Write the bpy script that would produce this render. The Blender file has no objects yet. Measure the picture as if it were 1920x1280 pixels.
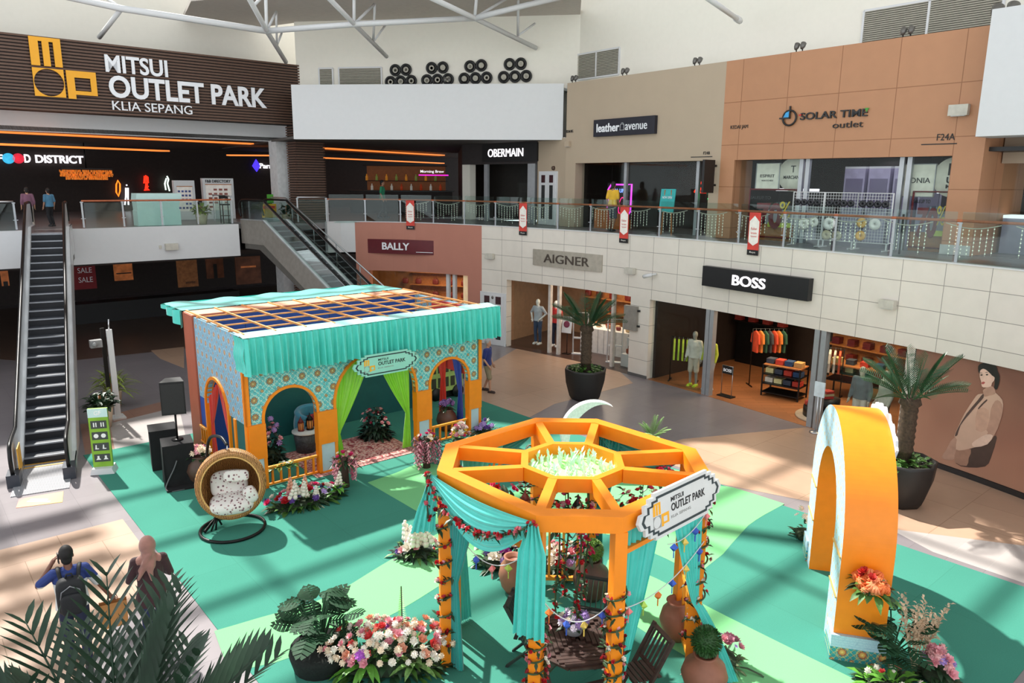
import bpy, math, random
from mathutils import Vector, Matrix
pi = math.pi
RND = random.Random(11)
sc = bpy.context.scene
COL = sc.collection

# ---------------------------------------------------------------- camera
H = 6.5; FPX = 1390.0; PITCH = .2120; ROLL = .0079
_c, _s = math.cos(PITCH), math.sin(PITCH)
_r = Vector((1, 0, 0)); _f = Vector((0, _c, -_s)); _u = Vector((0, _s, _c))
_cr, _sr = math.cos(ROLL), math.sin(ROLL)
CR, CU, CF = _r * _cr + _u * _sr, _u * _cr - _r * _sr, _f
cd = bpy.data.cameras.new('camera'); cam = bpy.data.objects.new('camera', cd); COL.objects.link(cam)
cd.sensor_width = 36; cd.sensor_fit = 'HORIZONTAL'; cd.lens = FPX / 1920 * 36; cd.clip_end = 300
cam.matrix_world = Matrix(((CR.x, CU.x, -CF.x, 0), (CR.y, CU.y, -CF.y, 0), (CR.z, CU.z, -CF.z, H), (0, 0, 0, 1)))
sc.camera = cam

# ---------------------------------------------------------------- light and exposure
YK = .8663                                   # the fair, the carpet and one wing of the mall share this direction
UX, UY = math.sin(YK), math.cos(YK)
AANG = math.atan2(UY, UX)
def W(u, v, z=0): return Vector((u * UX - v * UY, u * UY + v * UX, z))
wd = bpy.data.worlds.new('sky'); sc.world = wd; wd.use_nodes = True
_bg = wd.node_tree.nodes['Background']; _bg.inputs[0].default_value = (.93, .97, 1, 1); _bg.inputs[1].default_value = 1.0
_wt = wd.node_tree; _tc = _wt.nodes.new('ShaderNodeTexCoord'); _sx = _wt.nodes.new('ShaderNodeSeparateXYZ'); _mr = _wt.nodes.new('ShaderNodeMapRange')   # hazy sky, brighter toward the horizon
_mr.inputs['From Min'].default_value = 0; _mr.inputs['From Max'].default_value = .9; _mr.inputs['To Min'].default_value = 2.1; _mr.inputs['To Max'].default_value = .75
_wt.links.new(_tc.outputs['Generated'], _sx.inputs[0]); _wt.links.new(_sx.outputs[2], _mr.inputs[0]); _wt.links.new(_mr.outputs[0], _bg.inputs[1])
sd = bpy.data.lights.new('sun', 'SUN'); sd.energy = 8.6; sd.angle = .019; sd.color = (1, .965, .9)
sun = bpy.data.objects.new('sun', sd); COL.objects.link(sun); sun.location = (-10, 30, 30)
_sd = Vector((UY, -UX, -1.19)).normalized()
sun.rotation_euler = _sd.to_track_quat('-Z', 'Y').to_euler()
vs = sc.view_settings; vs.view_transform = 'Standard'; vs.look = 'None'; vs.gamma = 1; vs.exposure = .03
try: sc.display_settings.display_device = 'sRGB'
except Exception: pass

# ---------------------------------------------------------------- helpers
def gp(px, py, z=0):                         # where the sight line of a photo point meets the level z
    r = CR * ((px - 960) / FPX) - CU * ((py - 640) / FPX) + CF
    t = (z - H) / r.z
    return Vector((r.x * t, r.y * t, z))
def uvof(p): return (p.x * UX + p.y * UY, -p.x * UY + p.y * UX)
def lin(c):
    return tuple((x / 255 / 12.92 if x / 255 <= .04045 else ((x / 255 + .055) / 1.055) ** 2.4) for x in c[:3]) + (1,)
def RZ(a): return Matrix.Rotation(a, 4, 'Z')
def RX(a): return Matrix.Rotation(a, 4, 'X')
def RY(a): return Matrix.Rotation(a, 4, 'Y')
def T(x, y=None, z=None):
    return Matrix.Translation(x if y is None else (x, y, z))
MA = RZ(AANG)                                # the (u, v) frame as a matrix
def frame(p, d): return T(p) @ RZ(math.atan2(d[1], d[0]))

class MB:
    def __init__(s, M=None): s.v = []; s.f = []; s.sm = []; s.mi = []; s.uv = []; s.M = M or Matrix()
    def add(s, vs_, fs, smooth=False, mi=0, uv=None):
        b = len(s.v); s.v += [tuple(s.M @ Vector(p)) for p in vs_]
        for k, f in enumerate(fs):
            s.f.append([b + i for i in f]); s.sm.append(smooth); s.mi.append(mi); s.uv.append([uv[i] for i in f] if uv else None)
        return s
    def box(s, x0, y0, z0, x1, y1, z1, mi=0):
        return s.add([(x0, y0, z0), (x1, y0, z0), (x1, y1, z0), (x0, y1, z0), (x0, y0, z1), (x1, y0, z1), (x1, y1, z1), (x0, y1, z1)],
            [(0, 3, 2, 1), (4, 5, 6, 7), (0, 1, 5, 4), (1, 2, 6, 5), (2, 3, 7, 6), (3, 0, 4, 7)], mi=mi)
    def cbox(s, c, d, R=None, mi=0):
        m = s.M; s.M = m @ T(c) @ (R or Matrix()); a, b, e = d[0] / 2, d[1] / 2, d[2] / 2
        s.box(-a, -b, -e, a, b, e, mi); s.M = m; return s
    def bar(s, p, q, w, h=None, up=(0, 0, 1), mi=0):
        p, q = Vector(p), Vector(q); h = h or w; d = q - p; L = d.length
        if L < 1e-6: return s
        y = d / L; x = y.cross(Vector(up))
        if x.length < 1e-4: x = y.cross(Vector((1, 0, 0)))
        x.normalize(); z = x.cross(y)
        m = s.M; s.M = m @ Matrix(((x.x, y.x, z.x, p.x), (x.y, y.y, z.y, p.y), (x.z, y.z, z.z, p.z), (0, 0, 0, 1)))
        s.box(-w / 2, 0, -h / 2, w / 2, L, h / 2, mi); s.M = m; return s
    def tube(s, pts, r, n=8, closed=False, mi=0, flat=1):
        pts = [Vector(p) for p in pts]; N = len(pts); rr = r if isinstance(r, (list, tuple)) else [r] * N
        vs_ = []; prev = None
        for i, p in enumerate(pts):
            a = pts[(i - 1) % N] if closed or i > 0 else p; b = pts[(i + 1) % N] if closed or i < N - 1 else p
            d = (b - a)
            d = d.normalized() if d.length > 1e-9 else Vector((0, 0, 1))
            x = prev - d * prev.dot(d) if prev else d.cross(Vector((0, 0, 1)))
            if x.length < 1e-4: x = d.cross(Vector((1, 0, 0)))
            x.normalize(); prev = x; y = d.cross(x)
            for k in range(n):
                t = 2 * pi * k / n; vs_.append(p + x * math.cos(t) * rr[i] + y * math.sin(t) * rr[i] * flat)
        fs = []
        for i in range(N if closed else N - 1):
            j = (i + 1) % N
            for k in range(n): fs.append((i * n + k, i * n + (k + 1) % n, j * n + (k + 1) % n, j * n + k))
        if not closed: fs += [tuple(range(n - 1, -1, -1)), tuple((N - 1) * n + k for k in range(n))]
        return s.add(vs_, fs, n > 4, mi)
    def cyl(s, p, q, r, r2=None, n=12, mi=0): return s.tube([p, q], [r, r if r2 is None else r2], n, mi=mi)
    def lathe(s, prof, n=20, c=(0, 0, 0), mi=0, sx=1, sy=1):
        vs_ = [(c[0] + r * math.cos(2 * pi * k / n) * sx, c[1] + r * math.sin(2 * pi * k / n) * sy, c[2] + z) for r, z in prof for k in range(n)]
        fs = [(i * n + k, i * n + (k + 1) % n, (i + 1) * n + (k + 1) % n, (i + 1) * n + k) for i in range(len(prof) - 1) for k in range(n)]
        if prof[0][0] > 1e-6: fs.append(tuple(range(n - 1, -1, -1)))
        if prof[-1][0] > 1e-6: fs.append(tuple((len(prof) - 1) * n + k for k in range(n)))
        return s.add(vs_, fs, True, mi)
    def ball(s, c, r, sx=1, sy=1, sz=1, n=10, m=6, mi=0):
        pr = [(math.sin(pi * i / m) * r + 1e-5, -math.cos(pi * i / m) * r * sz) for i in range(m + 1)]
        return s.lathe(pr, n, c, mi, sx, sy)
    def prism(s, poly, z0, z1, mi=0):
        n = len(poly); vs_ = [(p[0], p[1], z0) for p in poly] + [(p[0], p[1], z1) for p in poly]
        return s.add(vs_, [tuple(range(n - 1, -1, -1)), tuple(range(n, 2 * n))] + [(i, (i + 1) % n, n + (i + 1) % n, n + i) for i in range(n)], mi=mi)
    def slab(s, poly, y0, y1, mi=0):         # outline in x, z given thickness along y
        n = len(poly); vs_ = [(p[0], y0, p[1]) for p in poly] + [(p[0], y1, p[1]) for p in poly]
        return s.add(vs_, [tuple(range(n)), tuple(range(2 * n - 1, n - 1, -1))] + [(i, n + i, n + (i + 1) % n, (i + 1) % n) for i in range(n)], mi=mi)
    def surf(s, fn, nu, nv, cu=False, mi=0, smooth=True):
        vs_ = [fn(i / nu, j / nv) for i in range(nu + (0 if cu else 1)) for j in range(nv + 1)]; N = nu if cu else nu + 1
        fs = [(i * (nv + 1) + j, ((i + 1) % N) * (nv + 1) + j, ((i + 1) % N) * (nv + 1) + j + 1, i * (nv + 1) + j + 1) for i in range(nu) for j in range(nv)]
        return s.add(vs_, fs, smooth, mi)
    def leaf(s, p, d, L, w, droop=.3, up=(0, 0, 1), mi=0, n=3, fold=.25):
        p = Vector(p); d = Vector(d).normalized(); x = d.cross(Vector(up))
        if x.length < 1e-3: x = Vector((1, 0, 0))
        x.normalize(); nrm = x.cross(d); vs_ = []
        for i in range(n + 1):
            t = i / n; c = p + d * L * t - Vector((0, 0, 1)) * droop * L * t * t; ww = w * (math.sin(pi * min(.97, .12 + .85 * t)) ** .8) / 2 * (1 if i < n else .15)
            vs_ += [c - x * ww + nrm * ww * fold, c, c + x * ww + nrm * ww * fold]
        fs = []
        for i in range(n):
            a = 3 * i; fs += [(a, a + 1, a + 4, a + 3), (a + 1, a + 2, a + 5, a + 4)]
        return s.add(vs_, fs, True, mi)
    def build(s, name, m, parent=None, kind=None, **kw):
        me = bpy.data.meshes.new(name); me.from_pydata(s.v, [], s.f); ms = m if isinstance(m, (list, tuple)) else [m]
        for x in ms: me.materials.append(x)
        me.polygons.foreach_set('use_smooth', s.sm); me.polygons.foreach_set('material_index', s.mi)
        if any(u for u in s.uv):
            ul = me.uv_layers.new(name='UVMap'); k = 0
            for u, f in zip(s.uv, s.f):
                for i in range(len(f)): ul.data[k].uv = u[i] if u else (0, 0); k += 1
        me.update()
        o = bpy.data.objects.new(name, me); COL.objects.link(o)
        if parent: o.parent = parent
        if kind: o['kind'] = kind
        for k, v_ in kw.items(): o[k] = v_
        return o

def thing(name, label, cat, loc=(0, 0, 0), rz=0, group=None):
    o = bpy.data.objects.new(name, None); COL.objects.link(o); o.empty_display_size = .1
    o.location = loc; o.rotation_euler = (0, 0, rz); o['label'] = label; o['category'] = cat
    if group: o['group'] = group
    return o
def tag(o, label, cat, group=None, kind=None, M=None):
    o['label'] = label; o['category'] = cat
    if group: o['group'] = group
    if kind: o['kind'] = kind
    if M is not None: o.matrix_world = M
    return o
def struct(name, b, m, M=None):
    o = b.build(name, m, kind='structure')
    if M is not None: o.matrix_world = M
    return o
ORD = ['first', 'second', 'third', 'fourth', 'fifth', 'sixth', 'seventh', 'eighth', 'ninth', 'tenth', 'eleventh', 'twelfth', 'thirteenth', 'fourteenth', 'fifteenth', 'sixteenth']
def kids(o): return [c for c in bpy.data.objects if c.parent == o]
def dup(root, loc, rz, label=None, group=None, sc_=None):
    r = root.copy(); COL.objects.link(r); r.location = loc; r.rotation_euler = (0, 0, rz)
    if sc_: r.scale = (sc_, sc_, sc_)
    if label: r['label'] = label
    if group: r['group'] = group
    for ch in kids(root):
        c = ch.copy(); COL.objects.link(c); c.parent = r
        for g in kids(ch):
            d = g.copy(); COL.objects.link(d); d.parent = c
    return r
def catmull(P, n=6, closed=False):
    P = [Vector(p) for p in P]; N = len(P); out = []
    for i in range(N if closed else N - 1):
        g = (lambda k: P[k % N]) if closed else (lambda k: P[max(0, min(N - 1, k))])
        a, b, c, d = g(i - 1), g(i), g(i + 1), g(i + 2)
        for k in range(n):
            t = k / n; out.append(.5 * (2 * b + (c - a) * t + (2 * a - 5 * b + 4 * c - d) * t * t + (3 * b - a - 3 * c + d) * t ** 3))
    if not closed: out.append(P[-1])
    return out
def text(s, w, h, m, M, parent=None, bold=0, ext=.006, name='lettering', kind=None, shear=0):
    cu = bpy.data.curves.new('t', 'FONT'); cu.body = s; cu.size = 1; cu.offset = bold; cu.extrude = .01; cu.shear = shear; cu.resolution_u = 4
    ob = bpy.data.objects.new('t', cu); me = bpy.data.meshes.new_from_object(ob); bpy.data.objects.remove(ob); bpy.data.curves.remove(cu)
    xs = [v.co.x for v in me.vertices]; ys = [v.co.y for v in me.vertices]
    x0, x1, y0, y1 = min(xs), max(xs), min(ys), max(ys)
    for v in me.vertices:
        x, y, z = v.co
        v.co = M @ Vector(((x - (x0 + x1) / 2) / (x1 - x0) * w, -ext if z > 0 else 0, (y - (y0 + y1) / 2) / (y1 - y0) * h))
    me.name = name; me.materials.clear(); me.materials.append(m)
    o = bpy.data.objects.new(name, me); COL.objects.link(o)
    if parent: o.parent = parent
    if kind: o['kind'] = kind
    return o

# ---------------------------------------------------------------- materials
MATS = {}
class NT:
    def __init__(s, name):
        s.m = bpy.data.materials.new(name); s.m.use_nodes = True; s.t = s.m.node_tree; s.n = s.t.nodes; s.p = s.n['Principled BSDF']
        MATS[name] = s.m
    def node(s, typ, **kw):
        x = s.n.new(typ)
        for k, v in kw.items(): setattr(x, k, v)
        return x
    def put(s, sock, v):
        if isinstance(v, bpy.types.NodeSocket): s.t.links.new(v, sock)
        elif v is not None: sock.default_value = v
    def math(s, op, a, b=None, c=None):
        x = s.node('ShaderNodeMath', operation=op); s.put(x.inputs[0], a); s.put(x.inputs[1], b); s.put(x.inputs[2], c); return x.outputs[0]
    def mix(s, f, a, b, blend='MIX'):
        x = s.node('ShaderNodeMix', data_type='RGBA', blend_type=blend); s.put(x.inputs[0], f); s.put(x.inputs[6], a); s.put(x.inputs[7], b); return x.outputs[2]
    def obj(s): return s.node('ShaderNodeTexCoord').outputs['Object']
    def uvc(s): return s.node('ShaderNodeTexCoord').outputs['UV']
    def sep(s, v):
        x = s.node('ShaderNodeSeparateXYZ'); s.put(x.inputs[0], v); return x.outputs
    def comb(s, a, b, c=0.0):
        x = s.node('ShaderNodeCombineXYZ'); s.put(x.inputs[0], a); s.put(x.inputs[1], b); s.put(x.inputs[2], c); return x.outputs[0]
    def noise(s, v, scale, det=3.0):
        x = s.node('ShaderNodeTexNoise'); s.put(x.inputs['Vector'], v); x.inputs['Scale'].default_value = scale; x.inputs['Detail'].default_value = det; return x.outputs[0]
    def voro(s, v, scale, feat='F1', out='Distance', rnd=1.0):
        x = s.node('ShaderNodeTexVoronoi', feature=feat); s.put(x.inputs['Vector'], v); x.inputs['Scale'].default_value = scale; x.inputs['Randomness'].default_value = rnd; return x.outputs[out]
    def ramp(s, f, stops):
        x = s.node('ShaderNodeValToRGB'); cr = x.color_ramp
        while len(cr.elements) < len(stops): cr.elements.new(.5)
        for e, (p, c) in zip(cr.elements, stops): e.position = p; e.color = c
        s.put(x.inputs[0], f); return x.outputs[0]
    def bump(s, h, st=.3, d=.02):
        x = s.node('ShaderNodeBump'); x.inputs['Strength'].default_value = st; x.inputs['Distance'].default_value = d; s.put(x.inputs['Height'], h)
        s.t.links.new(x.outputs[0], s.p.inputs['Normal'])
    def col(s, c): s.put(s.p.inputs['Base Color'], c)
    def base(s, rough=.5, metal=0, spec=None):
        s.p.inputs['Roughness'].default_value = rough; s.p.inputs['Metallic'].default_value = metal
        if spec is not None: s.p.inputs['Specular IOR Level'].default_value = spec
def mat(name, c, rough=.55, metal=0, var=.1, scale=6, bump=0, emit=0, sheen=0, spec=None):
    if name in MATS: return MATS[name]
    t = NT(name); c = lin(c); f = t.noise(t.obj(), scale)
    lo = tuple(x * (1 - var) for x in c[:3]) + (1,); hi = tuple(min(1, x * (1 + var)) for x in c[:3]) + (1,)
    col = t.ramp(f, [(.3, lo), (.7, hi)]); t.col(col); t.base(rough, metal, spec)
    if bump: t.bump(t.noise(t.obj(), scale * 6), bump, .01)
    if emit: t.put(t.p.inputs['Emission Color'], col); t.p.inputs['Emission Strength'].default_value = emit
    if sheen: t.p.inputs['Sheen Weight'].default_value = sheen
    return t.m
def glass(name, tint=(.86, .95, .93), gl=.1, clear=.92, fac=.14):
    t = NT(name); n = t.n; n.remove(t.p)
    tr = t.node('ShaderNodeBsdfTransparent'); tr.inputs[0].default_value = tuple(x * clear for x in tint) + (1,)
    gs = t.node('ShaderNodeBsdfGlossy'); gs.inputs['Roughness'].default_value = .03; gs.inputs[0].default_value = (.9, .95, .95, 1)
    fr = t.node('ShaderNodeLayerWeight'); fr.inputs[0].default_value = .25
    ns = t.noise(t.obj(), 1.5); k = t.math('MULTIPLY', t.math('ADD', t.math('MULTIPLY', fr.outputs['Facing'], fac), gl), t.math('ADD', t.math('MULTIPLY', ns, .2), .9))
    mx = t.node('ShaderNodeMixShader'); t.put(mx.inputs[0], k); t.put(mx.inputs[1], tr.outputs[0]); t.put(mx.inputs[2], gs.outputs[0])
    t.t.links.new(mx.outputs[0], n['Material Output'].inputs[0]); return t.m
def tiles(name, c, tw, th, joint, axes='uv', rough=.4, gap=.006, var=.05, off=0.0, jw=None):
    t = NT(name); v = t.uvc() if axes == 'uv' else t.obj(); x, y, z = t.sep(v)[0:3]
    a = x if axes[0] in 'ux' else y; b = {'v': y, 'y': y, 'z': z}[axes[1]]
    br = t.node('ShaderNodeTexBrick'); t.put(br.inputs['Vector'], t.comb(a, b)); br.offset = off; br.inputs['Scale'].default_value = 1
    c = lin(c); br.inputs['Color1'].default_value = tuple(k * (1 - var) for k in c[:3]) + (1,); br.inputs['Color2'].default_value = tuple(min(1, k * (1 + var)) for k in c[:3]) + (1,)
    br.inputs['Mortar'].default_value = lin(joint); br.inputs['Mortar Size'].default_value = gap; br.inputs['Mortar Smooth'].default_value = .1
    br.inputs['Brick Width'].default_value = tw; br.inputs['Row Height'].default_value = th; br.inputs['Bias'].default_value = 0
    ns = t.ramp(t.noise(t.obj(), 3, 4), [(.3, (.965, .965, .965, 1)), (.7, (1.02, 1.02, 1.02, 1))])
    t.col(t.mix(1.0, br.outputs[0], ns, 'MULTIPLY')); t.base(rough); return t.m
# ---------------------------------------------------------------- paints and finishes
white = mat('white_paint', (212, 213, 214), .6, var=.012); cream = mat('cream_paint', (232, 228, 216), .7, var=.012)
taupe = mat('taupe_wall', (180, 162, 140), .65, var=.015, scale=2); terracotta = mat('terracotta_wall', (184, 124, 106), .65, var=.02, scale=2)
steel = mat('brushed_steel', (200, 202, 205), .28, .9, var=.06); alu = mat('aluminium', (176, 180, 184), .4, .55, var=.05)
black = mat('black_paint', (18, 18, 19), .45, var=.2); blackm = mat('black_metal', (26, 25, 25), .35, .5, var=.2)
dark = mat('dark_brown_wall', (46, 36, 33), .7, var=.15); darkc = mat('dark_ceiling', (88, 82, 78), .75, var=.06)
orange = mat('orange_paint', (246, 138, 12), .45, var=.04); brasso = mat('amber_paint', (232, 150, 40), .45, var=.05)
wood = mat('oak_wood', (176, 112, 62), .5, var=.2, scale=12); railw = mat('rail_wood', (178, 96, 58), .4, var=.12, scale=10)
gls = glass('clear_glass'); shopgl = glass('shop_glass', (.93, .96, .95), .006, .97, .04); railgl = glass('rail_glass', (.88, .95, .93), .02, .95, .08)
led = mat('warm_led', (255, 140, 62), .5, emit=1.05, var=.02); wled = mat('white_letter_light', (255, 250, 255), .5, emit=1.1, var=.01)
mint = mat('mint_panel', (196, 226, 222), .5, var=.03); ink = mat('dark_ink', (32, 34, 36), .6, var=.05)

def shade_tile(): return tiles('white_wall_tile', (224, 217, 206), 1.02, .61, (150, 144, 136), gap=.008, rough=.35, var=.025)
tile_w = shade_tile()
orange_tile = tiles('orange_wall_panel', (184, 132, 96), 1.55, 1.28, (150, 100, 66), 'uv', .5, .012, .02)
beige_floor = tiles('beige_floor_tile', (182, 150, 127), 1.2, 2.4, (146, 116, 90), 'xy', .35, .006, .05, off=.5)
grey_floor = tiles('grey_floor_tile', (132, 125, 128), 1.2, .6, (112, 106, 109), 'xy', .3, .004, .05)
pale_floor = tiles('pale_floor_tile', (178, 171, 168), 1.2, .6, (190, 184, 178), 'xy', .3, .004, .04)
brown_floor = tiles('brown_floor_tile', (158, 120, 104), 1.2, .6, (120, 96, 84), 'xy', .3, .005, .06)
darkf = tiles('dark_floor_tile', (96, 76, 66), 1.2, 1.2, (76, 60, 52), 'xy', .3, .005, .06)
l2floor = tiles('walkway_floor_tile', (128, 124, 124), .9, .9, (104, 100, 100), 'xy', .3, .005, .06)
plank = tiles('shop_plank_floor', (158, 104, 66), 1.0, .14, (120, 70, 36), 'xy', .4, .006, .12, off=.5)

# ---------------------------------------------------------------- ground floor
b = MB(); b.box(-14, -6, -.3, 40, 52, 0); struct('floor', b, grey_floor, MA)
def inlay(name, pts, m, z):
    q = [uvof(gp(*p)) if len(p) == 2 else (p[0], p[1]) for p in pts]
    b = MB(); b.prism(q, -.02, z); struct(name, b, m, MA)
inlay('trim_1', [(905, 752), (985, 786), (1040, 757), (1133, 733), (1187, 718), (1160, 695), (1000, 655), (975, 650), (905, 690), (880, 720)], beige_floor, .003)
inlay('trim_2', [(1340, 905), (1290, 880), (1180, 850), (1280, 823), (1543, 798), (1700, 845), (1960, 950), (1960, 1030), (1920, 1023), (1668, 991), (1620, 960)], beige_floor, .003)
inlay('trim_3', [(-60, 1046), (230, 973), (280, 1040), (323, 1098), (217, 1173), (120, 1300), (-60, 1400)], beige_floor, .003)
inlay('trim_4', [(1668, 991), (1920, 1023), (1990, 1035), (1990, 1120), (1920, 1093), (1750, 1035)], pale_floor, .0035)
inlay('trim_5', [(212, 792), (335, 762), (350, 826), (160, 853)], pale_floor, .003)
inlay('trim_6', [(205, 778), (335, 745), (335, 762), (212, 792)], brown_floor, .003)
inlay('trim_7', [(150, 795), (205, 790), (215, 842), (160, 853)], brown_floor, .0035)
inlay('trim_8', [(4, 30.5, 0), (22, 28.5, 0), (22, 45, 0), (-6, 45, 0)], darkf, .003)
inlay('trim_9', [(283, 657), (345, 650), (345, 690), (300, 672)], beige_floor, .004)

# ---------------------------------------------------------------- event carpet
carpet = NT('green_carpet'); _n = carpet.noise(carpet.obj(), 90, 2); _l = carpet.noise(carpet.obj(), .7, 2)
_t = carpet.node('ShaderNodeTexBrick'); carpet.put(_t.inputs['Vector'], carpet.obj()); _t.offset = 0; _t.inputs['Scale'].default_value = 1; _t.inputs['Brick Width'].default_value = 2.0; _t.inputs['Row Height'].default_value = 2.0
_t.inputs['Mortar Size'].default_value = .004
for k, c in (('Color1', (70, 139, 122)), ('Color2', (67, 135, 118)), ('Mortar', (62, 124, 108))): _t.inputs[k].default_value = lin(c)
carpet.col(carpet.mix(1.0, _t.outputs[0], carpet.ramp(carpet.math('ADD', carpet.math('MULTIPLY', _n, .7), carpet.math('MULTIPLY', _l, .3)), [(.3, (.84, .84, .84, 1)), (.7, (1.1, 1.1, 1.1, 1))]), 'MULTIPLY')); carpet.base(.95, 0, .1)
lightgreen = mat('light_green_carpet', (122, 192, 132), .95, var=.04, scale=60, spec=.1)
b = MB(); b.prism([(3.06, 2.3), (13.75, 2.3), (13.45, 9), (13.25, 19.4), (3.06, 19.45)], .002, .012)
cpt = b.build('event_carpet', carpet.m); tag(cpt, 'large teal green carpet with light green curving bands under the fair', 'carpet', M=MA)
def band(up, lo):
    a = catmull([Vector(uvof(gp(*p)) + (0,)) for p in up], 5); c = catmull([Vector(uvof(gp(*p)) + (0,)) for p in lo], 5)
    n = min(len(a), len(c)); A = [a[round(i * (len(a) - 1) / 40)] for i in range(41)]; C_ = [c[round(i * (len(c) - 1) / 40)] for i in range(41)]
    b = MB()
    vs_ = []
    for p, q in zip(A, C_): vs_ += [(p.x, p.y, .0145), (q.x, q.y, .0145)]
    b.add(vs_, [(2 * i + 1, 2 * i + 3, 2 * i + 2, 2 * i) for i in range(40)])
    o = b.build('light_band', lightgreen, cpt); o['label'] = 'light green curving band of the carpet'; return o
band([(402, 1184), (480, 1161), (613, 1120), (733, 1050), (850, 985), (960, 925), (1100, 880), (1250, 878), (1330, 908), (1375, 915), (1470, 945)],
     [(430, 1262), (480, 1251), (553, 1231), (720, 1161), (823, 1100), (903, 1050), (1000, 1010), (1130, 1000), (1230, 1040), (1320, 1068), (1403, 986), (1470, 946)])
band([(690, 905), (740, 888), (790, 870), (850, 880), (960, 926)], [(690, 906), (740, 935), (800, 970), (830, 985), (960, 927)])
band([(1140, 1050), (1230, 1085), (1317, 1133), (1450, 1200), (1613, 1280), (1700, 1325)], [(1120, 1120), (1200, 1180), (1300, 1240), (1357, 1275), (1420, 1310), (1560, 1390)])

# ---------------------------------------------------------------- the curved shop wall of two storeys
Q = [(-7.82, 31.51), (-6.78, 31.95), (-4.09, 31.5), (-1.21, 29.9), (.78, 28.3), (2.66, 26.55), (5.39, 23.3), (7.15, 20.8), (8.55, 18.7), (9.75, 16.8), (10.75, 14.8), (11.6, 12.6), (12.2, 10.5), (12.5, 8), (12.5, 5)]
PATH = [Vector((p.x, p.y)) for p in catmull([(x, y, 0) for x, y in Q], 8)]
SL = [0.0]
for i in range(1, len(PATH)): SL.append(SL[-1] + (PATH[i] - PATH[i - 1]).length)
SMAX = SL[-1]
def wp(s, y=0.0):
    s = max(0, min(SMAX - 1e-4, s)); i = 0
    while SL[i + 1] < s: i += 1
    d = (PATH[i + 1] - PATH[i]).normalized(); p = PATH[i] + d * (s - SL[i])
    j = max(0, i - 1); e = (PATH[min(len(PATH) - 1, i + 2)] - PATH[j]).normalized()
    return Vector((p.x - e.y * y, p.y + e.x * y, 0)), e
def strip(s0, s1, z0, z1, y0, y1, b=None, step=.5):
    b = b or MB(); n = max(1, int((s1 - s0) / step)); vs_ = []; uv = []
    for i in range(n + 1):
        s = s0 + (s1 - s0) * i / n; a = wp(s, y0)[0]; c = wp(s, y1)[0]
        vs_ += [(a.x, a.y, z0), (a.x, a.y, z1), (c.x, c.y, z0), (c.x, c.y, z1)]; uv += [(s, z0), (s, z1), (s, z0), (s, z1 + .01)]
    fs = []
    for i in range(n):
        k = 4 * i; fs += [(k, k + 4, k + 5, k + 1), (k + 1, k + 5, k + 7, k + 3), (k + 3, k + 7, k + 6, k + 2), (k + 2, k + 6, k + 4, k)]
    fs += [(0, 1, 3, 2), (4 * n, 4 * n + 2, 4 * n + 3, 4 * n + 1)]
    return b.add(vs_, fs, uv=uv)
def wf(s, y=0, z=0):
    p, e = wp(s, y); return frame((p.x, p.y, z), e)
HD = 2.72; LV = 4.78
struct('wall_fascia_white', strip(0, 1.19, 3.5, LV, 0, .3), white)
b = strip(1.19, 7.15, HD, LV, 0, .3); strip(6.45, 7.15, 0, HD, 0, .5, b); strip(1.19, 1.75, 0, HD, 0, .5, b); struct('wall_terracotta', b, terracotta)
b = strip(7.15, SMAX, HD, LV, 0, .3)
strip(7.15, 8.42, 0, HD, 0, .3, b); strip(14.41, 15.25, 0, HD, 0, 1.2, b); strip(23.75, 23.95, 0, HD, .1, .5, b); struct('wall_tiled', b, tile_w)
struct('trim_fascia_cap', strip(0, SMAX, LV, LV + .03, -.03, .2), white)
b = strip(7.15, 8.42, 0, .1, -.015, 0); strip(14.4, 15.26, 0, .1, -.015, 0, b); struct('baseboard_pier', b, mat('plinth_grey', (96, 94, 92), .6))
struct('floor_walkway', strip(0, SMAX, 4.5, LV - .01, .3, 4.2), l2floor)
b = strip(0, SMAX, 3.25, 3.4, .3, 6); struct('ceiling_shops', b, dark)
# shop shells behind the openings
def shell(name, s0, s1, dep, wm, fm, zc=3.25):
    struct('wall_' + name + '_back', strip(s0, s1, 0, zc, dep, dep + .1), wm)
    for k, s in (('left', s0), ('right', s1)):
        a = wp(s, .3)[0]; c = wp(s, dep)[0]; b = MB(); b.bar((a.x, a.y, zc / 2), (c.x, c.y, zc / 2), .1, zc); struct('wall_' + name + '_' + k, b, wm)
    struct('floor_' + name, strip(s0, s1, -.02, .006, .0, dep), fm)
warmw = mat('warm_shop_wall', (150, 100, 58), .6, var=.1); shopk = mat('shop_dark_wall', (44, 34, 30), .6, var=.15)
shell('terracotta_shop', 1.3, 7.1, 4.2, warmw, darkf); shell('handbag_shop', 7.8, 14.9, 4.4, mat('tan_shop_wall', (150, 118, 92), .6), mat('shop_dark_floor', (72, 52, 46), .3, var=.15))
shell('suit_shop', 15.3, 23.7, 5.6, shopk, plank)
def mull(s, w=.12, z0=0, z1=HD, y=.12, name='mullion'):
    m = wf(s, y); b = MB(m); b.box(-w / 2, -.08, z0, w / 2, .08, z1); return b
b = MB()
for s in (5.3, 5.62): b.M = wf(s, .25); b.box(-.07, -.07, 0, .07, .07, HD)
struct('trim_terracotta_shop_door', b, white)
b = MB(wf(6.22, .3)); b.box(-.2, -.02, 0, .2, .04, HD); struct('trim_terracotta_shop_panel', b, mat('lit_cream_panel', (244, 214, 170), .6, emit=.25))
b = MB()
for s in (10.35, 10.78, 13.35): b.M = wf(s, .35); b.box(-.055, -.07, 0, .055, .07, HD)
struct('trim_handbag_shop_frame', b, mat('pale_frame', (214, 208, 200), .4, .2))
b = MB()
for s in (17.6, 17.76): b.M = wf(s, .1); b.box(-.07, -.09, 0, .07, .09, HD)
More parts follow.
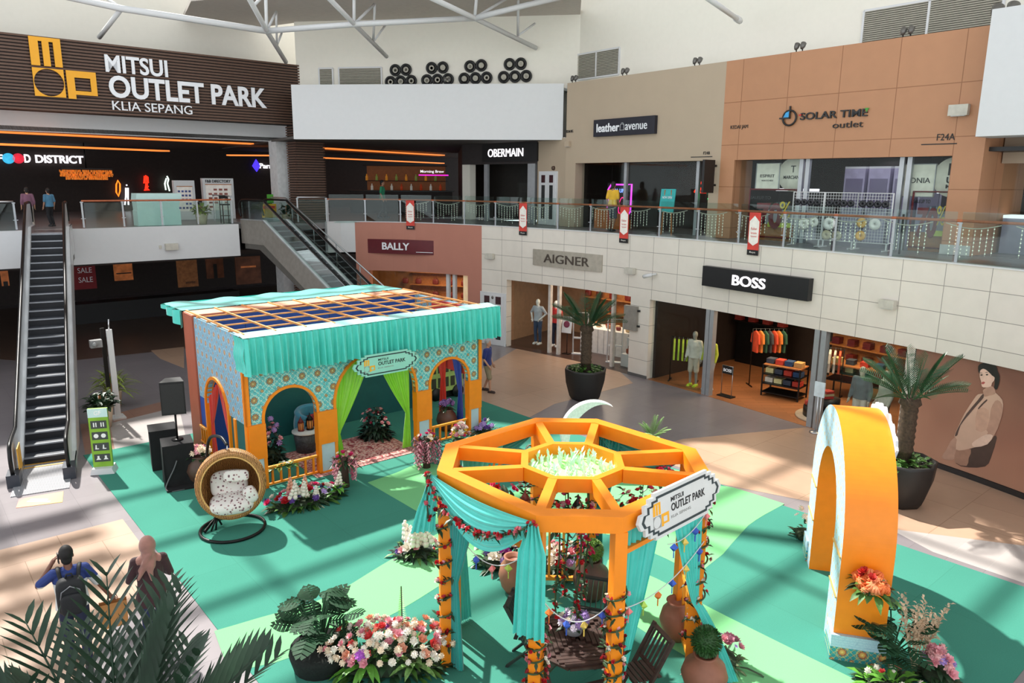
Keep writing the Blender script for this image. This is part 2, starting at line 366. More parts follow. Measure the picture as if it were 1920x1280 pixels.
for s in (21.36, 21.56): b.M = wf(s, .1); b.box(-.075, -.09, 0, .075, .09, HD)
struct('trim_suit_shop_frame', b, alu)
for nm, s0, s1, y in (('window_1', 8.5, 10.3, .36), ('window_2', 13.4, 14.38, .36), ('window_3', 15.3, 17.52, .12), ('window_4', 21.64, 23.7, .12), ('window_5', 1.8, 5.2, .3)):
    struct(nm, strip(s0, s1, .02, HD, y, y + .012), shopgl)
# the poster wall
struct('wall_poster_back', strip(23.9, SMAX, 0, HD, .12, .3), mat('poster_surround', (52, 46, 44), .5))
struct('baseboard_poster', strip(23.9, SMAX, 0, .12, .06, .12), mat('black_plinth', (44, 42, 42), .5))

# ---------------------------------------------------------------- upper storey on the curved side
LA, LB = Vector((2.04, 29.79)), Vector((11.36, 18.52)); LD = (LB - LA).normalized(); LN = Vector((-LD.y, LD.x)); LLEN = (LB - LA).length
def lp(s, y=0, z=0): p = LA + LD * s + LN * y; return Vector((p.x, p.y, z))
def lf(s, y=0, z=0): return frame(lp(s, y, z), LD)
LH, LT = 7.22, 10.2
def lbox(b, s0, s1, z0, z1, y0=0, y1=.3):
    m = b.M; b.M = lf(0); uv = None
    vs_ = [(s0, y0, z0), (s1, y0, z0), (s1, y1, z0), (s0, y1, z0), (s0, y0, z1), (s1, y0, z1), (s1, y1, z1), (s0, y1, z1)]
    b.add(vs_, [(0, 3, 2, 1), (4, 5, 6, 7), (0, 1, 5, 4), (1, 2, 6, 5), (2, 3, 7, 6), (3, 0, 4, 7)], uv=[(v[0] + v[1] * .9, v[2]) for v in vs_]); b.M = m; return b
b = lbox(MB(), 0, 7.14, LH, LT); lbox(b, 0, .55, LV, LH, 0, .5); lbox(b, 6.75, 7.14, LV, LH, 0, .5); struct('wall_taupe', b, taupe)
b = lbox(MB(), 7.14, LLEN, LH, LT); lbox(b, 7.14, 7.66, LV, LH, 0, 1.0); lbox(b, 13.95, LLEN, LV + .25, LH, 0, 1.0); lbox(b, LLEN, LLEN + .02, LV, LT, 0, 3.2); struct('wall_orange', b, orange_tile)
b = lbox(MB(), 13.93, LLEN + .01, LV, LV + .25, -.01, 1.0); struct('baseboard_orange_pier', b, mat('pier_plinth', (190, 190, 186), .5))
b = MB(); b.M = lf(0); b.box(-1, 3.2, LV, 19, 3.3, LT); struct('wall_upper_shops_back', b, shopk)
b = MB(lf(0)); b.box(-.2, .3, LV - .2, 19, 7, LV); struct('floor_upper_shops', b, l2floor)
b = MB(lf(0)); b.box(-.2, .3, LH + .1, 19, 4, LH + .2); struct('ceiling_upper_shops', b, black)
for s in (7.3, -.18):
    b = MB(lf(s)); b.box(-.05, .3, LV, .05, 3.2, LT); struct('wall_upper_shops_divider', b, shopk)
b = MB(lf(0))
for s in (2.9, 6.1): b.box(s - .06, .25, LV, s + .06, .37, LH)
for s in (9.75, 9.95, 12.62, 12.82): b.box(s - .06, .3, LV, s + .06, .42, LH)
struct('trim_upper_shop_frames', b, alu)
for nm, s0, s1 in (('window_6', .6, 2.84), ('window_7', 2.96, 6.04), ('window_8', 7.7, 9.7), ('window_9', 10.0, 12.56), ('window_10', 12.86, 13.95)):
    b = MB(lf(0)); b.box(s0, .33, LV, s1, .342, LH); struct(nm, b, shopgl)
# white beam and last shop at the end of the upper walkway
b = MB(lf(LLEN)); b.box(.05, -.75, 7.62, 7, .2, 10.4); struct('wall_white_beam', b, white)
b = MB(lf(LLEN)); b.box(.05, 1.2, 7.05, 7, 1.4, 7.75); struct('wall_end_shop_head', b, taupe)
b = MB(lf(LLEN)); b.box(1.05, 1.2, LV, 1.2, 1.35, 7.1); struct('trim_end_shop_frame', b, alu)
b = MB(lf(LLEN)); b.box(.1, 1.24, LV, 7, 1.25, 7.1); struct('window_11', b, shopgl)
# taupe return wall, the corner shop left of it and the far food hall
P0, P1, P2, P3 = Vector((2.04, 29.79, 0)), Vector((1.0, 31.5, 0)), Vector((-2.35, 35.0, 0)), Vector((-3.4, 47, 0))
def seg(a, c, z0, z1, w, b=None, off=0):
    b = b or MB(); d = (c - a).normalized(); n = Vector((-d.y, d.x, 0)) * (off + w / 2)
    return b.bar(a + n + Vector((0, 0, (z0 + z1) / 2)), c + n + Vector((0, 0, (z0 + z1) / 2)), w, z1 - z0)
struct('wall_taupe_return', seg(P1, P0, LV, 8.2, .3), taupe)
def ob(t): return P2 + (P1 - P2) * t
struct('wall_corner_shop_head', seg(P2, P1, 7.25, 8.2, .3), mat('charcoal_head', (52, 46, 46), .6))
struct('wall_corner_shop_back', seg(P2 + Vector((-.1, 2.4, 0)), P0 + Vector((1.4, 3.8, 0)), LV, 8.2, .2), shopk)
b = seg(ob(.0), ob(.11), LV, 7.25, .35); struct('wall_corner_shop_pier', b, cream)
b = seg(ob(.31), ob(.36), LV, 7.25, .12); seg(ob(.88), ob(.97), LV, 7.25, .12, b); struct('trim_corner_shop_frame', b, alu)
struct('window_12', seg(ob(.37), ob(.88), LV, 7.25, .012, off=.05), shopgl)
struct('wall_bar', seg(P3, P2, LV, 8.2, .3), dark); struct('wall_corner_shop_side', seg(P0 + Vector((.2, .3, 0)), P0 + Vector((1.4, 3.8, 0)), LV, 8.2, .2), shopk)
b = MB(); b.box(-8, 46, 0, 36, 46.3, 8.3); struct('wall_food_hall', b, dark, MA)
b = MB(); b.box(-8, 29.8, 4.5, 10.9, 46, LV - .01); b.box(12.9, 29.3, 4.5, 14.6, 46, LV - .01); b.box(10.9, 31.3, 4.5, 12.9, 46, LV - .01); b.box(14.6, 30.6, 4.5, 40, 50, LV - .012); struct('floor_food_hall', b, l2floor, MA)
b = MB(); b.box(-8, 29.9, 3.45, 10.9, 46, 3.6); b.box(10.9, 31.3, 3.45, 30, 46, 3.6); struct('ceiling_under_hall', b, dark, MA)
b = MB(); b.box(-8, 29.7, 3.53, 10.95, 29.95, LV); struct('wall_fascia_food_hall', b, white, MA)
b = MB(); b.box(-8, 33, 8.2, 40, 56, 8.35); struct('ceiling_food_hall', b, darkc, MA)
b = MB(); b.box(-8, 33, 8.17, 15, 33.3, 9.3); struct('wall_bulkhead', b, white, MA)
# white bulkhead over the walkway
B0, B1 = Vector((-8.9, 31.05, 0)), Vector((1.92, 30.03, 0))
struct('wall_bulkhead_white', seg(B0, B1, 8.12, 10.22, .3), white)
b = MB(); b.prism([(-9, 31.2), (1.95, 30.3), (2.3, 33), (-2, 42), (-16, 42)], 8.14, 8.24); struct('ceiling_walkway', b, darkc)
# tall cream walls above
U0, U1, U2, U3 = Vector((-9.2, 33.0, 0)), Vector((2.6, 31.2, 0)), Vector((12.75, 18.9, 0)), Vector((18.5, 11.0, 0))
b = seg(U0, U1, 8.3, 15.5, .3); struct('wall_cream_middle', b, cream)
struct('wall_cream_right', seg(U1, U2, 8.3, 15.5, .3), cream); struct('wall_cream_end', seg(U2, U3, 8.3, 15.5, .3), cream)
b = MB(); b.box(-12, 33.6, 8.3, 16.6, 33.9, 14.6); struct('wall_cream_left', b, cream, MA)
b = MB(); b.prism([(-8.9, 31.3), (1.9, 30.3), (2.6, 31.3), (-9.2, 33.1)], 10.0, 10.1); struct('trim_bulkhead_top', b, white)
b = MB(lf(0)); b.box(-.3, .25, LT - .12, LLEN + 1, 2.2, LT - .02); struct('trim_shop_wall_top', b, white)
# roof: ceiling band over the far wall, roof over the walkway, beams under the open skylight
grey_ceiling = mat('grey_ceiling', (196, 188, 180), .8, var=.04)
b = MB(); b.prism([uvof(p) for p in (Vector((-16, 37, 0)), Vector((-9.2, 33.2, 0)), Vector((-4.9, 32.6, 0)), Vector((2.6, 31.4, 0)), Vector((2.2, 26.0, 0)), Vector((-4, 26.6, 0)), Vector((-12, 29.5, 0)))], 12.95, 13.1); struct('ceiling_band', b, grey_ceiling, MA)
b = MB(); b.box(15.9, -12, 19, 34, 30, 19.3); struct('ceiling_roof', b, grey_ceiling, MA)
b = MB()
for k in range(14): v = -2 + k * 2.6; b.box(-12, v, 15.6, 15.9, v + .2, 15.75)
for k in range(8): u = -9 + k * 3.3; b.box(u, -6, 15.6, u + .16, 33, 15.75)
for k, (a, c) in enumerate((((2, 36), (13, 18)), ((-6, 30), (9, 12)), ((6, 40), (15, 30)))):
    b.bar((a[0], a[1], 15.4), (c[0], c[1], 15.4), .3, .3)
struct('trim_skylight_beams', b, white, MA)
b = MB()
for k in range(21): b.box(-14, 11.5 + k, 19, 2.5, 12.05 + k, 19.1)  # unseen slats added overhead to halve the sun on the left floor
struct('trim_added_shade_slats', b, white, MA)
# ---------------------------------------------------------------- brown slatted portal with the mall's name
slat_m = mat('brown_slat', (98, 72, 58), .55, var=.08); slat_d = mat('brown_slat_shadow_gap', (44, 32, 27), .7)
sg = thing('mall_sign_portal', 'big brown slatted beam and pillar carrying the white and yellow mall name above the hall', 'sign', W(15.45, 31, 0), AANG)
b = MB(T(-15.45, -31, 0) @ Matrix()); b.box(-8, 31.06, 8.8, 15.4, 31.9, 11.24); b.box(14.15, 31.06, 0, 15.4, 31.9, 8.8); b.build('core', slat_d, sg)
b = MB(T(-15.45, -31, 0)); k = 0; z = 8.8
while z < 11.25: b.box(-8, 31.0, z, 15.45, 31.06, z + .062); z += .108
z = .05
while z < 11.2:
    if z < 8.75: b.box(14.1, 31.0, z, 15.45, 31.06, z + .062); b.box(14.09, 31.06, z, 14.15, 31.9, z + .062)
    b.box(15.4, 31.0, z, 15.46, 31.9, z + .062); z += .108
b.build('slats', slat_m, sg, kind='stuff')
yl = mat('yellow_logo', (244, 172, 30), .5, var=.02); wl = mat('white_lettering', (240, 242, 246), .5, var=.02)
def logo(parent, x, z, s, my, y=-.06, d=.06, oc=None, gap=1.0):
    """the yellow block monogram: m over o and p; x, z is the lower left corner, s the size of one cell"""
    b = MB(T(0, y, 0)); g = s * .08
    X0, Z1 = x, z + s + g
    b.box(X0, -d, Z1, X0 + s * .28, 0, Z1 + s); b.box(X0 + s * .28, -d, Z1 + s * .86, X0 + s, 0, Z1 + s)
    b.slab([(X0 + s * .40, Z1), (X0 + s * .62, Z1), (X0 + s * .62, Z1 + s * .86), (X0 + s * .40, Z1 + s * .86)], -d, 0)
    b.box(X0 + s * .76, -d, Z1, X0 + s, 0, Z1 + s * .86); b.build('letter_m', yl, parent)
    b = MB(T(0, y, 0)); c = (x + s / 2, z + s / 2)
    for q in range(4):
        a0 = q * pi / 2; arc = [(c[0] + s * .485 * math.cos(a0 + pi / 2 * k / 8), c[1] + s * .485 * math.sin(a0 + pi / 2 * k / 8)) for k in range(9)]
        sx, sz = [(1, 1), (-1, 1), (-1, -1), (1, -1)][q]
        pts = arc + [(c[0] + [0, -s / 2, 0, s / 2][q] * 1.0, c[1] + [s / 2, 0, -s / 2, 0][q])] + [(c[0] + sx * s / 2, c[1] + sz * s / 2), (c[0] + [s / 2, 0, -s / 2, 0][q], c[1] + [0, s / 2, 0, -s / 2][q])]
        b.slab(pts, -d, 0)
    b.build('letter_o', oc or yl, parent)
    b = MB(T(0, y, 0)); X0 = x + s + g; w = s * .26
    b.box(X0, -d, z - s * .02, X0 + w, 0, z + s); b.box(X0 + w, -d, z + s * .76, X0 + s, 0, z + s); b.box(X0 + s * .8, -d, z + s * .28, X0 + s, 0, z + s * .76); b.box(X0 + w, -d, z + s * .14, X0 + s, 0, z + s * .28)
    b.build('letter_p', yl, parent)
logo(sg, 4.72 - 15.45, 9.26, .93, yl)
def tx(parent, s, u0, u1, z0, z1, m, y=-.06, bold=0, off=0, ext=.06, name='lettering'):
    return text(s, u1 - u0, z1 - z0, m, T((u0 + u1) / 2 - off, y, (z0 + z1) / 2), parent, bold, ext, name)
tx(sg, 'MITSUI', 7.0, 9.12, 10.25, 10.86, wl, bold=.022, off=15.45)
tx(sg, 'OUTLET PARK', 7.05, 12.9, 9.38, 10.16, wl, bold=.028, off=15.45)
tx(sg, 'KLIA SEPANG', 7.1, 9.9, 8.95, 9.27, wl, bold=.0, off=15.45)
# pale column beside the portal pillar
b = MB(); b.box(13.75, 32.2, 0, 14.5, 33, 8.2); struct('wall_column', b, mat('pale_column', (206, 206, 206), .6), MA)

# ---------------------------------------------------------------- shop signs
def board(name, label, M, w, h, d, bm, texts, group=None):
    t = thing(name, label, 'sign'); t.matrix_world = M
    MB().box(-w / 2, -d, -h / 2, w / 2, 0, h / 2).build('board', bm, t)
    for (s, cx, cz, tw, thh, tm, bold, *r) in texts: text(s, tw, thh, tm, T(cx, -d, cz), t, bold, .03)
    return t
blk = mat('sign_black', (22, 22, 24), .4, var=.1)
board('shop_sign', 'dark red shop sign with white serif letters on the terracotta wall', wf(3.38, 0, 3.77), 3.3, .6, .16, mat('sign_maroon', (96, 20, 30), .4), [('BALLY', -.35, .02, 1.25, .3, wl, .02), ('_________', .95, -.2, .75, .02, wl, 0)])
board('shop_sign', 'grey metal shop sign with dark letters on the white tiles', wf(11.42, 0, 3.72), 3.28, .6, .12, mat('sign_grey', (176, 168, 154), .35, .3), [('AIGNER', 0, 0, 2.15, .32, mat('bronze_letters', (84, 74, 66), .4, .4), .0)])
board('shop_sign', 'black shop sign with white letters above the suit shop', wf(19.29, 0, 3.76), 3.65, .6, .2, blk, [('BOSS', -.1, .0, 1.15, .3, wled, .014)])
t = thing('shop_sign', 'navy shop sign with white lowercase letters on the taupe upper wall', 'sign'); t.matrix_world = lf(3.05, 0, 8.45)
MB().box(-1.45, -.14, -.3, 1.45, 0, .3).build('board', mat('sign_navy', (24, 24, 38), .4), t)
text('leather', 1.12, .3, wl, T(-.72, -.14, 0), t, .02, .02); text('avenue', 1.0, .2, wl, T(.62, -.14, -.03), t, 0, .02)
MB(T(-.02, -.16, -.02)).tube([(-.08, 0, .1), (-.1, 0, -.1), (.1, 0, -.1), (.08, 0, .1)], .008, 5, True).tube([(-.04, 0, .1), (-.04, 0, .15), (.04, 0, .15), (.04, 0, .1)], .006, 5).build('bag_symbol', wl, t)
t = thing('shop_sign', 'black clock emblem and lettering of the watch shop on the orange panels', 'sign'); t.matrix_world = lf(10.6, 0, 8.38)
b = MB(T(-1.15, -.05, 0)); b.tube([(.21 * math.cos(a * pi / 12), 0, .21 * math.sin(a * pi / 12)) for a in range(24)], .028, 6, True); b.bar((0, 0, -.02), (0, 0, .33), .04); b.bar((-.32, 0, 0), (.02, 0, 0), .04); b.build('clock_ring', blk, t)
MB(T(-1.15, -.05, 0)).slab([(-.19, .02), (-.02, .02), (-.02, .19), (-.12, .15)], -.02, .02).build('clock_quarter', mat('sky_blue', (60, 160, 220), .5), t)
text('SOLAR TIME', 1.95, .2, blk, T(.15, 0, .02), t, .012, .05); text('outlet', .85, .17, blk, T(.6, 0, -.27), t, -.005, .04)
MB().box(-.86, -.055, .04, -.78, -.05, .08).build('red_mark', mat('red_mark', (200, 40, 30), .5), t)
MB().slab([(1.1, .02), (1.16, .13), (1.04, .13)], -.055, -.05).build('green_mark', mat('green_mark', (70, 150, 50), .5), t)
board('shop_sign', 'black shop sign with thin white letters over the corner shop doorway', frame(ob(.66) + Vector((0, 0, 7.72)), (P1 - P2).normalized()), 3.4, .75, .1, blk, [('OBERMAIN', -.2, .0, 2.2, .34, wled, .0)])
for s, z, st, w, h in ((7.75, 8.2, 'KEDAI JAM', .62, .14), (13.75, 7.68, 'F24A', .42, .16), (6.6, 7.46, 'F24B', .25, .09), (.2, 8.42, 'KEDAI BEG', .38, .1)):
    o = text(st, w, h, ink, lf(s, -.008, z), None, 0, .01, 'unit_lettering'); o['category'] = 'sign'
    o['label'] = 'small dark lettering %s on the %s wall' % (st, 'orange' if s > 7.2 else 'taupe')
b = MB(lf(13.6, 0, 7.5)); b.box(-.42, -.01, 0, .42, 0, .025); tag(b.build('unit_line', ink), 'thin dark line under the unit number on the orange wall', 'sign')
b = MB(lf(6.4, 0, 7.33)); b.box(-.42, -.01, 0, .42, 0, .025); tag(b.build('unit_line', ink), 'thin dark line over the window head of the taupe wall', 'sign')

# ---------------------------------------------------------------- wall lamps, vents, loudspeaker nozzles, spotlights
vent_m = mat('vent_grey', (176, 172, 158), .5, var=.04); vent_d = mat('vent_gap', (70, 68, 60), .7)
def vent(M, w, h, label, split):
    t = thing('wall_vent', label, 'vent', group=None); t.matrix_world = M
    MB().box(-w / 2, -.02, -h / 2, w / 2, 0, h / 2).build('backing', vent_d, t)
    b = MB(); n = int(h / .055)
    for k in range(n): z = -h / 2 + h * (k + .5) / n; b.cbox((0, -.035, z), (w - .04, .04, .028), RX(.5))
    b.build('louvre', vent_m, t)
    b = MB()
    for x in ([-w / 2, 0, w / 2] if split else [-w / 2, w / 2]): b.box(x - .03, -.06, -h / 2, x + .03, 0, h / 2)
    for z in (-h / 2, h / 2): b.box(-w / 2, -.06, z - .03, w / 2, 0, z + .03)
    b.build('frame', white, t)
def on_plane(px, py, p0, d):                  # where the sight line of a photo point meets the upright plane through p0 along d
    n = Vector((-d.y, d.x, 0)); r = CR * ((px - 960) / FPX) - CU * ((py - 640) / FPX) + CF
    t = n.dot(p0) / n.dot(r); return Vector((r.x * t, r.y * t, H + r.z * t))
MD = (U1 - U0).normalized(); RD = (U2 - U1).normalized()
def mid(px, py): return on_plane(px, py, U0, MD)
def rgt(px, py): return on_plane(px, py, U1, RD)
vent(frame(mid(676, 147), MD), 1.85, .85, 'wide pale louvred vent beside the round air nozzles', False)
vent(frame(mid(612, 147), MD), .6, .8, 'narrow pale louvred vent next to the brown portal', False)
vent(frame(rgt(1119, 121), RD), 2.4, .95, 'louvred vent in two leaves above the taupe shop wall', True)
vent(frame(rgt(1741, 38), RD), 3.5, 1.0, 'large louvred vent in two leaves above the orange shop wall', True)
nz = thing('air_nozzle', 'black round air nozzle on the cream wall', 'nozzle', group='round air nozzles above the white bulkhead')
MB().tube([(.2 * math.cos(a * pi / 10), -.05, .2 * math.sin(a * pi / 10)) for a in range(20)], .045, 6, True).build('rim', black, nz)
MB(RX(pi / 2)).lathe([(.001, .02), (.15, .01), (.17, .03), (.19, .0)], 18).build('cone', mat('nozzle_grey', (34, 34, 33), .5), nz)
MB(RX(pi / 2)).lathe([(.06, .05), (.1, .08), (.12, .05)], 16).build('inner_ring', vent_m, nz)
NZ = [(742, 132), (762, 131), (733, 154), (752, 153), (772, 152), (810, 128), (831, 127), (801, 151), (821, 150), (841, 149), (882, 125), (903, 123), (871, 148), (892, 147), (913, 146), (956, 121), (977, 120), (945, 145), (966, 144), (987, 143)]
ROWN = ['upper', 'upper', 'lower', 'lower', 'lower']
for i, (x, y) in enumerate(NZ):
    p = mid(x, y) + Vector((MD.y, -MD.x, 0)) * .015; c = ['first', 'second', 'third', 'fourth'][i // 5]; k = i % 5
    lab = 'black air nozzle, %s of the %s row in the %s cluster from the brown portal' % (['first', 'second', 'first', 'middle', 'last'][k], ROWN[k], c)
    a = math.atan2(MD.y, MD.x)
    if i == 0: nz.location = p; nz.rotation_euler = (0, 0, a); nz['label'] = lab
    else: dup(nz, p, a, lab)
sp = thing('spotlight', 'x', 'spotlight', group='twin spotlights along the wall tops')
MB().cyl((-.14, 0, 0), (-.14, 0, .22), .025).cyl((.14, 0, 0), (.14, 0, .22), .025).box(-.2, -.05, 0, .2, .05, .03).build('bracket', blackm, sp)
b = MB()
for x in (-.14, .14): b.M = T(x, 0, .3) @ RX(-.5); b.lathe([(.06, -.14), (.11, -.02), (.12, .12), (.1, .14)], 14)
b.build('lamp_head', mat('spot_grey', (110, 108, 104), .4, .5), sp)
for i, (x, s, z, lab) in enumerate(((0, .0, LT, 'twin spotlight at the corner where the white bulkhead meets the taupe wall'), (0, 2.6, LT, 'twin spotlight below the vent above the taupe wall'), (0, 5.75, LT, 'twin spotlight over the middle of the taupe wall'), (0, 9.35, LT, 'twin spotlight over the orange wall before the large vent'), (0, 12.35, LT, 'twin spotlight at the lower corner of the large vent'), (0, 14.55, LT, 'biggest twin spotlight at the end of the orange wall beside the white beam'))):
    p = lp(s, .35, z)
    if i == 0: sp.scale = (.68, .68, .68); sp.location = p; sp.rotation_euler = (0, 0, math.atan2(LD.y, LD.x)); sp['label'] = lab
    else: dup(sp, p, math.atan2(LD.y, LD.x), lab, sc_=1.15 if i == 5 else .68)
dup(sp, B1 + (B0 - B1) * .42 + Vector((0, .2, 10.24)), 0, 'small twin spotlight standing among the air nozzles on the white bulkhead', sc_=.55)
wlm = mat('wall_lamp_grey', (196, 192, 180), .5)
for i, (s, z, lab) in enumerate(((7.62, 3.6, 'small grey box lamp on the white tiles beside the terracotta wall'), (14.4, 3.6, 'small grey box lamp on the white tiles between the two shop signs'), (23.25, 3.68, 'grey box lamp on the white tiles beyond the black shop sign'))):
    t = thing('wall_lamp', lab, 'lamp', group='box lamps on the tiled wall'); t.matrix_world = wf(s, 0, z)
    MB().box(-.19, -.17, -.1, .19, -.02, .1).build('lamp_box', wlm, t); MB().box(-.15, -.14, -.115, .15, -.04, -.1).build('lens', white, t)
t = thing('wall_lamp', 'pale box lamp on the orange wall above the unit number', 'lamp'); t.matrix_world = lf(14.0, 0, 8.3); MB().box(-.22, -.17, -.13, .22, -.02, .13).build('lamp_box', wlm, t); MB().box(-.16, -.14, -.145, .16, -.04, -.13).build('lens', white, t)
t = thing('wall_lamp', 'small pale box on the taupe wall under its lettering', 'lamp'); t.matrix_world = lf(.15, 0, 7.95); MB().box(-.12, -.12, -.1, .12, -.01, .1).build('lamp_box', taupe, t); MB().box(-.1, -.1, -.11, .1, -.03, -.1).build('lens', white, t)
t = thing('wall_lamp', 'grey box lamp on the white front of the hall floor', 'lamp', W(8.34, 29.7, 4.02), AANG); MB().box(-.22, -.18, -.12, .22, 0, .12).build('lamp_box', wlm, t); MB().box(-.42, -.06, -.06, -.34, 0, .06).build('junction_box', wlm, t)
t = thing('security_camera', 'white bullet security camera on the white tiles', 'camera'); t.matrix_world = wf(15.4, 0, 3.55)
MB().cyl((-.22, -.3, -.05), (.05, -.2, .03), .06).build('camera_body', white, t); MB().cyl((0, -.2, .02), (.1, -.04, .05), .03).build('bracket', white, t); MB().cyl((-.225, -.302, -.052), (-.235, -.306, -.055), .045).build('lens', black, t)
t = thing('alarm_bell', 'small grey alarm bell on the white tiled pier', 'alarm'); t.matrix_world = wf(7.75, 0, 1.95); MB(RX(pi / 2)).lathe([(.001, .09), (.06, .08), (.08, .03), (.09, 0)], 14).build('dome', mat('bell_grey', (120, 116, 112), .4, .4), t); MB().box(-.1, -.02, -.1, .1, 0, .1).build('plate', white, t)
def door2(M, label, w=1.15, h=2.05):
    t = thing('fire_door', label, 'door'); t.matrix_world = M
    MB().box(-w / 2 - .08, -.05, 0, w / 2 + .08, 0, h + .1).build('frame', white, t)
    for k in (-1, 1):
        d = MB().box(k * w / 4 - w / 4 + .02, -.07, .02, k * w / 4 + w / 4 - .02, -.05, h).build('door_leaf', white, t)
        MB().box(k * w / 4 - .12, -.08, .25, k * w / 4 + .12, -.07, h - .45).build('pane', mat('dark_pane', (50, 56, 56), .2), d)
        MB().box(k * w / 4 - .13, -.085, h - .35, k * w / 4 + .13, -.07, h - .05).build('notice', mat('notice_dark', (60, 30, 34), .5), d)
    return t
rd = (P0 - P1).normalized()
door2(frame(P1 + (P0 - P1) * .42 + Vector((0, 0, LV)), rd), 'white double fire door on the taupe wall of the upper walkway')
door2(wf(7.75, 0, 0), 'white double fire door in the white tiled pier at ground level')
b = MB(frame(P1 + (P0 - P1) * .6 + Vector((0, 0, 7.05)), rd)); b.M = b.M @ RX(pi / 2); b.lathe([(.001, .1), (.07, .08), (.09, 0)], 12); tag(b.build('fire_bell', mat('bell_bronze', (90, 70, 58), .4, .4)), 'round bronze bell over the fire door on the taupe wall', 'alarm')

# ---------------------------------------------------------------- roof trusses of white tubes
def truss(name, label, lines, r=.09):
    t = thing(name, label, 'truss', lines[0][1][0])
    o = Vector(lines[0][1][0])
    for nm, pts, rr in lines: MB().tube([Vector(p) - o for p in pts], rr, 8).build(nm, white, t)
def at(px, py, Y):
    r = CR * ((px - 960) / FPX) - CU * ((py - 640) / FPX) + CF; t = Y / r.y; return Vector((r.x * t, Y, H + r.z * t))
truss('roof_truss', 'white tubular roof truss running across above the brown portal', [('bottom_chord', [at(60, -20, 27), at(228, 16, 27), at(500, 58, 28)], .11), ('strut', [at(228, 16, 27), at(186, 70, 28.6)], .08), ('brace', [at(228, 16, 27), at(190, -10, 28)], .06), ('brace', [at(228, 16, 27), at(205, 0, 28)], .05)])
truss('roof_truss', 'white tubular roof truss meeting the wall just past the brown portal', [('bottom_chord', [at(466, -5, 25), at(500, 58, 28), at(536, 116, 32)], .09), ('strut', [at(498, -20, 27.8), at(500, 58, 28)], .06), ('brace', [at(500, 58, 28), at(518, 22, 29)], .045), ('brace', [at(518, 22, 29), at(519, 85, 30)], .04), ('brace', [at(519, 86, 30), at(528, 62, 30.5)], .04), ('brace', [at(476, 10, 26), at(496, -10, 27)], .05)])
truss('roof_truss', 'white tubular roof truss crossing over the round air nozzles', [('bottom_chord', [at(500, 58, 28), at(670, 45, 28), at(890, 34, 28)], .1), ('brace', [at(890, 34, 28), at(985, 10, 28), at(1070, -10, 28)], .1)])
truss('roof_truss', 'white tubular roof truss landing left of the round air nozzles', [('bottom_chord', [at(612, -8, 25), at(664, 45, 28), at(725, 106, 32)], .08), ('strut', [at(664, -20, 27.8), at(664, 45, 28)], .06), ('brace', [at(664, 45, 28), at(702, 8, 29)], .05), ('brace', [at(703, 8, 29), at(700, 76, 30)], .045), ('brace', [at(701, 77, 30), at(722, 48, 30.5)], .04)])
truss('roof_truss', 'white tubular roof truss landing above the last air nozzle cluster', [('bottom_chord', [at(800, -8, 25), at(890, 34, 28), at(1005, 90, 31.3)], .09), ('strut', [at(895, -20, 27.8), at(890, 34, 28)], .06), ('brace', [at(890, 34, 28), at(955, -6, 29)], .05), ('brace', [at(972, 0, 29), at(971, 66, 30)], .05), ('brace', [at(971, 67, 30), at(1003, 44, 30.5)], .04)])
truss('roof_truss', 'white tubular truss stub against the cream wall above the taupe shop wall', [('bottom_chord', [at(1325, -5, 19), at(1386, 38, 24.5)], .07), ('end_plate', [at(1380, 34, 24), at(1387, 39, 24.6)], .1)])
# ---------------------------------------------------------------- railings
def railing(label, pos, L, bay=1.35, glass_h=1.12, rail_h=.92, wood_rail=True, z=LV + .03, mid_rail=False):
    """pos(s) gives the point and direction at length s along the rail"""
    p0 = pos(0)[0]; t = thing('glass_railing', label, 'railing', (p0.x, p0.y, z)); o = Vector((p0.x, p0.y, 0))
    n = max(1, round(L / bay)); pts = [pos(L * k / (n * 3))[0] - o for k in range(n * 3 + 1)]
    MB().tube([(p.x, p.y, rail_h) for p in pts], .032, 8).build('handrail', railw if wood_rail else steel, t)
    for k in range(n + 1):
        p, e = pos(L * k / n); q = p - o; b = MB(frame(q, e)); b.box(-.03, -.012, 0, .03, .012, rail_h - .02); b.box(-.07, -.05, .3, .07, .0, .325); b.box(-.05, -.04, rail_h - .06, .05, 0, rail_h - .03); b.build('post', alu, t)
    for k in range(n):
        a = pos(L * (k + .04) / n)[0] - o; c = pos(L * (k + .96) / n)[0] - o
        b = MB(); d = (c - a).normalized(); nn = Vector((d.y, -d.x, 0)) * .045
        b.bar(a + nn + Vector((0, 0, -.03 + glass_h / 2)), c + nn + Vector((0, 0, -.03 + glass_h / 2)), .012, glass_h + .06); b.build('glass_panel', railgl, t)
    return t
railing('long curving glass railing with brown handrail along the upper walkway above the shops', lambda s: wp(.1 + s, .1), SMAX - 3, 1.5)
_la, _lb = W(5.55, 29.82), W(10.75, 29.82)
def lin_pos(a, b_): d = (b_ - a).normalized(); return lambda s: (Vector((a.x, a.y, 0)) + Vector((d.x, d.y, 0)) * s, d)
railing('glass railing with brown handrail on the white front of the food hall floor', lin_pos(_la, _lb), (_lb - _la).length, 1.3, .86, .92)
_la2, _lb2 = W(1.6, 29.82), W(3.55, 29.82)
railing('glass railing at the edge of the hall floor beyond the tall escalator', lin_pos(_la2, _lb2), (_lb2 - _la2).length, 1.2, .86, .92, False)
_e1, _e2 = W(10.7, 30.1), W(12.6, 31.6)
railing('glass railing with steel top around the well of the far escalator', lin_pos(W(10.8, 29.9), W(10.95, 32.4)), 2.5, 1.2, .9, 1.05, False)
railing('glass railing in front of the brown pillar beside the far escalator', lin_pos(W(13.3, 29.35), W(14.5, 29.15)), 1.2, .8, .9, 1.0, False)
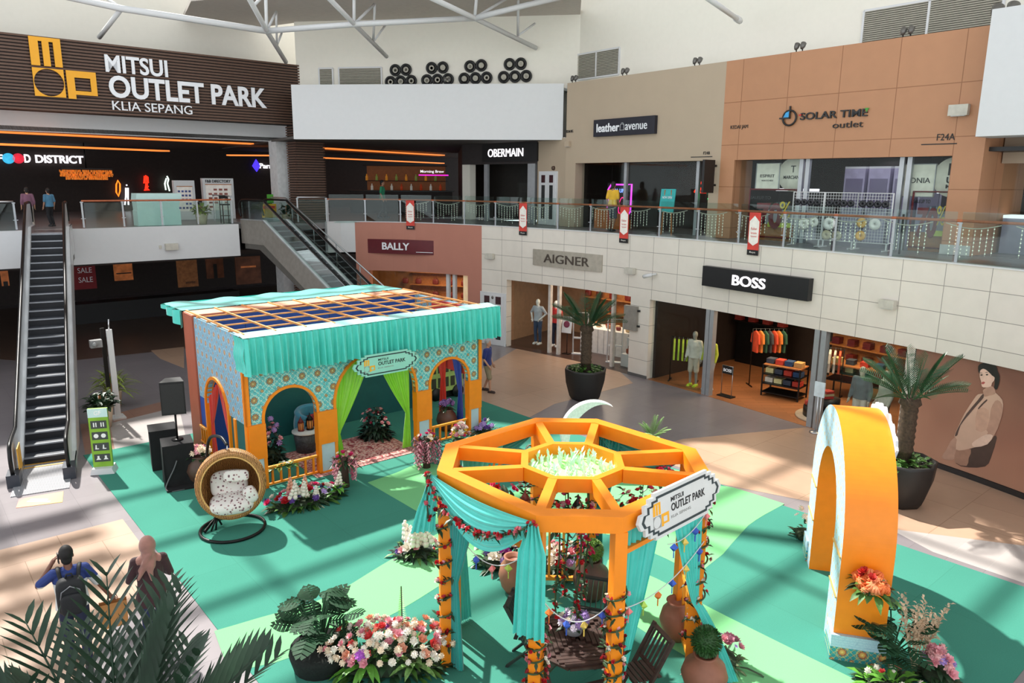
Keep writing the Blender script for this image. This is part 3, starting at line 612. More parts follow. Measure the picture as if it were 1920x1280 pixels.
# fairy light curtains under the rail, one to a bay
fl = mat('fairy_wire', (206, 204, 190), .6); flb = mat('fairy_bulb', (252, 248, 230), .5, emit=.4)
bays = [(1.5 * k + .25, 1.5 * k + 1.45) for k in range(2, 19)]
for i, (s0, s1) in enumerate(bays):
    p, e = wp(s0, .16); o = thing('fairy_light_curtain', 'curtain of thin fairy light strings hanging under the handrail, number %s from the terracotta shop' % ['one', 'two', 'three', 'four', 'five', 'six', 'seven', 'eight', 'nine', 'ten', 'eleven', 'twelve', 'thirteen', 'fourteen', 'fifteen', 'sixteen', 'seventeen'][i], 'fairy lights', (p.x, p.y, LV + .03), 0, 'fairy light curtains on the upper railing')
    b = MB(); c = MB(); N = 9; base = Vector((p.x, p.y, 0)); sw = []
    for k in range(N + 1):
        s = s0 + (s1 - s0) * k / N; q = wp(s, .16)[0] - base; zt = .86 - .1 * math.sin(pi * k / N); sw.append((q.x, q.y, zt))
        if 0 < k < N:
            L = RND.choice([.42, .62, .52, .7]); b.tube([(q.x, q.y, zt), (q.x, q.y, zt - L)], .006, 3)
            for m in range(int(L / .085)): c.cbox((q.x, q.y, zt - .05 - m * .085), (.018, .018, .022))
    b.tube(sw, .011, 4); b.build('wires', fl, o); c.build('bulbs', flb, o, kind='stuff')
# festive banners hanging over the rail
bred = mat('banner_red', (206, 66, 56), .7, var=.2, scale=3); bwh = mat('banner_white', (240, 236, 228), .7)
for i, s in enumerate((3.68, 9.27, 14.03, 19.13)):
    t = thing('hanging_banner', 'narrow red festive banner with white diamond hanging on the railing above the ' + ['terracotta shop', 'grey shop sign', 'tiled pier', 'black shop sign'][i], 'banner', group='festive banners on the railing'); t.matrix_world = wf(s, -.05, LV)
    MB().box(-.19, -.012, -.12, .19, 0, .93).build('cloth', bred, t)
    MB().slab([(-.165, .1), (0, -.08 + .08), (.165, .1), (.165, .68), (0, .84), (-.165, .68)], -.016, -.012).build('diamond', bwh, t)
    text('Raikan', .2, .07, bred, T(0, -.016, .48), t, 0, .003); text('bersama', .2, .06, bred, T(0, -.016, .36), t, 0, .003); text('Syawal', .2, .06, bred, T(0, -.016, .26), t, 0, .003)
    MB().box(-.19, -.014, -.27, .19, 0, -.12).build('black_foot', black, t); text('Raya', .2, .06, bwh, T(0, -.015, -.19), t, 0, .003)

# ---------------------------------------------------------------- escalators
brightst = mat('bright_steel', (226, 228, 230), .3, .3, var=.12, scale=1.5); stepm = tiles('escalator_tread', (92, 96, 106), .02, 1, (30, 32, 36), 'xy', .4, .006, .0); riser = mat('escalator_riser', (28, 30, 36), .45, .3)
edge_y = mat('step_edge_yellow', (216, 160, 50), .5)
def escalator(label, M, L, rise, w=1.25, steel_sides=True):
    """local y runs uphill from the foot at the origin, L is the run"""
    t = thing('escalator', label, 'escalator'); t.matrix_world = M
    f0, f1 = 1.0, L - 1.3                    # flat at the foot and at the head
    def zz(y): return 0 if y < f0 else rise if y > f1 else rise * (y - f0) / (f1 - f0)
    ang = math.atan2(rise, f1 - f0); sw = .43; hw = w / 2
    n = 25
    for k in range(n):
        y = f0 + (f1 - f0) * k / n; dy = (f1 - f0) / n; z = rise * (k + 1) / n
        b = MB(); b.box(-sw, y, z - .03, sw, y + dy + .02, z, 0); b.box(-sw, y, z - rise / n - .02, sw, y + .015, z - .03, 1); b.box(-sw, y - .004, z - .03, sw, y + .05, z + .004, 2)
        b.build('step', [stepm, riser, mat('step_nosing', (150, 154, 160), .35, .5)], t)
    b = MB(); b.box(-sw - .1, -.9, -.005, sw + .1, f0 + .02, .02); b.build('foot_plate', tiles('comb_plate', (176, 176, 180), .03, 2, (120, 120, 124), 'xy', .35, .008), t)
    b = MB(); b.box(-sw, f0 - .25, .02, sw, f0 - .2, .03); b.box(-sw, f0 - .03, .02, sw, f0 + .01, .032); b.build('warning_line', edge_y, t)
    b = MB(); b.box(-sw - .1, f1 - .02, rise - .04, sw + .1, L + .4, rise + .015); b.build('head_plate', steel, t)
    pr = [(-.15, 0), (f0, 0), (f1, rise), (L + .2, rise)]
    for s in (-1, 1):
        def sl(x0, x1, zlo, zhi, y0=-.15, y1=None):
            b = MB(RZ(pi / 2) @ Matrix.Scale(-1, 4, (0, 1, 0))); y1 = y1 or L + .2
            pts = [(y0, zlo), (f0, zlo), (f1, rise + zlo), (y1, rise + zlo), (y1, rise + zhi), (f1, rise + zhi), (f0, zhi), (y0, zhi)]
            return b.slab(pts, x0, x1)
        a, c = sorted((s * sw, s * (sw + .025))); sl(a, c, -.3, .2).build('skirt', steel, t)
        a, c = sorted((s * (sw + .02), s * hw)); sl(a, c, .17, .21).build('deck', brightst, t)
        a, c = sorted((s * (hw - .02), s * hw)); sl(a, c, -.75, .21).build('side_cladding', brightst if steel_sides else mat('truss_cladding', (136, 130, 122), .45, .3), t)
        x = s * (sw + .09); sl(x - .012, x + .012, .2, .9, .0).build('balustrade_panel', brightst if steel_sides else gls, t)
        pts = [(x, -.22, .2), (x, -.33, .5), (x, -.3, .75), (x, -.1, .92), (x, f0, .95), (x, f1, rise + .95), (x, L, rise + .95), (x, L + .3, rise + .85), (x, L + .4, rise + .6), (x, L + .3, rise + .3)]
        MB().tube(catmull(pts[:5], 4) + catmull(pts[5:], 4), .042, 8).build('handrail', blackm, t)
        MB().tube([(x, f0, .9), (x, f1, rise + .9)], .03, 6).build('handrail_track', steel, t)
        b = MB(); b.box(min(x - .12, x + .12), -.35, 0, max(x - .12, x + .12), .1, .28); b.build('newel_base', mat('newel_grey', (60, 64, 72), .4, .4), t)
    b = MB(RZ(pi / 2) @ Matrix.Scale(-1, 4, (0, 1, 0))); b.slab([(f0, -.02), (f0 + 1.2, -.02), (f1 + .3, rise - .95), (L, rise - .95), (L, rise - .1), (f1, rise - .1)], -hw + .02, hw - .02); b.build('truss_body', mat('escalator_body', (92, 88, 82), .5, .3), t)
    return t
e1a, e1b = (gp(22, 888) + gp(147, 870)) / 2, (gp(64, 433, 4.77) + gp(126, 432, 4.77)) / 2
dv = e1b - e1a; dv.z = 0
esc = escalator('tall escalator with bright steel sides climbing to the food hall', T(e1a - dv.normalized() * .6) @ RZ(math.atan2(dv.y, dv.x) - pi / 2), dv.length + .6, LV - .01)
MB(T(-.43, 0, 0)).slab([(.0, .2), (.02, .2), (.02, .75), (0, .75)], 0, .5).build('yellow_notice', edge_y, esc)
q0 = W(11.75, 29.5); dd2 = Vector((.2 * UX + .98 * UY * 0, 0, 0)); dn = (W(.2, -.98) - W(0, 0)).normalized()
escalator('far escalator coming down behind the pavilion roof', T(q0 + dn * 10.0) @ RZ(math.atan2(-dn.y, -dn.x) - pi / 2), 10.2, LV - .01, steel_sides=False)
# side rails beyond the far escalator
b = MB(); t = thing('stair_rail', 'sloping steel rail with glass beyond the far escalator', 'railing', q0 + Vector((0, 0, LV)))
pn = (W(.98, .2) - W(0, 0)).normalized() * 1.25
a = pn + Vector((0, 0, 1.0)); c = pn + dn * 8.2 + Vector((0, 0, 1.0 - 4.4))
MB().tube([a - dn * 1.0, a, c], .03, 8).build('handrail', steel, t)
for k in range(6):
    q = a + (c - a) * (k + .3) / 6; MB().cyl(q, q - Vector((0, 0, 1.0)), .022, n=6).build('post', alu, t)
MB().tube([a - Vector((0, 0, .75)), c - Vector((0, 0, .75))], .02, 6).build('lower_rail', steel, t)

# ---------------------------------------------------------------- food hall level behind the white front
def pv(px, py, v): 
    p = on_plane(px, py, W(0, v), Vector((UX, UY, 0))); a, c = uvof(p); return a, p.z
hall = AANG
def cove(label, a, c, w=.35):
    t = MB(); t.bar(a, c, w, .06); o = t.build('ceiling_light', led); tag(o, label, 'light', 'warm light lines in the hall ceiling')
cove('long warm light line just behind the white beam of the hall', gp(-90, 243, 8.18), gp(505, 271, 8.18), .62)
cove('shorter warm light line above the food court letters', gp(-60, 268, 7.6), gp(310, 283, 7.75), .45)
cove('short warm light line left of the pale column', gp(428, 291, 7.7), gp(508, 291.5, 7.7), .45)
cove('warm light line nearest the white bulkhead above the bar', gp(607, 278, 8.1), gp(828, 291, 8.1), .5)
cove('second warm light line above the bar', gp(607, 296, 7.75), gp(828, 306, 7.75), .5)
def hv(px, py, v): a, z = pv(px, py, v); return a, z
VB = 45.9
def hall_text(s, x0, y0, x1, y1, m, bold, label, v=VB, cat='sign', name='illuminated_lettering'):
    a, z1 = pv(x0, y0, v); c, z0 = pv(x1, y1, v)
    o = text(s, c - a, abs(z1 - z0), m, MA @ T((a + c) / 2, v, (z0 + z1) / 2), None, bold, .1, name); o['label'] = label; o['category'] = cat; return o
hall_text('DISTRICT', 65, 290, 157, 307, wled, .03, 'white lit word DISTRICT in the food hall')
hall_text('F', -14, 289, 6, 304, wled, .03, 'white lit letter F cut by the picture edge in the food hall')
hall_text('D', 44, 289, 58, 305, wled, .03, 'white lit letter D closing the first word in the food hall')
for x, c_, lab in ((15.5, (60, 170, 210), 'blue round lit letter O in the food hall'), (34, (200, 40, 60), 'red round lit letter O in the food hall')):
    a, z = pv(x, 297, VB); b = MB(MA @ T(a, VB, z) @ RX(pi / 2)); b.lathe([(.001, .12), (.26, .12), (.26, 0)] if c_[2] > 100 else [(.13, .12), (.25, .12), (.25, 0), (.13, 0), (.13, .12)], 24)
    tag(b.build('illuminated_letter', mat('lit_%d' % c_[0], c_, .5, emit=1.2)), lab, 'sign')
hall_text('Para', 486, 306, 510, 316, wled, .01, 'white lit shop lettering beside the pale column')
a, z = pv(480, 311, VB); tag(MB(MA @ T(a, VB, z)).slab([(-.25, 0), (0, -.35), (.25, 0), (0, .4)], -.1, 0).build('lit_emblem', mat('lit_violet', (70, 50, 220), .5, emit=1.5)), 'violet lit emblem beside the white shop lettering', 'sign')
# chandelier of amber beads
a0, z1 = pv(113, 316, 42); a1, z0 = pv(210, 335, 42)
t = thing('bead_chandelier', 'wide amber bead chandelier hanging in the food hall', 'lamp', W((a0 + a1) / 2, 42, z0), AANG)
b = MB(); w = (a1 - a0) / 2
for k in range(60):
    x = -w + 2 * w * k / 59; hgt = (z1 - z0) * (1 if abs(x) < w * .8 else .6)
    for m in range(5): b.cbox((x, RND.uniform(-.3, .3), (z1 - z0) - hgt * m / 5 - .1), (.05, .05, .1))
b.build('beads', mat('amber_bead', (220, 120, 30), .4, emit=.5, var=.5, scale=9), t, kind='stuff'); MB().box(-w, -.3, z1 - z0 - .02, w, .3, z1 - z0 + .04).build('plate', blackm, t); MB().cyl((0, 0, z1 - z0), (0, 0, 8.2 - z0), .03, n=6).build('rod', blackm, t)
# neon figures on the dark wall
def neon(label, pts_px, c, v=VB - .1, r=.04, closed=False, e=2.2):
    b = MB()
    for pts in pts_px: b.tube([W(pv(x, y, v)[0], v, pv(x, y, v)[1]) for x, y in pts], r, 6, closed)
    tag(b.build('neon_sign', mat('neon_%d_%d_%d' % c, c, .5, emit=e)), label, 'neon sign', 'neon figures on the dark food hall wall')
neon('orange neon oval on the dark food hall wall', [[(221, 338), (218, 346), (218, 360), (222, 368), (225, 358), (225, 345)]], (250, 120, 30), closed=True)
neon('white neon figure on the dark food hall wall', [[(236, 352), (236, 368), (234, 384)], [(240, 352), (240, 370), (241, 384)], [(237, 346), (238, 348)]], (235, 235, 245))
neon('red neon figure on the dark food hall wall', [[(272, 330), (276, 332), (277, 342), (271, 343), (272, 330)], [(275, 343), (274, 352), (279, 356), (272, 357), (277, 348)]], (240, 40, 20), r=.07)
neon('white and green neon bottle on the dark food hall wall', [[(313, 330), (316, 336), (314, 344), (318, 358)], [(312, 334), (309, 344), (311, 356)]], (210, 235, 220))
# mint information counter standing at the edge
a0, z0 = pv(256, 425, 30.6); a1, z1 = pv(331, 362, 30.6)
t = thing('information_counter', 'tall pale mint counter with a waisted front behind the hall railing', 'counter', W((a0 + a1) / 2, 30.6, LV), AANG); w = (a1 - a0) / 2; hh = z1 - LV
b = MB(); b.slab([(-w, 0), (w, 0), (w * 1.0, hh * .45), (w * .94, hh * .5), (w * 1.03, hh * .82), (-w * 1.0, hh * .82), (-w * .97, hh * .5), (-w, hh * .45)], -.3, .35); b.build('body', mint, t)
MB().slab([(-w * 1.02, hh * .8), (w * 1.05, hh * .8), (w * 1.08, hh), (-w * .98, hh)], -.36, .36).build('top_fascia', mint, t)
# directory boards, plants, stool
pm = mat('pot_cream', (206, 192, 166), .6); leafg = mat('leaf_green', (70, 110, 44), .5, var=.35, scale=14); leafd = mat('leaf_dark_green', (36, 66, 38), .45, var=.3, scale=14); leafy = mat('leaf_yellow_green', (132, 150, 60), .5, var=.3, scale=14)
def directory(px0, py0, px1, v, label, head, cols):
    a0, z1 = pv(px0, py0, v); a1, _ = pv(px1, py0, v); w = a1 - a0; hgt = z1 - LV
    t = thing('directory_board', label, 'board', W((a0 + a1) / 2, v, LV), AANG); x0 = -w / 2
    MB().box(x0, 0, 0, -x0, .25, hgt).build('case', white, t)
    MB().box(x0 + .12, -.02, hgt * .22, -x0 - .12, 0, hgt * .84).build('poster', mat('poster_pale', (226, 220, 212), .5, emit=.1), t)
    b = MB(); k = 0
    for r_ in range(5):
        for c_ in range(4):
            if RND.random() < .8: z = hgt * (.28 + .105 * r_); b.box(x0 + w * (.16 + .17 * c_), -.026, z, x0 + w * (.27 + .17 * c_), -.02, z + hgt * .05)
    b.build('printed_blocks', mat(cols[0], cols[1], .6, var=.5, scale=3), t)
    MB().box(x0 + .1, -.03, hgt * .84, -x0 - .1, -.0, hgt * .86).build('trim_line', wood, t)
    if head: text(head, w * .82, hgt * .07, ink, T(0, 0, hgt * .93), t, .02, .02)
directory(325, 338, 364, 34, 'white directory board with a map print beside the mint counter', None, ('print_blue', (70, 84, 140)))
directory(379, 334, 437, 34, 'white food directory board with dark heading beside the far escalator', 'F&B DIRECTORY', ('print_red', (150, 90, 80)))
def bush(t, n, r, h, z0, m, L=.22, w=.1, name='foliage', seed=1, spread=1.0, droop=.4):
    rr = random.Random(seed); b = MB()
    for k in range(n):
        a = rr.uniform(0, 2 * pi); el = rr.uniform(-.1, 1.2) * spread; q = rr.random() ** .5
        p = (math.cos(a) * r * q * .8, math.sin(a) * r * q * .8, z0 + h * rr.random() * (1.15 - q * .6))
        b.leaf(p, (math.cos(a) * math.cos(el), math.sin(a) * math.cos(el), math.sin(el)), L * rr.uniform(.7, 1.3), w * rr.uniform(.8, 1.2), droop)
    return b.build(name, m, t)
def pot(t, r, h, m, taper=.72, name='pot'):
    return MB().lathe([(r * taper, 0), (r * .95, h * .85), (r, h), (r * .9, h), (r * .85, h * .88), (.001, h * .86)], 20).build(name, m, t)
def potted(label, loc, r, h, ph, m, L, w, n=60, seed=1, pm_=None):
    t = thing('potted_plant', label, 'plant', loc); pot(t, r, h, pm_ or pm); bush(t, n, r * 1.2, ph * .7, h * .9, m, L, w, seed=seed); MB().cyl((0, 0, h * .8), (0, 0, h + ph * .5), .03, n=6).build('stem', wood, t); return t
a0, _ = pv(379, 420, 30.3); potted('bright green plant in a cream pot behind the hall railing', W(a0, 30.3, LV), .24, .42, .6, leafy, .26, .13, 70, 3)
t = thing('bar_stool', 'tall dark bar stool by the hall railing', 'stool', W(pv(425, 420, 30.4)[0], 30.4, LV), AANG)
MB().box(-.18, -.18, .72, .18, .18, .77).build('seat', blackm, t)
for x in (-.16, .16):
    for y in (-.16, .16): MB().box(x - .015, y - .015, 0, x + .015, y + .015, .74 if y < 0 else 1.1).build('leg', blackm, t)
MB().box(-.17, .145, .98, .17, .175, 1.1).build('backrest', blackm, t); MB().box(-.17, -.17, .3, .17, .17, .32).build('foot_ring', blackm, t)
t = thing('warning_sign', 'yellow warning board at the head of the far escalator', 'sign', W(pv(505, 400, 31.2)[0], 31.2, LV), AANG)
MB().box(-.32, -.01, .15, .32, .01, .72).build('board', mat('sign_yellow', (236, 178, 30), .5), t); MB().box(-.26, -.015, .52, .26, -.01, .64).build('red_band', mat('sign_red', (200, 50, 40), .5), t); MB().cyl((0, .02, 0), (0, .02, .7), .02, n=6).build('stand', blackm, t)
b = MB(MA); a0, _ = pv(507, 375, 31.3); b.box(a0 - .14, 31.3, LV + .75, a0 + .14, 31.32, LV + 1.12); b.box(a0 - .02, 31.3, LV, a0 + .02, 31.32, LV + .8); tag(b.build('green_notice', mat('notice_green', (70, 150, 40), .5)), 'small green notice above the yellow warning board', 'sign')
potted('dark bushy plant beside the brown pillar at the head of the far escalator', W(pv(537, 400, 30.7)[0], 30.7, LV), .22, .3, .7, leafd, .25, .12, 60, 8)
# the bar beyond the walkway
bar_o = Vector((-6.4, 42.0, LV)); bd = Vector((.99, .1, 0)).normalized()
t = thing('bar_counter', 'dark bar counter at the back of the upper walkway', 'counter'); t.matrix_world = frame(bar_o, bd)
MB().box(-2.6, -.4, 0, 3, .4, 1.15).build('body', dark, t); MB().box(-2.7, -.5, 1.15, 3.1, .45, 1.2).build('counter_top', blackm, t)
t = thing('back_bar_shelf', 'lit shelf with coloured boxes and bottles behind the bar', 'shelf'); t.matrix_world = frame(bar_o + Vector((0, 1.6, 0)), bd)
MB().box(-2.2, 0, 0, 2.6, .3, 1.2).build('cabinet', dark, t); MB().box(-2.2, 0, 1.7, 2.6, .3, 1.74).build('shelf_board', dark, t); MB().box(-2.2, .0, 2.55, 2.6, .3, 2.6).build('top_board', dark, t); MB().box(-2.0, .28, 1.2, 2.5, .3, 2.6).build('back_panel', mat('amber_panel', (120, 70, 36), .6, emit=.2), t)
for k in range(16):
    z = 1.2 if k % 2 else 1.74; b = MB(frame(bar_o + Vector((0, 1.6, 0)), bd) @ T(-2.0 + k * .28, .12, z))
    c_ = [(210, 140, 50), (190, 190, 180), (120, 140, 70), (170, 60, 30)][k % 4]; b.lathe([(.07, 0), (.07, .22), (.03, .28), (.03, .36)], 8)
    tag(b.build('bottle', mat('bottle_%d' % (k % 4), c_, .3, emit=.25)), '%s bottle from the left end of the lit shelf behind the bar' % ORD[k], 'bottle', 'bottles behind the bar')
hall_text2 = on_plane(810, 322, bar_o, bd)
o = text('Morning Brew', 1.3, .18, wled, frame(hall_text2 + Vector((0, .1, 0)), bd), None, .01, .03, 'illuminated_lettering'); o['label'] = 'small white lit lettering over the bar'; o['category'] = 'sign'
b = MB(frame(hall_text2 + Vector((0, .1, -.18)), bd)); b.box(-.75, -.03, -.03, .9, 0, .03); tag(b.build('neon_line', mat('lit_magenta', (200, 30, 170), .5, emit=2)), 'magenta neon line under the lettering over the bar', 'neon sign')
# ---------------------------------------------------------------- figures
def remesh(o, vox, smooth=2):
    m = o.modifiers.new('remesh', 'REMESH'); m.mode = 'VOXEL'; m.voxel_size = vox; m.use_smooth_shade = True
    if smooth: k = o.modifiers.new('smooth', 'SMOOTH'); k.iterations = smooth; k.factor = .5
    return o
def caps(L, b=None):
    b = b or MB()
    for p, q, r0, r1 in L:
        b.tube([p, q], [r0, r1], 10); b.ball(p, r0, n=10, m=6); b.ball(q, r1, n=10, m=6)
    return b
SK = dict(pelvis=(0, 0, .95), chest=(0, .01, 1.3), neck=(0, .0, 1.47), head=(0, .02, 1.615), shL=(-.18, 0, 1.41), shR=(.18, 0, 1.41), elL=(-.24, -.02, 1.13), elR=(.24, -.02, 1.13),
    wrL=(-.25, .07, .89), wrR=(.25, .07, .89), hiL=(-.09, 0, .92), hiR=(.09, 0, .92), knL=(-.1, .02, .5), knR=(.1, .02, .5), anL=(-.1, -.01, .09), anR=(.1, -.01, .09))
def figure(name, label, cat, loc, rz, s=1.0, pose=None, skin=(176, 124, 96), hair=(28, 22, 20), top=(60, 60, 70), bottom=(50, 56, 80), shoe=(30, 30, 32), sleeve=.6, vox=.014, shorts=False, group=None, long_top=.0, face=True, hairy=True, topmat=None, w=1.0, bare_top=False):
    J = {k: Vector(v) for k, v in SK.items()}
    for k, v in (pose or {}).items(): J[k] = Vector(v)
    t = thing(name, label, cat, loc, rz, group); t.scale = (s, s, s)
    sm = mat('skin_%d_%d' % (skin[0], skin[2]), skin, .5, var=.04)
    b = MB(); hd = J['head']
    b.ball(hd + Vector((0, 0, .02)), .1, .78, .96, 1.12, 14, 10); b.ball(hd + Vector((0, .025, -.06)), .065, .82, .95, 1.0)
    if face:
        b.ball(hd + Vector((0, .098, -.015)), .017, .8, 1, 1.4); b.ball(hd + Vector((0, .085, -.065)), .02, 1.3, .6, .5)
        for x in (-.078, .078): b.ball(hd + Vector((x, 0, -.01)), .024, .45, .8, 1.3)
    caps([(J['neck'] - Vector((0, 0, .03)), hd - Vector((0, 0, .06)), .056, .052)], b)
    pe, ch, ne = J['pelvis'], J['chest'], J['neck']; up = (ne - pe)
    b.tube([pe - up * .12, pe, pe + up * .28, ch, ch + up * .22, ne - Vector((0, 0, .01))], [.08, .105, .095, .11, .095, .05], 16, flat=1.5 * w)
    for d in 'LR':
        sh, el, wr, hi, kn, an = (J[k + d] for k in ('sh', 'el', 'wr', 'hi', 'kn', 'an'))
        caps([(ch + up * .2, sh, .06, .058), (sh, el, .05, .04), (el, wr, .041, .028), (hi, kn, .085, .055), (kn, an, .054, .036)], b)
        fw = Vector((0, 1, 0)); caps([(an - Vector((0, .03, .045)), an + Vector((0, .13, -.055)), .04, .032)], b)
        h = (wr - el).normalized(); sx = -1 if d == 'L' else 1; side = Vector((0, 1, 0)) - h * h.y
        side = side.normalized() if side.length > .1 else Vector((0, 0, 1)); nx = h.cross(side)
        caps([(wr, wr + h * .07 + side * .015, .028, .026), (wr, wr + h * .07 - side * .02, .026, .024)], b)
        for i, (o_, l_) in enumerate(((.036, .066), (.013, .075), (-.01, .07), (-.032, .055))):
            k0 = wr + h * .078 + side * o_; k1 = k0 + h * l_ * .55 + nx * .008 * sx; k2 = k1 + h * l_ * .42 + nx * .02 * sx; caps([(k0, k1, .0105, .0098), (k1, k2, .0098, .0088)], b)
        k0 = wr + h * .02 + side * .03; k1 = k0 + h * .03 + side * .032; caps([(k0, k1, .013, .011), (k1, k1 + h * .032 + side * .006, .011, .0095)], b)
    remesh(b.build('body', sm, t), vox, 1)
    if not bare_top:
        b = MB(); e = .018; low = pe - up * (.10 + long_top)
        b.tube([low, pe + up * .02, pe + up * .28, ch, ch + up * .22, ne - Vector((0, 0, .015))], [.125 + e * .3 + long_top * .1, .118 + e * .4, .108 + e * .4, .118 + e * .5, .1 + e * .4, .062], 18, flat=1.5 * w)
        for d in 'LR':
            sh, el, wr = (J[k + d] for k in ('sh', 'el', 'wr')); caps([(ch + up * .2, sh, .075, .07)], b)
            q = sh + (el - sh) * min(1, sleeve); caps([(sh, q, .066, .062 if sleeve < 1 else .052)], b)
            if sleeve > 1: caps([(el, el + (wr - el) * (sleeve - 1), .053, .042)], b)
        remesh(b.build('shirt', topmat or mat('cloth_%d_%d_%d' % top, top, .85, var=.12, sheen=.2), t), vox, 2)
        b = MB()
        b.tube([pe - up * .14, pe, pe + up * .12], [.11, .118, .108], 16, flat=1.52 * w)
        for d in 'LR':
            hi, kn, an = (J[k + d] for k in ('hi', 'kn', 'an')); caps([(hi, kn, .1, .074 if not shorts else .085)], b)
            if not shorts: caps([(kn, an + Vector((0, 0, .02)), .072, .056)], b)
        remesh(b.build('trousers' if not shorts else 'shorts', mat('cloth_%d_%d_%d' % bottom, bottom, .85, var=.12), t), vox, 2)
        b = MB()
        for d in 'LR': an = J['an' + d]; caps([(an - Vector((0, .035, .045)), an + Vector((0, .145, -.052)), .05, .04)], b); b.box(an.x - .045, an.y - .08, .0, an.x + .045, an.y + .18, .03)
        remesh(b.build('shoes', mat('shoe_%d' % shoe[0], shoe, .6), t), .014, 1)
    if hairy:
        b = MB(); b.ball(hd + Vector((0, -.018, .045)), .104, .84, .96, 1.06, 14, 10); b.ball(hd + Vector((0, -.05, -.03)), .075, .95, .7, 1.1); o = remesh(b.build('hair', mat('hair_%d' % hair[0], hair, .7, var=.3, scale=40), t), .012, 1)
    return t
def toward(p, q): return math.atan2(q.y - p.y, q.x - p.x) - pi / 2
# man with a backpack on the phone and a woman in a headscarf, both walking away
mp = gp(152, 1246); mrz = toward(mp, gp(140, 1040)) 
stripe = NT('blue_white_shirt'); _z = stripe.sep(stripe.obj())[2]; _nz = stripe.noise(stripe.obj(), 5)
stripe.col(stripe.ramp(stripe.math('ADD', _z, stripe.math('MULTIPLY', _nz, .02)), [(0, lin((206, 208, 206))), (.5, lin((40, 58, 118)))])); stripe.base(.85)
stripe.n['Color Ramp'].color_ramp.interpolation = 'CONSTANT'
_r2 = stripe.n['Color Ramp'].color_ramp; _r2.elements[1].position = .5
_zz = stripe.math('MULTIPLY', stripe.math('SUBTRACT', _z, .76), 1.0); stripe.put(stripe.n['Color Ramp'].inputs[0], stripe.math('SUBTRACT', _z, .78))
man = figure('person', 'man seen from behind in a blue and white shirt holding a phone to his ear', 'person', mp, mrz, 1.0,
    dict(elL=(-.36, .02, 1.28), wrL=(-.2, .08, 1.5), elR=(.33, -.02, 1.15), wrR=(.42, .04, .93), head=(-.01, .03, 1.62), knL=(-.1, .1, .5), anL=(-.1, .02, .09), knR=(.1, .03, .5), anR=(.1, -.14, .1)), skin=(112, 70, 52), hair=(18, 15, 14), bottom=(30, 36, 62), topmat=stripe.m, sleeve=.85, vox=.0085, w=1.08)
bk = thing('backpack', 'black backpack worn by the man on the phone', 'backpack', mp, mrz)
def rbox(b, c, sx, sy, sz, e=.5, n=20, m=12):
    def f(u, v):
        a, l = -pi + 2 * pi * u, -pi / 2 + pi * v; g = lambda x: math.copysign(abs(x) ** e, x)
        return (c[0] + sx * g(math.cos(l)) * g(math.cos(a)), c[1] + sy * g(math.cos(l)) * g(math.sin(a)), c[2] + sz * g(math.sin(l)))
    return b.surf(f, n, m, True)
rbox(MB(), (0, -.24, 1.18), .17, .1, .25).build('bag_body', mat('nylon_black', (24, 25, 28), .7, var=.2), bk); rbox(MB(), (0, -.34, 1.1), .13, .05, .15).build('front_pocket', mat('nylon_black', (24, 25, 28)), bk)
MB().tube([(-.12, -.355, 1.2), (-.1, -.36, 1.3), (0, -.36, 1.36), (.1, -.36, 1.3), (.12, -.355, 1.2)], .008, 5).build('zip', mat('zip_grey', (120, 122, 126), .4), bk)
MB().tube([(-.04, -.24, 1.42), (-.03, -.24, 1.48), (.03, -.24, 1.48), (.04, -.24, 1.42)], .012, 6).build('handle', mat('nylon_black', (24, 25, 28)), bk)
for s in (-1, 1): MB().tube(catmull([(s * .1, -.16, 1.38), (s * .12, -.07, 1.49), (s * .13, .08, 1.45), (s * .14, .14, 1.3), (s * .16, .05, 1.1), (s * .13, -.16, .98)], 5), .025, 6, flat=.4).build('strap', mat('nylon_black', (24, 25, 28)), bk)
ph = thing('phone', 'dark phone held at the ear of the man with the backpack', 'phone', mp, mrz); MB(T(-.1, .03, 1.6) @ RZ(.2)).box(-.008, -.02, -.07, .004, .045, .07).build('phone_body', black, ph)
pb = thing('paper_bag', 'brown paper carrier bag in the hand of the man with the backpack', 'bag', mp, mrz)
kraft = mat('kraft_paper', (178, 124, 70), .8, var=.1); kraftd = mat('kraft_paper_dark', (140, 84, 52), .8, var=.1)
MB(T(.46, .07, .42)).add([(-.16, -.06, 0), (.16, -.06, 0), (.16, .06, 0), (-.16, .06, 0), (-.17, -.05, .36), (.17, -.05, .36), (.17, .05, .36), (-.17, .05, .36)], [(0, 3, 2, 1), (0, 1, 5, 4), (1, 2, 6, 5), (2, 3, 7, 6), (3, 0, 4, 7)]).build('bag_body', kraft, pb)
for y in (-.05, .05): MB(T(.46, .07 + y, .78)).tube([(-.07, 0, 0), (-.05, 0, .07), (-.02, -y * .8, .1), (.02, -y * .8, .1), (.05, 0, .07), (.07, 0, 0)], .005, 5).build('handle', kraftd, pb)
wp_ = gp(296, 1214); wrz = toward(wp_, gp(286, 1040))
wm = figure('person', 'woman seen from behind in a dusty pink headscarf, dark maroon top and jeans', 'person', wp_, wrz, .97,
    dict(elL=(-.27, .0, 1.14), wrL=(-.16, .2, 1.12), elR=(.26, .02, 1.15), wrR=(.14, .22, 1.12), knL=(-.1, .05, .5), anR=(.1, -.1, .1)), skin=(190, 146, 118), top=(54, 26, 30), bottom=(40, 48, 84), sleeve=1.95, long_top=.32, vox=.0085, hairy=False, w=1.02)
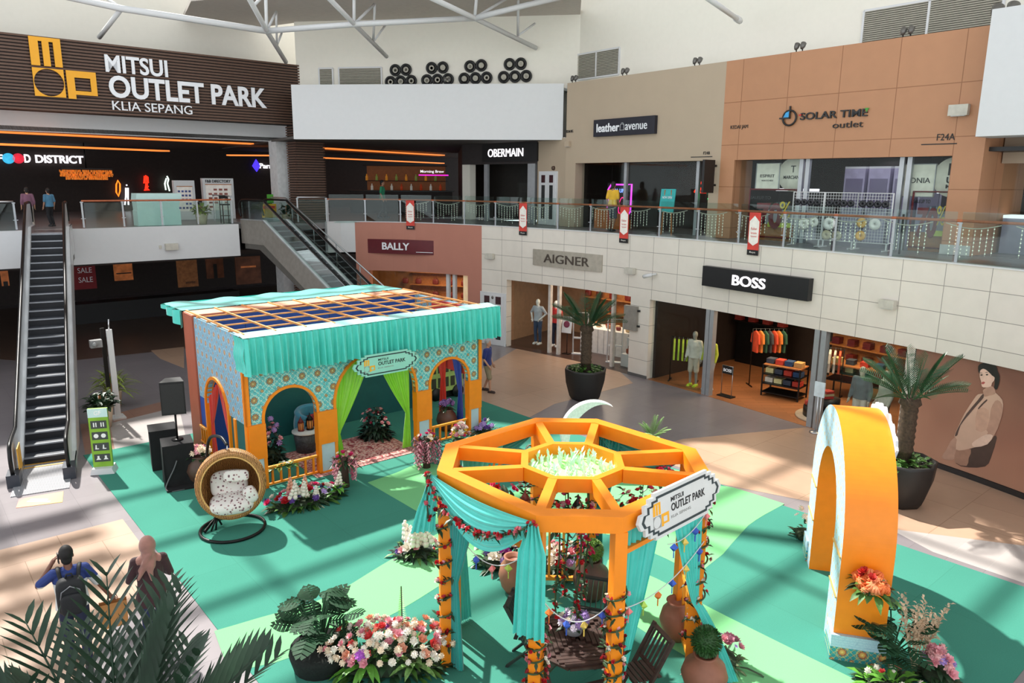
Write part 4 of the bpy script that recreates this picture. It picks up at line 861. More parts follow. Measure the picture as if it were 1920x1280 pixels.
b = MB(); b.ball((0, .0, 1.63), .128, .88, 1.02, 1.12, 16, 10); caps([((0, -.02, 1.5), (0, -.05, 1.36), .1, .1), ((0, -.06, 1.42), (-.11, -.08, 1.3), .08, .04), ((-.05, -.1, 1.38), (-.15, -.13, 1.2), .05, .02), ((0, -.1, 1.36), (.02, -.14, 1.16), .055, .02), ((0, 0, 1.46), (.13, -.02, 1.42), .08, .06), ((0, 0, 1.46), (-.13, -.02, 1.42), .08, .06), ((.02, -.09, 1.52), (-.06, -.11, 1.4), .05, .04), ((.06, -.09, 1.46), (.03, -.13, 1.3), .03, .025)], b)
remesh(b.build('headscarf', mat('scarf_pink', (150, 106, 94), .85, var=.14, scale=9, sheen=.3), wm), .011, 2)
# the elderly man in blue beside the pavilion, and visitors upstairs
bp = gp(914, 734)
figure('person', 'grey haired man in a dark blue shirt and khaki shorts walking beside the pavilion', 'person', bp, toward(bp, gp(1000, 745)), .97, dict(knR=(.1, .12, .5), anR=(.1, .14, .09), knL=(-.1, 0, .5), anL=(-.1, -.16, .1), wrR=(.24, .16, .92)), skin=(196, 148, 122), hair=(170, 168, 166), top=(38, 52, 120), bottom=(150, 138, 110), shorts=True, sleeve=.8, vox=.013, shoe=(60, 44, 40))
yp = gp(1147, 433, LV)
figure('person', 'man in a bright yellow shirt and dark grey shorts on the upper walkway', 'person', yp, toward(yp, gp(1210, 432, LV)) + .5, 1.0, dict(knL=(-.1, .1, .5), anR=(.1, -.12, .09)), skin=(150, 108, 84), hair=(30, 24, 22), top=(226, 178, 48), bottom=(70, 74, 86), shorts=True, sleeve=.8, vox=.014)
gp_ = gp(718, 409, LV)
figure('person', 'person in a green shirt and dark trousers walking on the far upper walkway', 'person', gp_, toward(gp_, gp(900, 411, LV)), 1.0, dict(knL=(-.1, .12, .5), anR=(.1, -.16, .1), anL=(-.1, .12, .09)), skin=(170, 124, 98), top=(40, 140, 100), bottom=(44, 40, 42), sleeve=.8, vox=.018)
h1 = W(4.2, 31.6, LV); figure('person', 'visitor in a mauve top with a white bag at the head of the tall escalator', 'person', h1, AANG, .8, dict(knL=(-.1, .12, .5), anR=(.1, -.12, .1)), skin=(180, 136, 110), top=(120, 80, 100), bottom=(160, 150, 140), sleeve=1.5, vox=.018)
h1 = W(4.9, 31.9, LV); figure('person', 'visitor in a light blue top and black trousers at the head of the tall escalator', 'person', h1, AANG + .4, .78, dict(knR=(.1, .12, .5), anL=(-.1, -.12, .1)), skin=(180, 136, 110), top=(70, 120, 150), bottom=(26, 26, 30), sleeve=.9, vox=.018)

# ---------------------------------------------------------------- mannequins
MQ = (222, 216, 206)
def mannequin(label, s, y, turn, top, bottom, sleeve=1.9, skin=MQ, z=.0, shoe=(230, 230, 226), pose=None, sc=1.05, shorts=False):
    p, e = wp(s, y); t = figure('mannequin', label, 'mannequin', (p.x, p.y, z + .006), math.atan2(e.y, e.x) + pi + turn, sc, pose, skin, top=top, bottom=bottom, shoe=shoe, sleeve=sleeve, vox=.016, face=False, hairy=False, shorts=shorts); return t
hipP = dict(elL=(-.34, -.04, 1.2), wrL=(-.17, .1, 1.0), elR=(.34, -.04, 1.2), wrR=(.2, .1, .98))
mannequin('pale mannequin in a grey and white shirt and blue jeans in the handbag shop window', 9.35, .85, .1, (186, 190, 200), (58, 74, 104), 1.0, (236, 234, 230), .12, pose=hipP)
mannequin('pale mannequin in a red top half hidden by the handbag shop door frame', 10.15, 1.0, .1, (196, 46, 42), (40, 44, 62), .9, (236, 234, 230), .12)
mannequin('stone headed mannequin in a white jacket and shorts with lime shoes', 16.75, .55, .2, (214, 210, 198), (196, 188, 170), 1.9, (150, 148, 140), .0, (190, 220, 60), shorts=True)
mannequin('stone headed mannequin in a lime jacket and white trousers beside the suit shop door', 17.32, .6, .0, (176, 188, 50), (214, 208, 196), 1.9, (150, 148, 140))
mannequin('mannequin in a grey jacket and white trousers behind the last suit shop window', 22.35, .7, .1, (110, 116, 118), (206, 200, 188), 1.9, (206, 196, 176))
mannequin('mannequin in a cream jacket and grey skirt behind the last suit shop window', 22.95, .8, -.5, (196, 196, 184), (110, 106, 104), 1.9, (206, 196, 176))

# ---------------------------------------------------------------- things in the ground floor shops
def wthing(name, label, cat, s, y, turn=0, z=.006, group=None):
    p, e = wp(s, y); return thing(name, label, cat, (p.x, p.y, z), math.atan2(e.y, e.x) + turn, group)
spot_w = (1, .72, .42)
def lamp(name, s, y, z, e, size, col=spot_w):
    l = bpy.data.lights.new(name, 'AREA'); l.energy = e; l.size = size; l.color = col; o = bpy.data.objects.new(name, l); COL.objects.link(o); o.location = wp(s, y)[0] + Vector((0, 0, z)); return o
lamp('shop_ceiling_light', 3.6, 2.2, 3.15, 120, 2); lamp('shop_ceiling_light', 11.5, 2.0, 3.15, 140, 2.4, (1, .8, .6)); lamp('shop_ceiling_light', 18.2, 1.6, 3.15, 70, 1.4, (1, .74, .48)); lamp('shop_ceiling_light', 20.3, 3.0, 3.15, 115, 1.8); lamp('shop_ceiling_light', 22.6, 1.2, 3.15, 22, .8, (1, .9, .75))
ct = [(120, 40, 36), (54, 40, 34), (150, 100, 60), (40, 44, 52), (190, 160, 120), (96, 30, 40)]
def wall_shelves(label, s0, s1, y, n, zs, goods, gl, group, wm=wood):
    t = wthing('wall_shelf', label, 'shelf', (s0 + s1) / 2, y, 0, .4); w = (s1 - s0) / 2
    for z in zs: MB().box(-w, -.38, z - .4, w, 0, z - .36).build('shelf_board', wm, t)
    MB().box(-w, -.01, -.4, w, .02, 2.7).build('back_panel', wm, t)
    k = 0
    for z in zs:
        for i in range(n):
            x = -w + 2 * w * (i + .5) / n; g = wthing(goods, (gl % (['top', 'middle', 'lower', 'bottom', 'lowest'][len(zs) - 1 - zs.index(z)], ORD[i])), goods.split('_')[-1], (s0 + s1) / 2 + x, y - .19, 0, z + .045, group)
            c_ = ct[(i * 5 + k) % 6]; k += 1
            if goods == 'handbag':
                rbox(MB(), (0, 0, .13), .15, .07, .13, .5, 12, 8).build('bag_body', mat('leather_%d' % c_[0], c_, .45), g); MB().tube([(-.08, 0, .23), (-.06, 0, .34), (.06, 0, .34), (.08, 0, .23)], .012, 5).build('handle', mat('leather_%d' % c_[0], c_, .45), g)
            else:
                b = MB()
                for j in range(4): b.cbox((0, 0, .03 + j * .055), (.26 - .01 * (j % 2), .26, .05))
                b.build('folds', mat('leather_%d' % c_[0], c_, .45), g)
wall_shelves('oak wall shelves with handbags at the back of the terracotta shop', 2.0, 5.0, 4.1, 6, [1.0, 1.6, 2.2], 'handbag', 'handbag on the %s shelf of the terracotta shop, %s from the left', 'handbags in the terracotta shop')
wall_shelves('oak wall shelves with handbags at the back of the handbag shop', 9.2, 12.8, 4.25, 6, [1.1, 1.7, 2.3], 'handbag', 'handbag on the %s shelf of the handbag shop, %s from the left', 'handbags in the handbag shop')
wall_shelves('oak wall shelves with folded clothes at the back of the suit shop', 18.4, 21.2, 5.5, 5, [.7, 1.2, 1.7, 2.2], 'folded_clothes', 'folded clothes on the %s oak shelf of the suit shop, %s pile from the left', 'folded clothes on the suit shop wall')
wall_shelves('dark wall shelves with folded clothes behind the suit shop mannequins', 15.5, 17.6, 4.6, 4, [1.6, 2.2], 'folded_clothes', 'folded clothes on the %s shelf behind the mannequins, %s pile from the left', 'folded clothes behind the mannequins', blackm)
t = wthing('display_table', 'long white panelled display table in the handbag shop', 'table', 11.9, 2.1, .1); MB().box(-1.1, -.5, 0, 1.1, .5, .95).build('body', mat('panel_white', (222, 216, 210), .5), t)
b = MB()
for k in range(9): b.box(-1.1 + k * .27, -.51, .02, -1.085 + k * .27, -.5, .93)
b.build('groove', mat('groove_grey', (150, 144, 140), .6), t, kind='stuff')
for k in range(9):
    g = wthing('handbag', 'small leather bag, %s from the left on the long white display table' % ORD[k], 'handbag', 11.0 + k * .22, 1.95 + .25 * (k % 2), .1, .96, 'leather goods on the white table'); c_ = ct[(k * 2) % 6]; rbox(MB(), (0, 0, .07), .1, .06, .07, .5, 10, 6).build('bag_body', mat('leather_%d' % c_[0], c_, .45), g)
def gate(label, s, y):
    t = wthing('security_gate', label, 'gate', s, y, .5); MB().tube([(-.28, 0, 0), (-.28, 0, 1.62), (.28, 0, 1.62), (.28, 0, 0)], .03, 6).build('loop', white, t); MB().box(-.28, -.02, .6, .28, .02, .66).build('crossbar', white, t); MB().box(-.32, -.1, 0, .32, .1, .03).build('base', white, t)
gate('white security gate beside the display table in the handbag shop', 11.3, 1.0); gate('white security gate near the right door frame of the handbag shop', 13.0, .9)
t = wthing('easel_sign', 'white notice with a round red mark standing in the handbag shop door', 'sign', 10.95, .62, .15); MB(T(0, 0, 1.15) @ RX(-.15)).box(-.21, -.01, -.32, .21, .01, .32).build('board', white, t); MB(T(0, -.02, 1.17) @ RX(pi / 2 - .15)).lathe([(.08, 0), (.13, 0), (.13, .01), (.08, .01)], 18).build('round_mark', mat('mark_plum', (120, 40, 70), .5), t); MB().cyl((0, .03, 0), (0, .03, .9), .015, n=6).box(-.15, -.1, 0, .15, .12, .02).build('stand', blackm, t)
t = wthing('display_plinth', 'white stepped plinth with bags in the right window of the handbag shop', 'plinth', 13.9, 1.0); MB().box(-.45, -.3, 0, .45, .4, .45).box(-.45, .0, .45, .45, .4, 1.0).build('body', white, t)
for k, (x, y, z, c_) in enumerate(((-.2, -.12, .456, (150, 80, 60)), (.22, -.1, .456, (176, 60, 50)), (-.1, .2, 1.006, (170, 40, 44)), (.25, .2, 1.006, (60, 40, 36)))):
    g = wthing('handbag', ['brown handbag low on the white plinth', 'coral handbag low on the white plinth', 'red handbag on top of the white plinth', 'dark handbag on top of the white plinth'][k], 'handbag', 13.9 + x, 1.0 + y, 0, z); rbox(MB(), (0, 0, .1), .13, .07, .1, .5, 12, 8).build('bag_body', mat('bag_%d' % c_[0], c_, .4), g); MB().tube([(-.07, 0, .18), (-.05, 0, .28), (.05, 0, .28), (.07, 0, .18)], .01, 5).build('handle', mat('bag_%d' % c_[0], c_, .4), g)
t = wthing('wall_sign', 'square grey hanging sign box on the tiled pier', 'sign', 14.5, -.05, 0, 2.0); MB().box(-.28, -.06, -.42, .28, .06, .42).build('sign_box', mat('sign_box_grey', (150, 146, 138), .5, .3), t)
for z in (-.25, .28): MB().cyl((.28, 0, z), (.36, .05, z), .035, n=8).build('knob', black, t)
# suit shop: rack, clothes, podium, sign stand
def garment(b, x, z, c_, w=.4, h=.7, y=0):
    b.slab([(-.03, z), (.03, z), (w / 2, z - .1), (w / 2 + .05, z - .4), (w / 2 - .03, z - .42), (w / 2 - .05, z - .2), (w / 2 - .04, z - h), (-w / 2 + .04, z - h), (-w / 2 + .05, z - .2), (-w / 2 + .03, z - .42), (-w / 2 - .05, z - .4), (-w / 2, z - .1)], -.03, .03)
def rail(label, s, y, turn, n, cols, gl, group, L=1.0, h=1.5):
    t = wthing('clothes_rail', label, 'clothes rail', s, y, turn); b = MB().tube([(-L / 2, 0, .03), (-L / 2, 0, h), (L / 2, 0, h), (L / 2, 0, .03)], .018, 6); b.build('frame', blackm, t)
    for x in (-L / 2, L / 2): MB().box(x - .02, -.25, 0, x + .02, .25, .03).build('foot', blackm, t)
    p, e = wp(s, y); a = math.atan2(e.y, e.x) + turn
    for i in range(n):
        c_ = cols[i % len(cols)]; q = T((p.x, p.y, .006)) @ RZ(a) @ T(-L / 2 + L * (i + .7) / (n + .4), 0, 0) @ RZ(pi / 2 + .2)
        b = MB(q); garment(b, 0, h - .07, c_); o = b.build('hanging_shirt', mat('cloth_%d_%d_%d' % c_, c_, .85, var=.12)); tag(o, '%s %s from the left' % (gl, ORD[i]), 'shirt', group)
        MB(q).tube([(0, 0, h - .07), (0, 0, h - .03), (.02, 0, h + .01)], .008, 5).build('hook', steel, o)
rail('dark rail of lime jackets behind the window left of the white mannequin', 16.2, .75, .5, 6, [(196, 216, 70), (176, 206, 60)], 'lime jacket hanging on the rail beside the white mannequin', 'lime jackets', .9, 1.5)
rail('rail of orange and green shirts inside the suit shop door', 18.0, 2.6, 1.0, 7, [(200, 70, 40), (210, 120, 50), (40, 80, 60), (60, 60, 64)], 'shirt hanging on the rail inside the suit shop door', 'shirts inside the suit shop door', 1.1, 1.9)
rail('rail of pale garments beside the black display rack', 19.8, 3.2, .3, 5, [(200, 190, 180), (190, 80, 50), (210, 200, 190)], 'garment hanging beside the black display rack', 'garments beside the display rack', .8, 1.55)
def rack(label, s, y, turn, L, Dp, zs, gl, group):
    t = wthing('display_rack', label, 'rack', s, y, turn); p, e = wp(s, y); a = math.atan2(e.y, e.x) + turn
    for x in (-L / 2, L / 2):
        for yy in (-Dp / 2, Dp / 2): MB().box(x - .02, yy - .02, 0, x + .02, yy + .02, zs[-1] + .02).build('leg', blackm, t)
    for z in zs: MB().box(-L / 2, -Dp / 2, z, L / 2, Dp / 2, z + .035).build('shelf_board', wood if z == zs[-1] else blackm, t)
    k = 0
    for z in zs[1:]:
        for i in range(4):
            q = T((p.x, p.y, .006 + z + .036)) @ RZ(a) @ T(-L / 2 + L * (i + .5) / 4, -.05, 0); b = MB(q); c_ = [(220, 214, 200), (214, 206, 150), (60, 66, 80), (190, 60, 44), (40, 70, 110), (196, 150, 90)][(k * 7 + i) % 6]
            for j in range(3): b.cbox((0, 0, .03 + j * .05), (.24, .3, .045))
            tag(b.build('folded_shirt', mat('cloth_%d_%d_%d' % c_, c_, .85, var=.12)), (gl % ['lower shelf', 'middle shelf', 'top'][min(2, zs.index(z) - 1 + (3 - len(zs[1:])))]) + ', %s from the left' % ORD[i], 'shirt', group)
        k += 1
rack('black metal display rack with folded shirts in the suit shop doorway', 19.1, 2.0, .25, 1.15, .7, [.1, .38, .68, .98], 'folded shirts on the %s of the black display rack', 'shirts on the black display rack')
rack('wide dark display table with folded clothes deeper in the suit shop', 20.4, 3.8, .2, 1.7, .8, [.5, .75, 1.0], 'folded clothes on the %s of the wide display table', 'clothes on the wide display table')
t = wthing('shoe_podium', 'round black podium with shoes at the suit shop door', 'podium', 21.1, 1.15); MB().lathe([(.8, 0), (.8, .05), (.001, .05)], 32).build('base_disc', mat('podium_stone', (196, 176, 150), .5), t); MB().lathe([(.6, .05), (.6, .3), (.001, .3)], 32).build('drum', black, t); MB().lathe([(.36, .3), (.36, .58), (.001, .58)], 28).build('upper_drum', black, t)
for k in range(7):
    a = 2.6 + k * .55; c_ = [(230, 228, 224), (180, 40, 36), (190, 60, 40), (60, 60, 62), (200, 150, 120), (120, 40, 40), (230, 220, 200)][k]
    p, e = wp(21.1, 1.15); q = T((p.x, p.y, .306)) @ RZ(math.atan2(e.y, e.x)) @ T(.48 * math.cos(a), .48 * math.sin(a), 0) @ RZ(a)
    b = MB(q); rbox(b, (-.03, 0, .045), .12, .05, .045, .7, 12, 6); rbox(b, (.04, 0, .09), .05, .045, .07, .7, 10, 6); tag(b.build('shoe', mat('shoe_c%d_%d' % (c_[0], c_[1]), c_, .5)), '%s shoe on the round black podium' % ['white', 'red', 'coral', 'dark grey', 'tan pink', 'maroon', 'cream'][k], 'shoe', 'shoes on the round podium')
for k in range(3):
    p, e = wp(21.1, 1.15); b = MB(T((p.x, p.y, .886 + 0 * k)) @ T(0, 0, -.3 + k * .075)); b.cbox((0, 0, .035), (.28, .24, .065), RZ(.2 * k)); tag(b.build('folded_sweater', mat('swe_%d' % k, [(190, 44, 38), (206, 180, 140), (180, 50, 40)][k], .85)), ['bottom', 'middle', 'top'][k] + ' folded sweater of the pile on the round podium', 'sweater')
t = wthing('sign_stand', 'small black sign on two legs with white letters at the suit shop door', 'sign', 18.15, .45, .05); MB().box(-.2, -.01, .72, .2, .01, .98).build('board', blk, t); text('BOSS', .3, .1, wl, T(0, -.01, .84), t, .03, .004); MB().tube([(-.19, 0, .03), (-.19, 0, .98), (.19, 0, .98), (.19, 0, .03)], .012, 6).build('legs', steel, t); MB().box(-.26, -.13, 0, .26, .13, .03).build('base', black, t)
t = wthing('information_stand', 'pale notice on twin steel posts by the last suit shop window', 'stand', 21.75, -.25, .1); MB().box(-.12, -.02, 1.0, .16, .02, 1.4).build('notice', mat('notice_blue', (206, 222, 230), .5), t)
for x in (0, .09): MB().cyl((x, 0, 0), (x, 0, 1.1), .022, n=8).build('post', steel, t)
MB().lathe([(.15, 0), (.14, .03), (.02, .04)], 16).build('base', steel, t)
# the fashion poster
pr_bg = NT('poster_print'); _x, _y, _z = pr_bg.sep(pr_bg.obj())[0:3]; _n1 = pr_bg.noise(pr_bg.obj(), .5, 2)
pr_bg.col(pr_bg.ramp(pr_bg.math('ADD', pr_bg.math('MULTIPLY', _z, .16), pr_bg.math('MULTIPLY', _n1, .6)), [(.2, lin((196, 148, 122))), (.55, lin((160, 112, 92))), (.8, lin((126, 84, 72)))])); pr_bg.base(.35)
b = strip(23.98, SMAX, .13, HD, .1, .118); o = b.build('wall_poster', pr_bg.m); tag(o, 'large brown fashion poster of a man in a beige suit on the curved wall', 'poster')
def onwall(px, py, y=.1):
    r = CR * ((px - 960) / FPX) - CU * ((py - 640) / FPX) + CF
    for i in range(len(PATH) - 1):
        a, c = PATH[i], PATH[i + 1]; d = c - a; n = Vector((-d.y, d.x)); n.normalize(); tt = (n.dot(a) + y) / (n.x * r.x + n.y * r.y); q = Vector((r.x * tt, r.y * tt)); w_ = (q - a - n * y).dot(d) / d.length_squared
        if tt > 0 and 0 <= w_ <= 1: return Vector((q.x, q.y, H + r.z * tt)), n
    return None
def shape(name, pts, m, lay, lab=None):
    vs_ = []
    P_ = catmull([(x, y, 0) for x, y in pts], 2, True)
    for p in P_:
        r_ = onwall(p.x, p.y, .098 - lay * .003)
        if r_: vs_.append(r_[0])
    c = sum(vs_, Vector()) / len(vs_); b = MB(); b.add(vs_, [tuple(range(len(vs_)))]); q = b.build(name, m, o)
    if lab: q['label'] = lab
bgw = mat('print_beige', (208, 172, 150), .4, var=.08, scale=2); bgd = mat('print_beige_dark', (166, 126, 106), .4, var=.1); prd = mat('print_black', (34, 30, 32), .4)
pz = lambda L: [(1740 + x / 3.733, 660 + y / 3.733) for x, y in L]
bgw2 = mat('print_shade', (184, 144, 124), .4, var=.1)
shape('printed_trousers', pz([(195, 680), (250, 685), (330, 665), (420, 640), (460, 590), (482, 600), (440, 740), (400, 800), (280, 806), (195, 778)]), mat('print_brown', (78, 60, 54), .4), 1)
shape('printed_trouser_leg', pz([(195, 680), (300, 680), (285, 740), (270, 796), (190, 772)]), bgd, 2)
shape('printed_bag', pz([(205, 590), (215, 660), (190, 742), (140, 755), (95, 735), (130, 680), (160, 620)]), bgw2, 2)
shape('printed_jacket', pz([(385, 290), (440, 265), (480, 290), (520, 335), (525, 400), (500, 500), (470, 570), (420, 640), (330, 665), (250, 685), (195, 680), (202, 610), (184, 585), (212, 520), (255, 430), (320, 330), (350, 295)]), bgw, 3, 'beige printed jacket')
shape('printed_sleeve', pz([(505, 345), (525, 400), (500, 500), (465, 580), (425, 632), (400, 600), (420, 560), (400, 530), (430, 470), (440, 400), (470, 340)]), bgw2, 4)
shape('printed_cuff', pz([(455, 585), (415, 645), (330, 665), (306, 640), (350, 605), (410, 575)]), mat('print_cuff', (226, 194, 174), .4), 5)
shape('printed_pocket', pz([(345, 400), (425, 405), (415, 540), (335, 545)]), mat('print_pocket', (200, 160, 138), .4), 4)
shape('printed_lapel', pz([(385, 290), (345, 340), (270, 430), (210, 530), (188, 585), (206, 580), (228, 510), (292, 430), (352, 360), (388, 318)]), mat('print_dark_lapel', (86, 66, 62), .4), 5)
shape('printed_lapel', pz([(410, 330), (375, 362), (350, 392), (356, 398), (392, 360), (414, 340)]), mat('print_dark_lapel', (86, 66, 62)), 5)
shape('printed_collar', pz([(388, 262), (440, 235), (466, 258), (470, 292), (425, 305), (395, 310), (386, 280)]), bgw2, 4)
shape('printed_hair', pz([(350, 112), (362, 84), (420, 70), (470, 85), (487, 130), (502, 170), (496, 222), (480, 262), (462, 246), (468, 200), (440, 170), (400, 150), (360, 145)]), prd, 5)
shape('printed_face', pz([(365, 128), (390, 112), (425, 130), (446, 162), (466, 176), (462, 200), (447, 216), (440, 240), (402, 247), (377, 240), (372, 204), (362, 172)]), mat('print_skin', (228, 192, 172), .4), 6)
shape('printed_fringe', pz([(350, 112), (372, 90), (420, 92), (452, 130), (452, 164), (436, 150), (410, 126), (386, 116), (366, 128), (358, 150)]), prd, 7)
shape('printed_mouth', pz([(374, 212), (388, 206), (400, 212), (388, 224), (376, 222)]), mat('print_lip', (176, 84, 80), .4), 7)
for x, y in ((374, 160), (412, 158)): shape('printed_eye', pz([(x - 9, y), (x, y - 5), (x + 10, y - 2), (x + 2, y + 5)]), prd, 7)
for x, y in ((370, 148), (408, 144)): shape('printed_brow', pz([(x - 10, y), (x, y - 5), (x + 14, y), (x, y - 1)]), prd, 7)
# ---------------------------------------------------------------- cloth helpers
def curtain(name, parent, m, top, tie, bot, folds=9, amp=.035, nrm=(0, -1, 0), tie_v=.62, nu=48, nv=26, sag=.0):
    """top and bot are pairs of end points, tie a pair of close points where the cloth is gathered"""
    A, B_ = Vector(top[0]), Vector(top[1]); Ct, Dt = Vector(tie[0]), Vector(tie[1]); E_, F_ = Vector(bot[0]), Vector(bot[1]); N = Vector(nrm)
    def f(u, v):
        a, c = A.lerp(B_, u), Ct.lerp(Dt, u); e = E_.lerp(F_, u)
        if v < tie_v: t = v / tie_v; tt = t ** 1.25; p = a.lerp(c, tt); p.z = a.z + (c.z - a.z) * t; am = amp * (1 - .55 * t); 
        else: t = (v - tie_v) / (1 - tie_v); p = c.lerp(e, t ** .8); p.z = c.z + (e.z - c.z) * t; am = amp * (.45 + .4 * t)
        if sag: p.z -= sag * math.sin(pi * u) * (1 - v)
        return p + N * (am * math.sin(2 * pi * folds * u + 1.1 * math.sin(3 * u)) + am * .4 * math.sin(2 * pi * folds * 2.3 * u + v * 2))
    return MB().surf(f, nu, nv).build(name, m, parent)
def satin(name, c, rough=.34): return mat(name, c, rough, var=.05, sheen=.4)
lime = satin('lime_satin', (156, 226, 60)); aqua = satin('aqua_satin', (72, 202, 188)); aquad = satin('teal_satin', (38, 150, 142)); redc = satin('red_cloth', (214, 44, 26)); bluec = satin('blue_cloth', (28, 70, 170))
for m_ in (lime, aqua, aquad, redc, bluec): m_.use_backface_culling = False
navy = mat('navy_paint', (34, 74, 160), .6, var=.05); teal = mat('teal_paint', (22, 92, 92), .6, var=.06); rust = mat('rust_paint', (172, 88, 62), .6, var=.07, scale=2); salmon = mat('salmon_board', (224, 160, 128), .65, var=.06)
batten = mat('pine_batten', (230, 160, 92), .55, var=.12, scale=9); panel_pale = mat('pale_blue_panel', (186, 208, 214), .55, var=.04)
def arabesque(name, ax, pitch, bgc, line, c1, c2, scale2=1.0, dark_line=None):
    t = NT(name); xyz = t.sep(t.obj()); a = xyz['xyz'.index(ax[0])]; c = xyz['xyz'.index(ax[1])]
    def cell(off):
        p = t.math('SUBTRACT', t.math('FRACT', t.math('ADD', t.math('DIVIDE', a, pitch), off)), .5); q = t.math('SUBTRACT', t.math('FRACT', t.math('ADD', t.math('DIVIDE', c, pitch), off)), .5)
        r = t.math('SQRT', t.math('ADD', t.math('MULTIPLY', p, p), t.math('MULTIPLY', q, q))); return r, t.math('ARCTAN2', q, p)
    r1, a1 = cell(.0); r2, a2 = cell(.5)
    pet = lambda r, a_, n, k: t.math('SUBTRACT', r, t.math('MULTIPLY', t.math('COSINE', t.math('MULTIPLY', a_, n)), k))
    s1 = pet(r1, a1, 12.0, .035); s2 = pet(r2, a2, 8.0, .02)
    col = lin(bgc); wav = t.math('ADD', t.math('SINE', t.math('MULTIPLY', a, 2 * pi / pitch * 3)), t.math('SINE', t.math('MULTIPLY', c, 2 * pi / pitch * 3)))
    net = t.math('LESS_THAN', t.math('ABSOLUTE', wav), .28); col = t.mix(t.math('MULTIPLY', net, .75), col, lin(line))
    vo = t.voro(t.obj(), 5 / pitch, 'DISTANCE_TO_EDGE'); col = t.mix(t.math('MULTIPLY', t.math('LESS_THAN', vo, .05), .55), col, lin(dark_line or line))
    ring = t.math('LESS_THAN', t.math('ABSOLUTE', t.math('SUBTRACT', r1, .3)), .018); col = t.mix(t.math('MULTIPLY', ring, .8), col, lin(line))
    for s_, rad, cc in ((s1, .2 * scale2, c1), (s1, .125 * scale2, (240, 214, 150)), (s1, .1 * scale2, c2), (s1, .045, (250, 226, 150)), (s2, .1 * scale2, c1), (s2, .055 * scale2, (246, 220, 150)), (s2, .03, c2)):
        col = t.mix(t.math('LESS_THAN', s_, rad), col, lin(cc))
    t.col(col); t.base(.5); return t.m
tile_front = arabesque('moroccan_tile_front', 'xz', .36, (104, 200, 204), (214, 232, 210), (140, 80, 36), (96, 54, 28), 1.0, (40, 120, 130))
tile_side = arabesque('moroccan_tile_side', 'yz', .3, (128, 176, 200), (186, 214, 226), (196, 124, 88), (150, 84, 70), .9, (104, 150, 180))

# ---------------------------------------------------------------- the festival pavilion
KW, KH = 6.15, 3.38
pav = thing('festival_pavilion', 'big open roofed pavilion with turquoise moroccan tiles, orange arches and aqua valance', 'pavilion', W(5.35, 14.8, .012), AANG)
ARC = [(.37, 1.55, 1.54), (2.02, 4.15, 1.555), (4.59, 5.75, 1.55)]
def arch_outline(x0, x1, zs, n=16, grow=0.0):
    cx, r = (x0 + x1) / 2, (x1 - x0) / 2 + grow
    return [(cx - r * math.cos(pi * k / n), zs + r * math.sin(pi * k / n)) for k in range(n + 1)]
def wall_with_arches(L, z0, zt, arcs):
    o = [(0, z0)]
    for x0, x1, zs in arcs: o += [(x0, z0)] + arch_outline(x0, x1, zs) + [(x1, z0)]
    return o + [(L, z0), (L, zt), (0, zt)]
MB().slab(wall_with_arches(KW, 1.45, KH - .03, ARC), 0, .1).build('tile_wall', tile_front, pav)
sideM = RZ(pi / 2) @ Matrix.Scale(-1, 4, (0, 1, 0))        # outline x becomes local y, thickness grows to +x
SA = (1.07, 2.47, 1.38)
b = MB(sideM); b.slab(wall_with_arches(2.98, 1.45, KH - .03, [SA]), 0, .1); b.build('side_tile_wall', tile_side, pav)
b = MB(T(KW - .1, 0, 0) @ sideM); b.slab(wall_with_arches(2.98, 1.45, KH - .03, [(.5, 2.5, 1.5)]), 0, .1); b.build('side_tile_wall', tile_side, pav)
for x0, x1 in ((0, .37), (1.55, 2.02), (4.15, 4.59), (5.75, KW)):
    p = MB().box(x0 + .0, -.06, .70, x1, .14, 1.46).build('pier_block', orange, pav)
    b = MB(); b.box(x0, -.04, 0, x0 + .07, .12, .7); b.box(x1 - .07, -.04, 0, x1, .12, .7); b.box(x0, -.04, 0, x1, .12, .05); b.build('pier_frame', orange, pav)
    MB().box(x0 + .06, -.02, .04, x1 - .06, .1, .7).build('pier_panel', panel_pale, pav)
for x0, x1, zs in ARC:
    a = arch_outline(x0, x1, zs, 20); c = arch_outline(x0, x1, zs, 20, .06); b = MB()
    for i in range(20): b.slab([a[i], a[i + 1], c[i + 1], c[i]], -.03, .13)
    for x, z in ((x0, x0 - .06), (x1, x1 + .06)): b.box(min(x, z), -.03, 1.44, max(x, z), .13, zs)
    b.build('arch_trim', orange, pav)
b = MB(sideM); a = arch_outline(*SA, 20); c = arch_outline(*SA, 20, .07)
for i in range(20): b.slab([a[i], a[i + 1], c[i + 1], c[i]], -.04, .13)
for y in (SA[0] - .07, SA[1]): b.box(y, -.04, 0, y + .07, .13, SA[2])
b.box(.62, -.03, 0, .74, .1, 1.45); b.build('arch_trim', orange, pav)
b = MB(); b.box(-.03, -.03, 1.45, .07, .02, KH); b.box(-.03, -.03, 0, 0, .1, KH - .4); b.build('corner_strip', orange, pav); MB().box(KW - .06, -.03, 1.45, KW + .03, .02, KH).build('corner_strip', orange, pav)
MB().box(.0, .12, 0, .08, .62, 1.45).box(.02, .74, 0, .08, 1.0, 1.45).build('side_panel', teal, pav); MB().box(.0, 2.6, 0, .08, 2.98, 1.45).build('side_panel', navy, pav)
MB().box(KW - .08, .1, 0, KW, .45, 1.45).build('side_panel', redc, pav); MB().box(KW - .08, 2.5, 0, KW, 2.98, 1.45).build('side_panel', navy, pav)
MB().box(-.04, 2.98, 0, KW, 3.65, KH).build('back_wall', rust, pav)
MB().box(.1, 2.92, 0, KW - .1, 2.98, 2.3).build('back_panel', teal, pav); MB().box(.1, 2.9, 2.3, KW - .1, 2.98, KH - .05).build('back_panel', navy, pav)
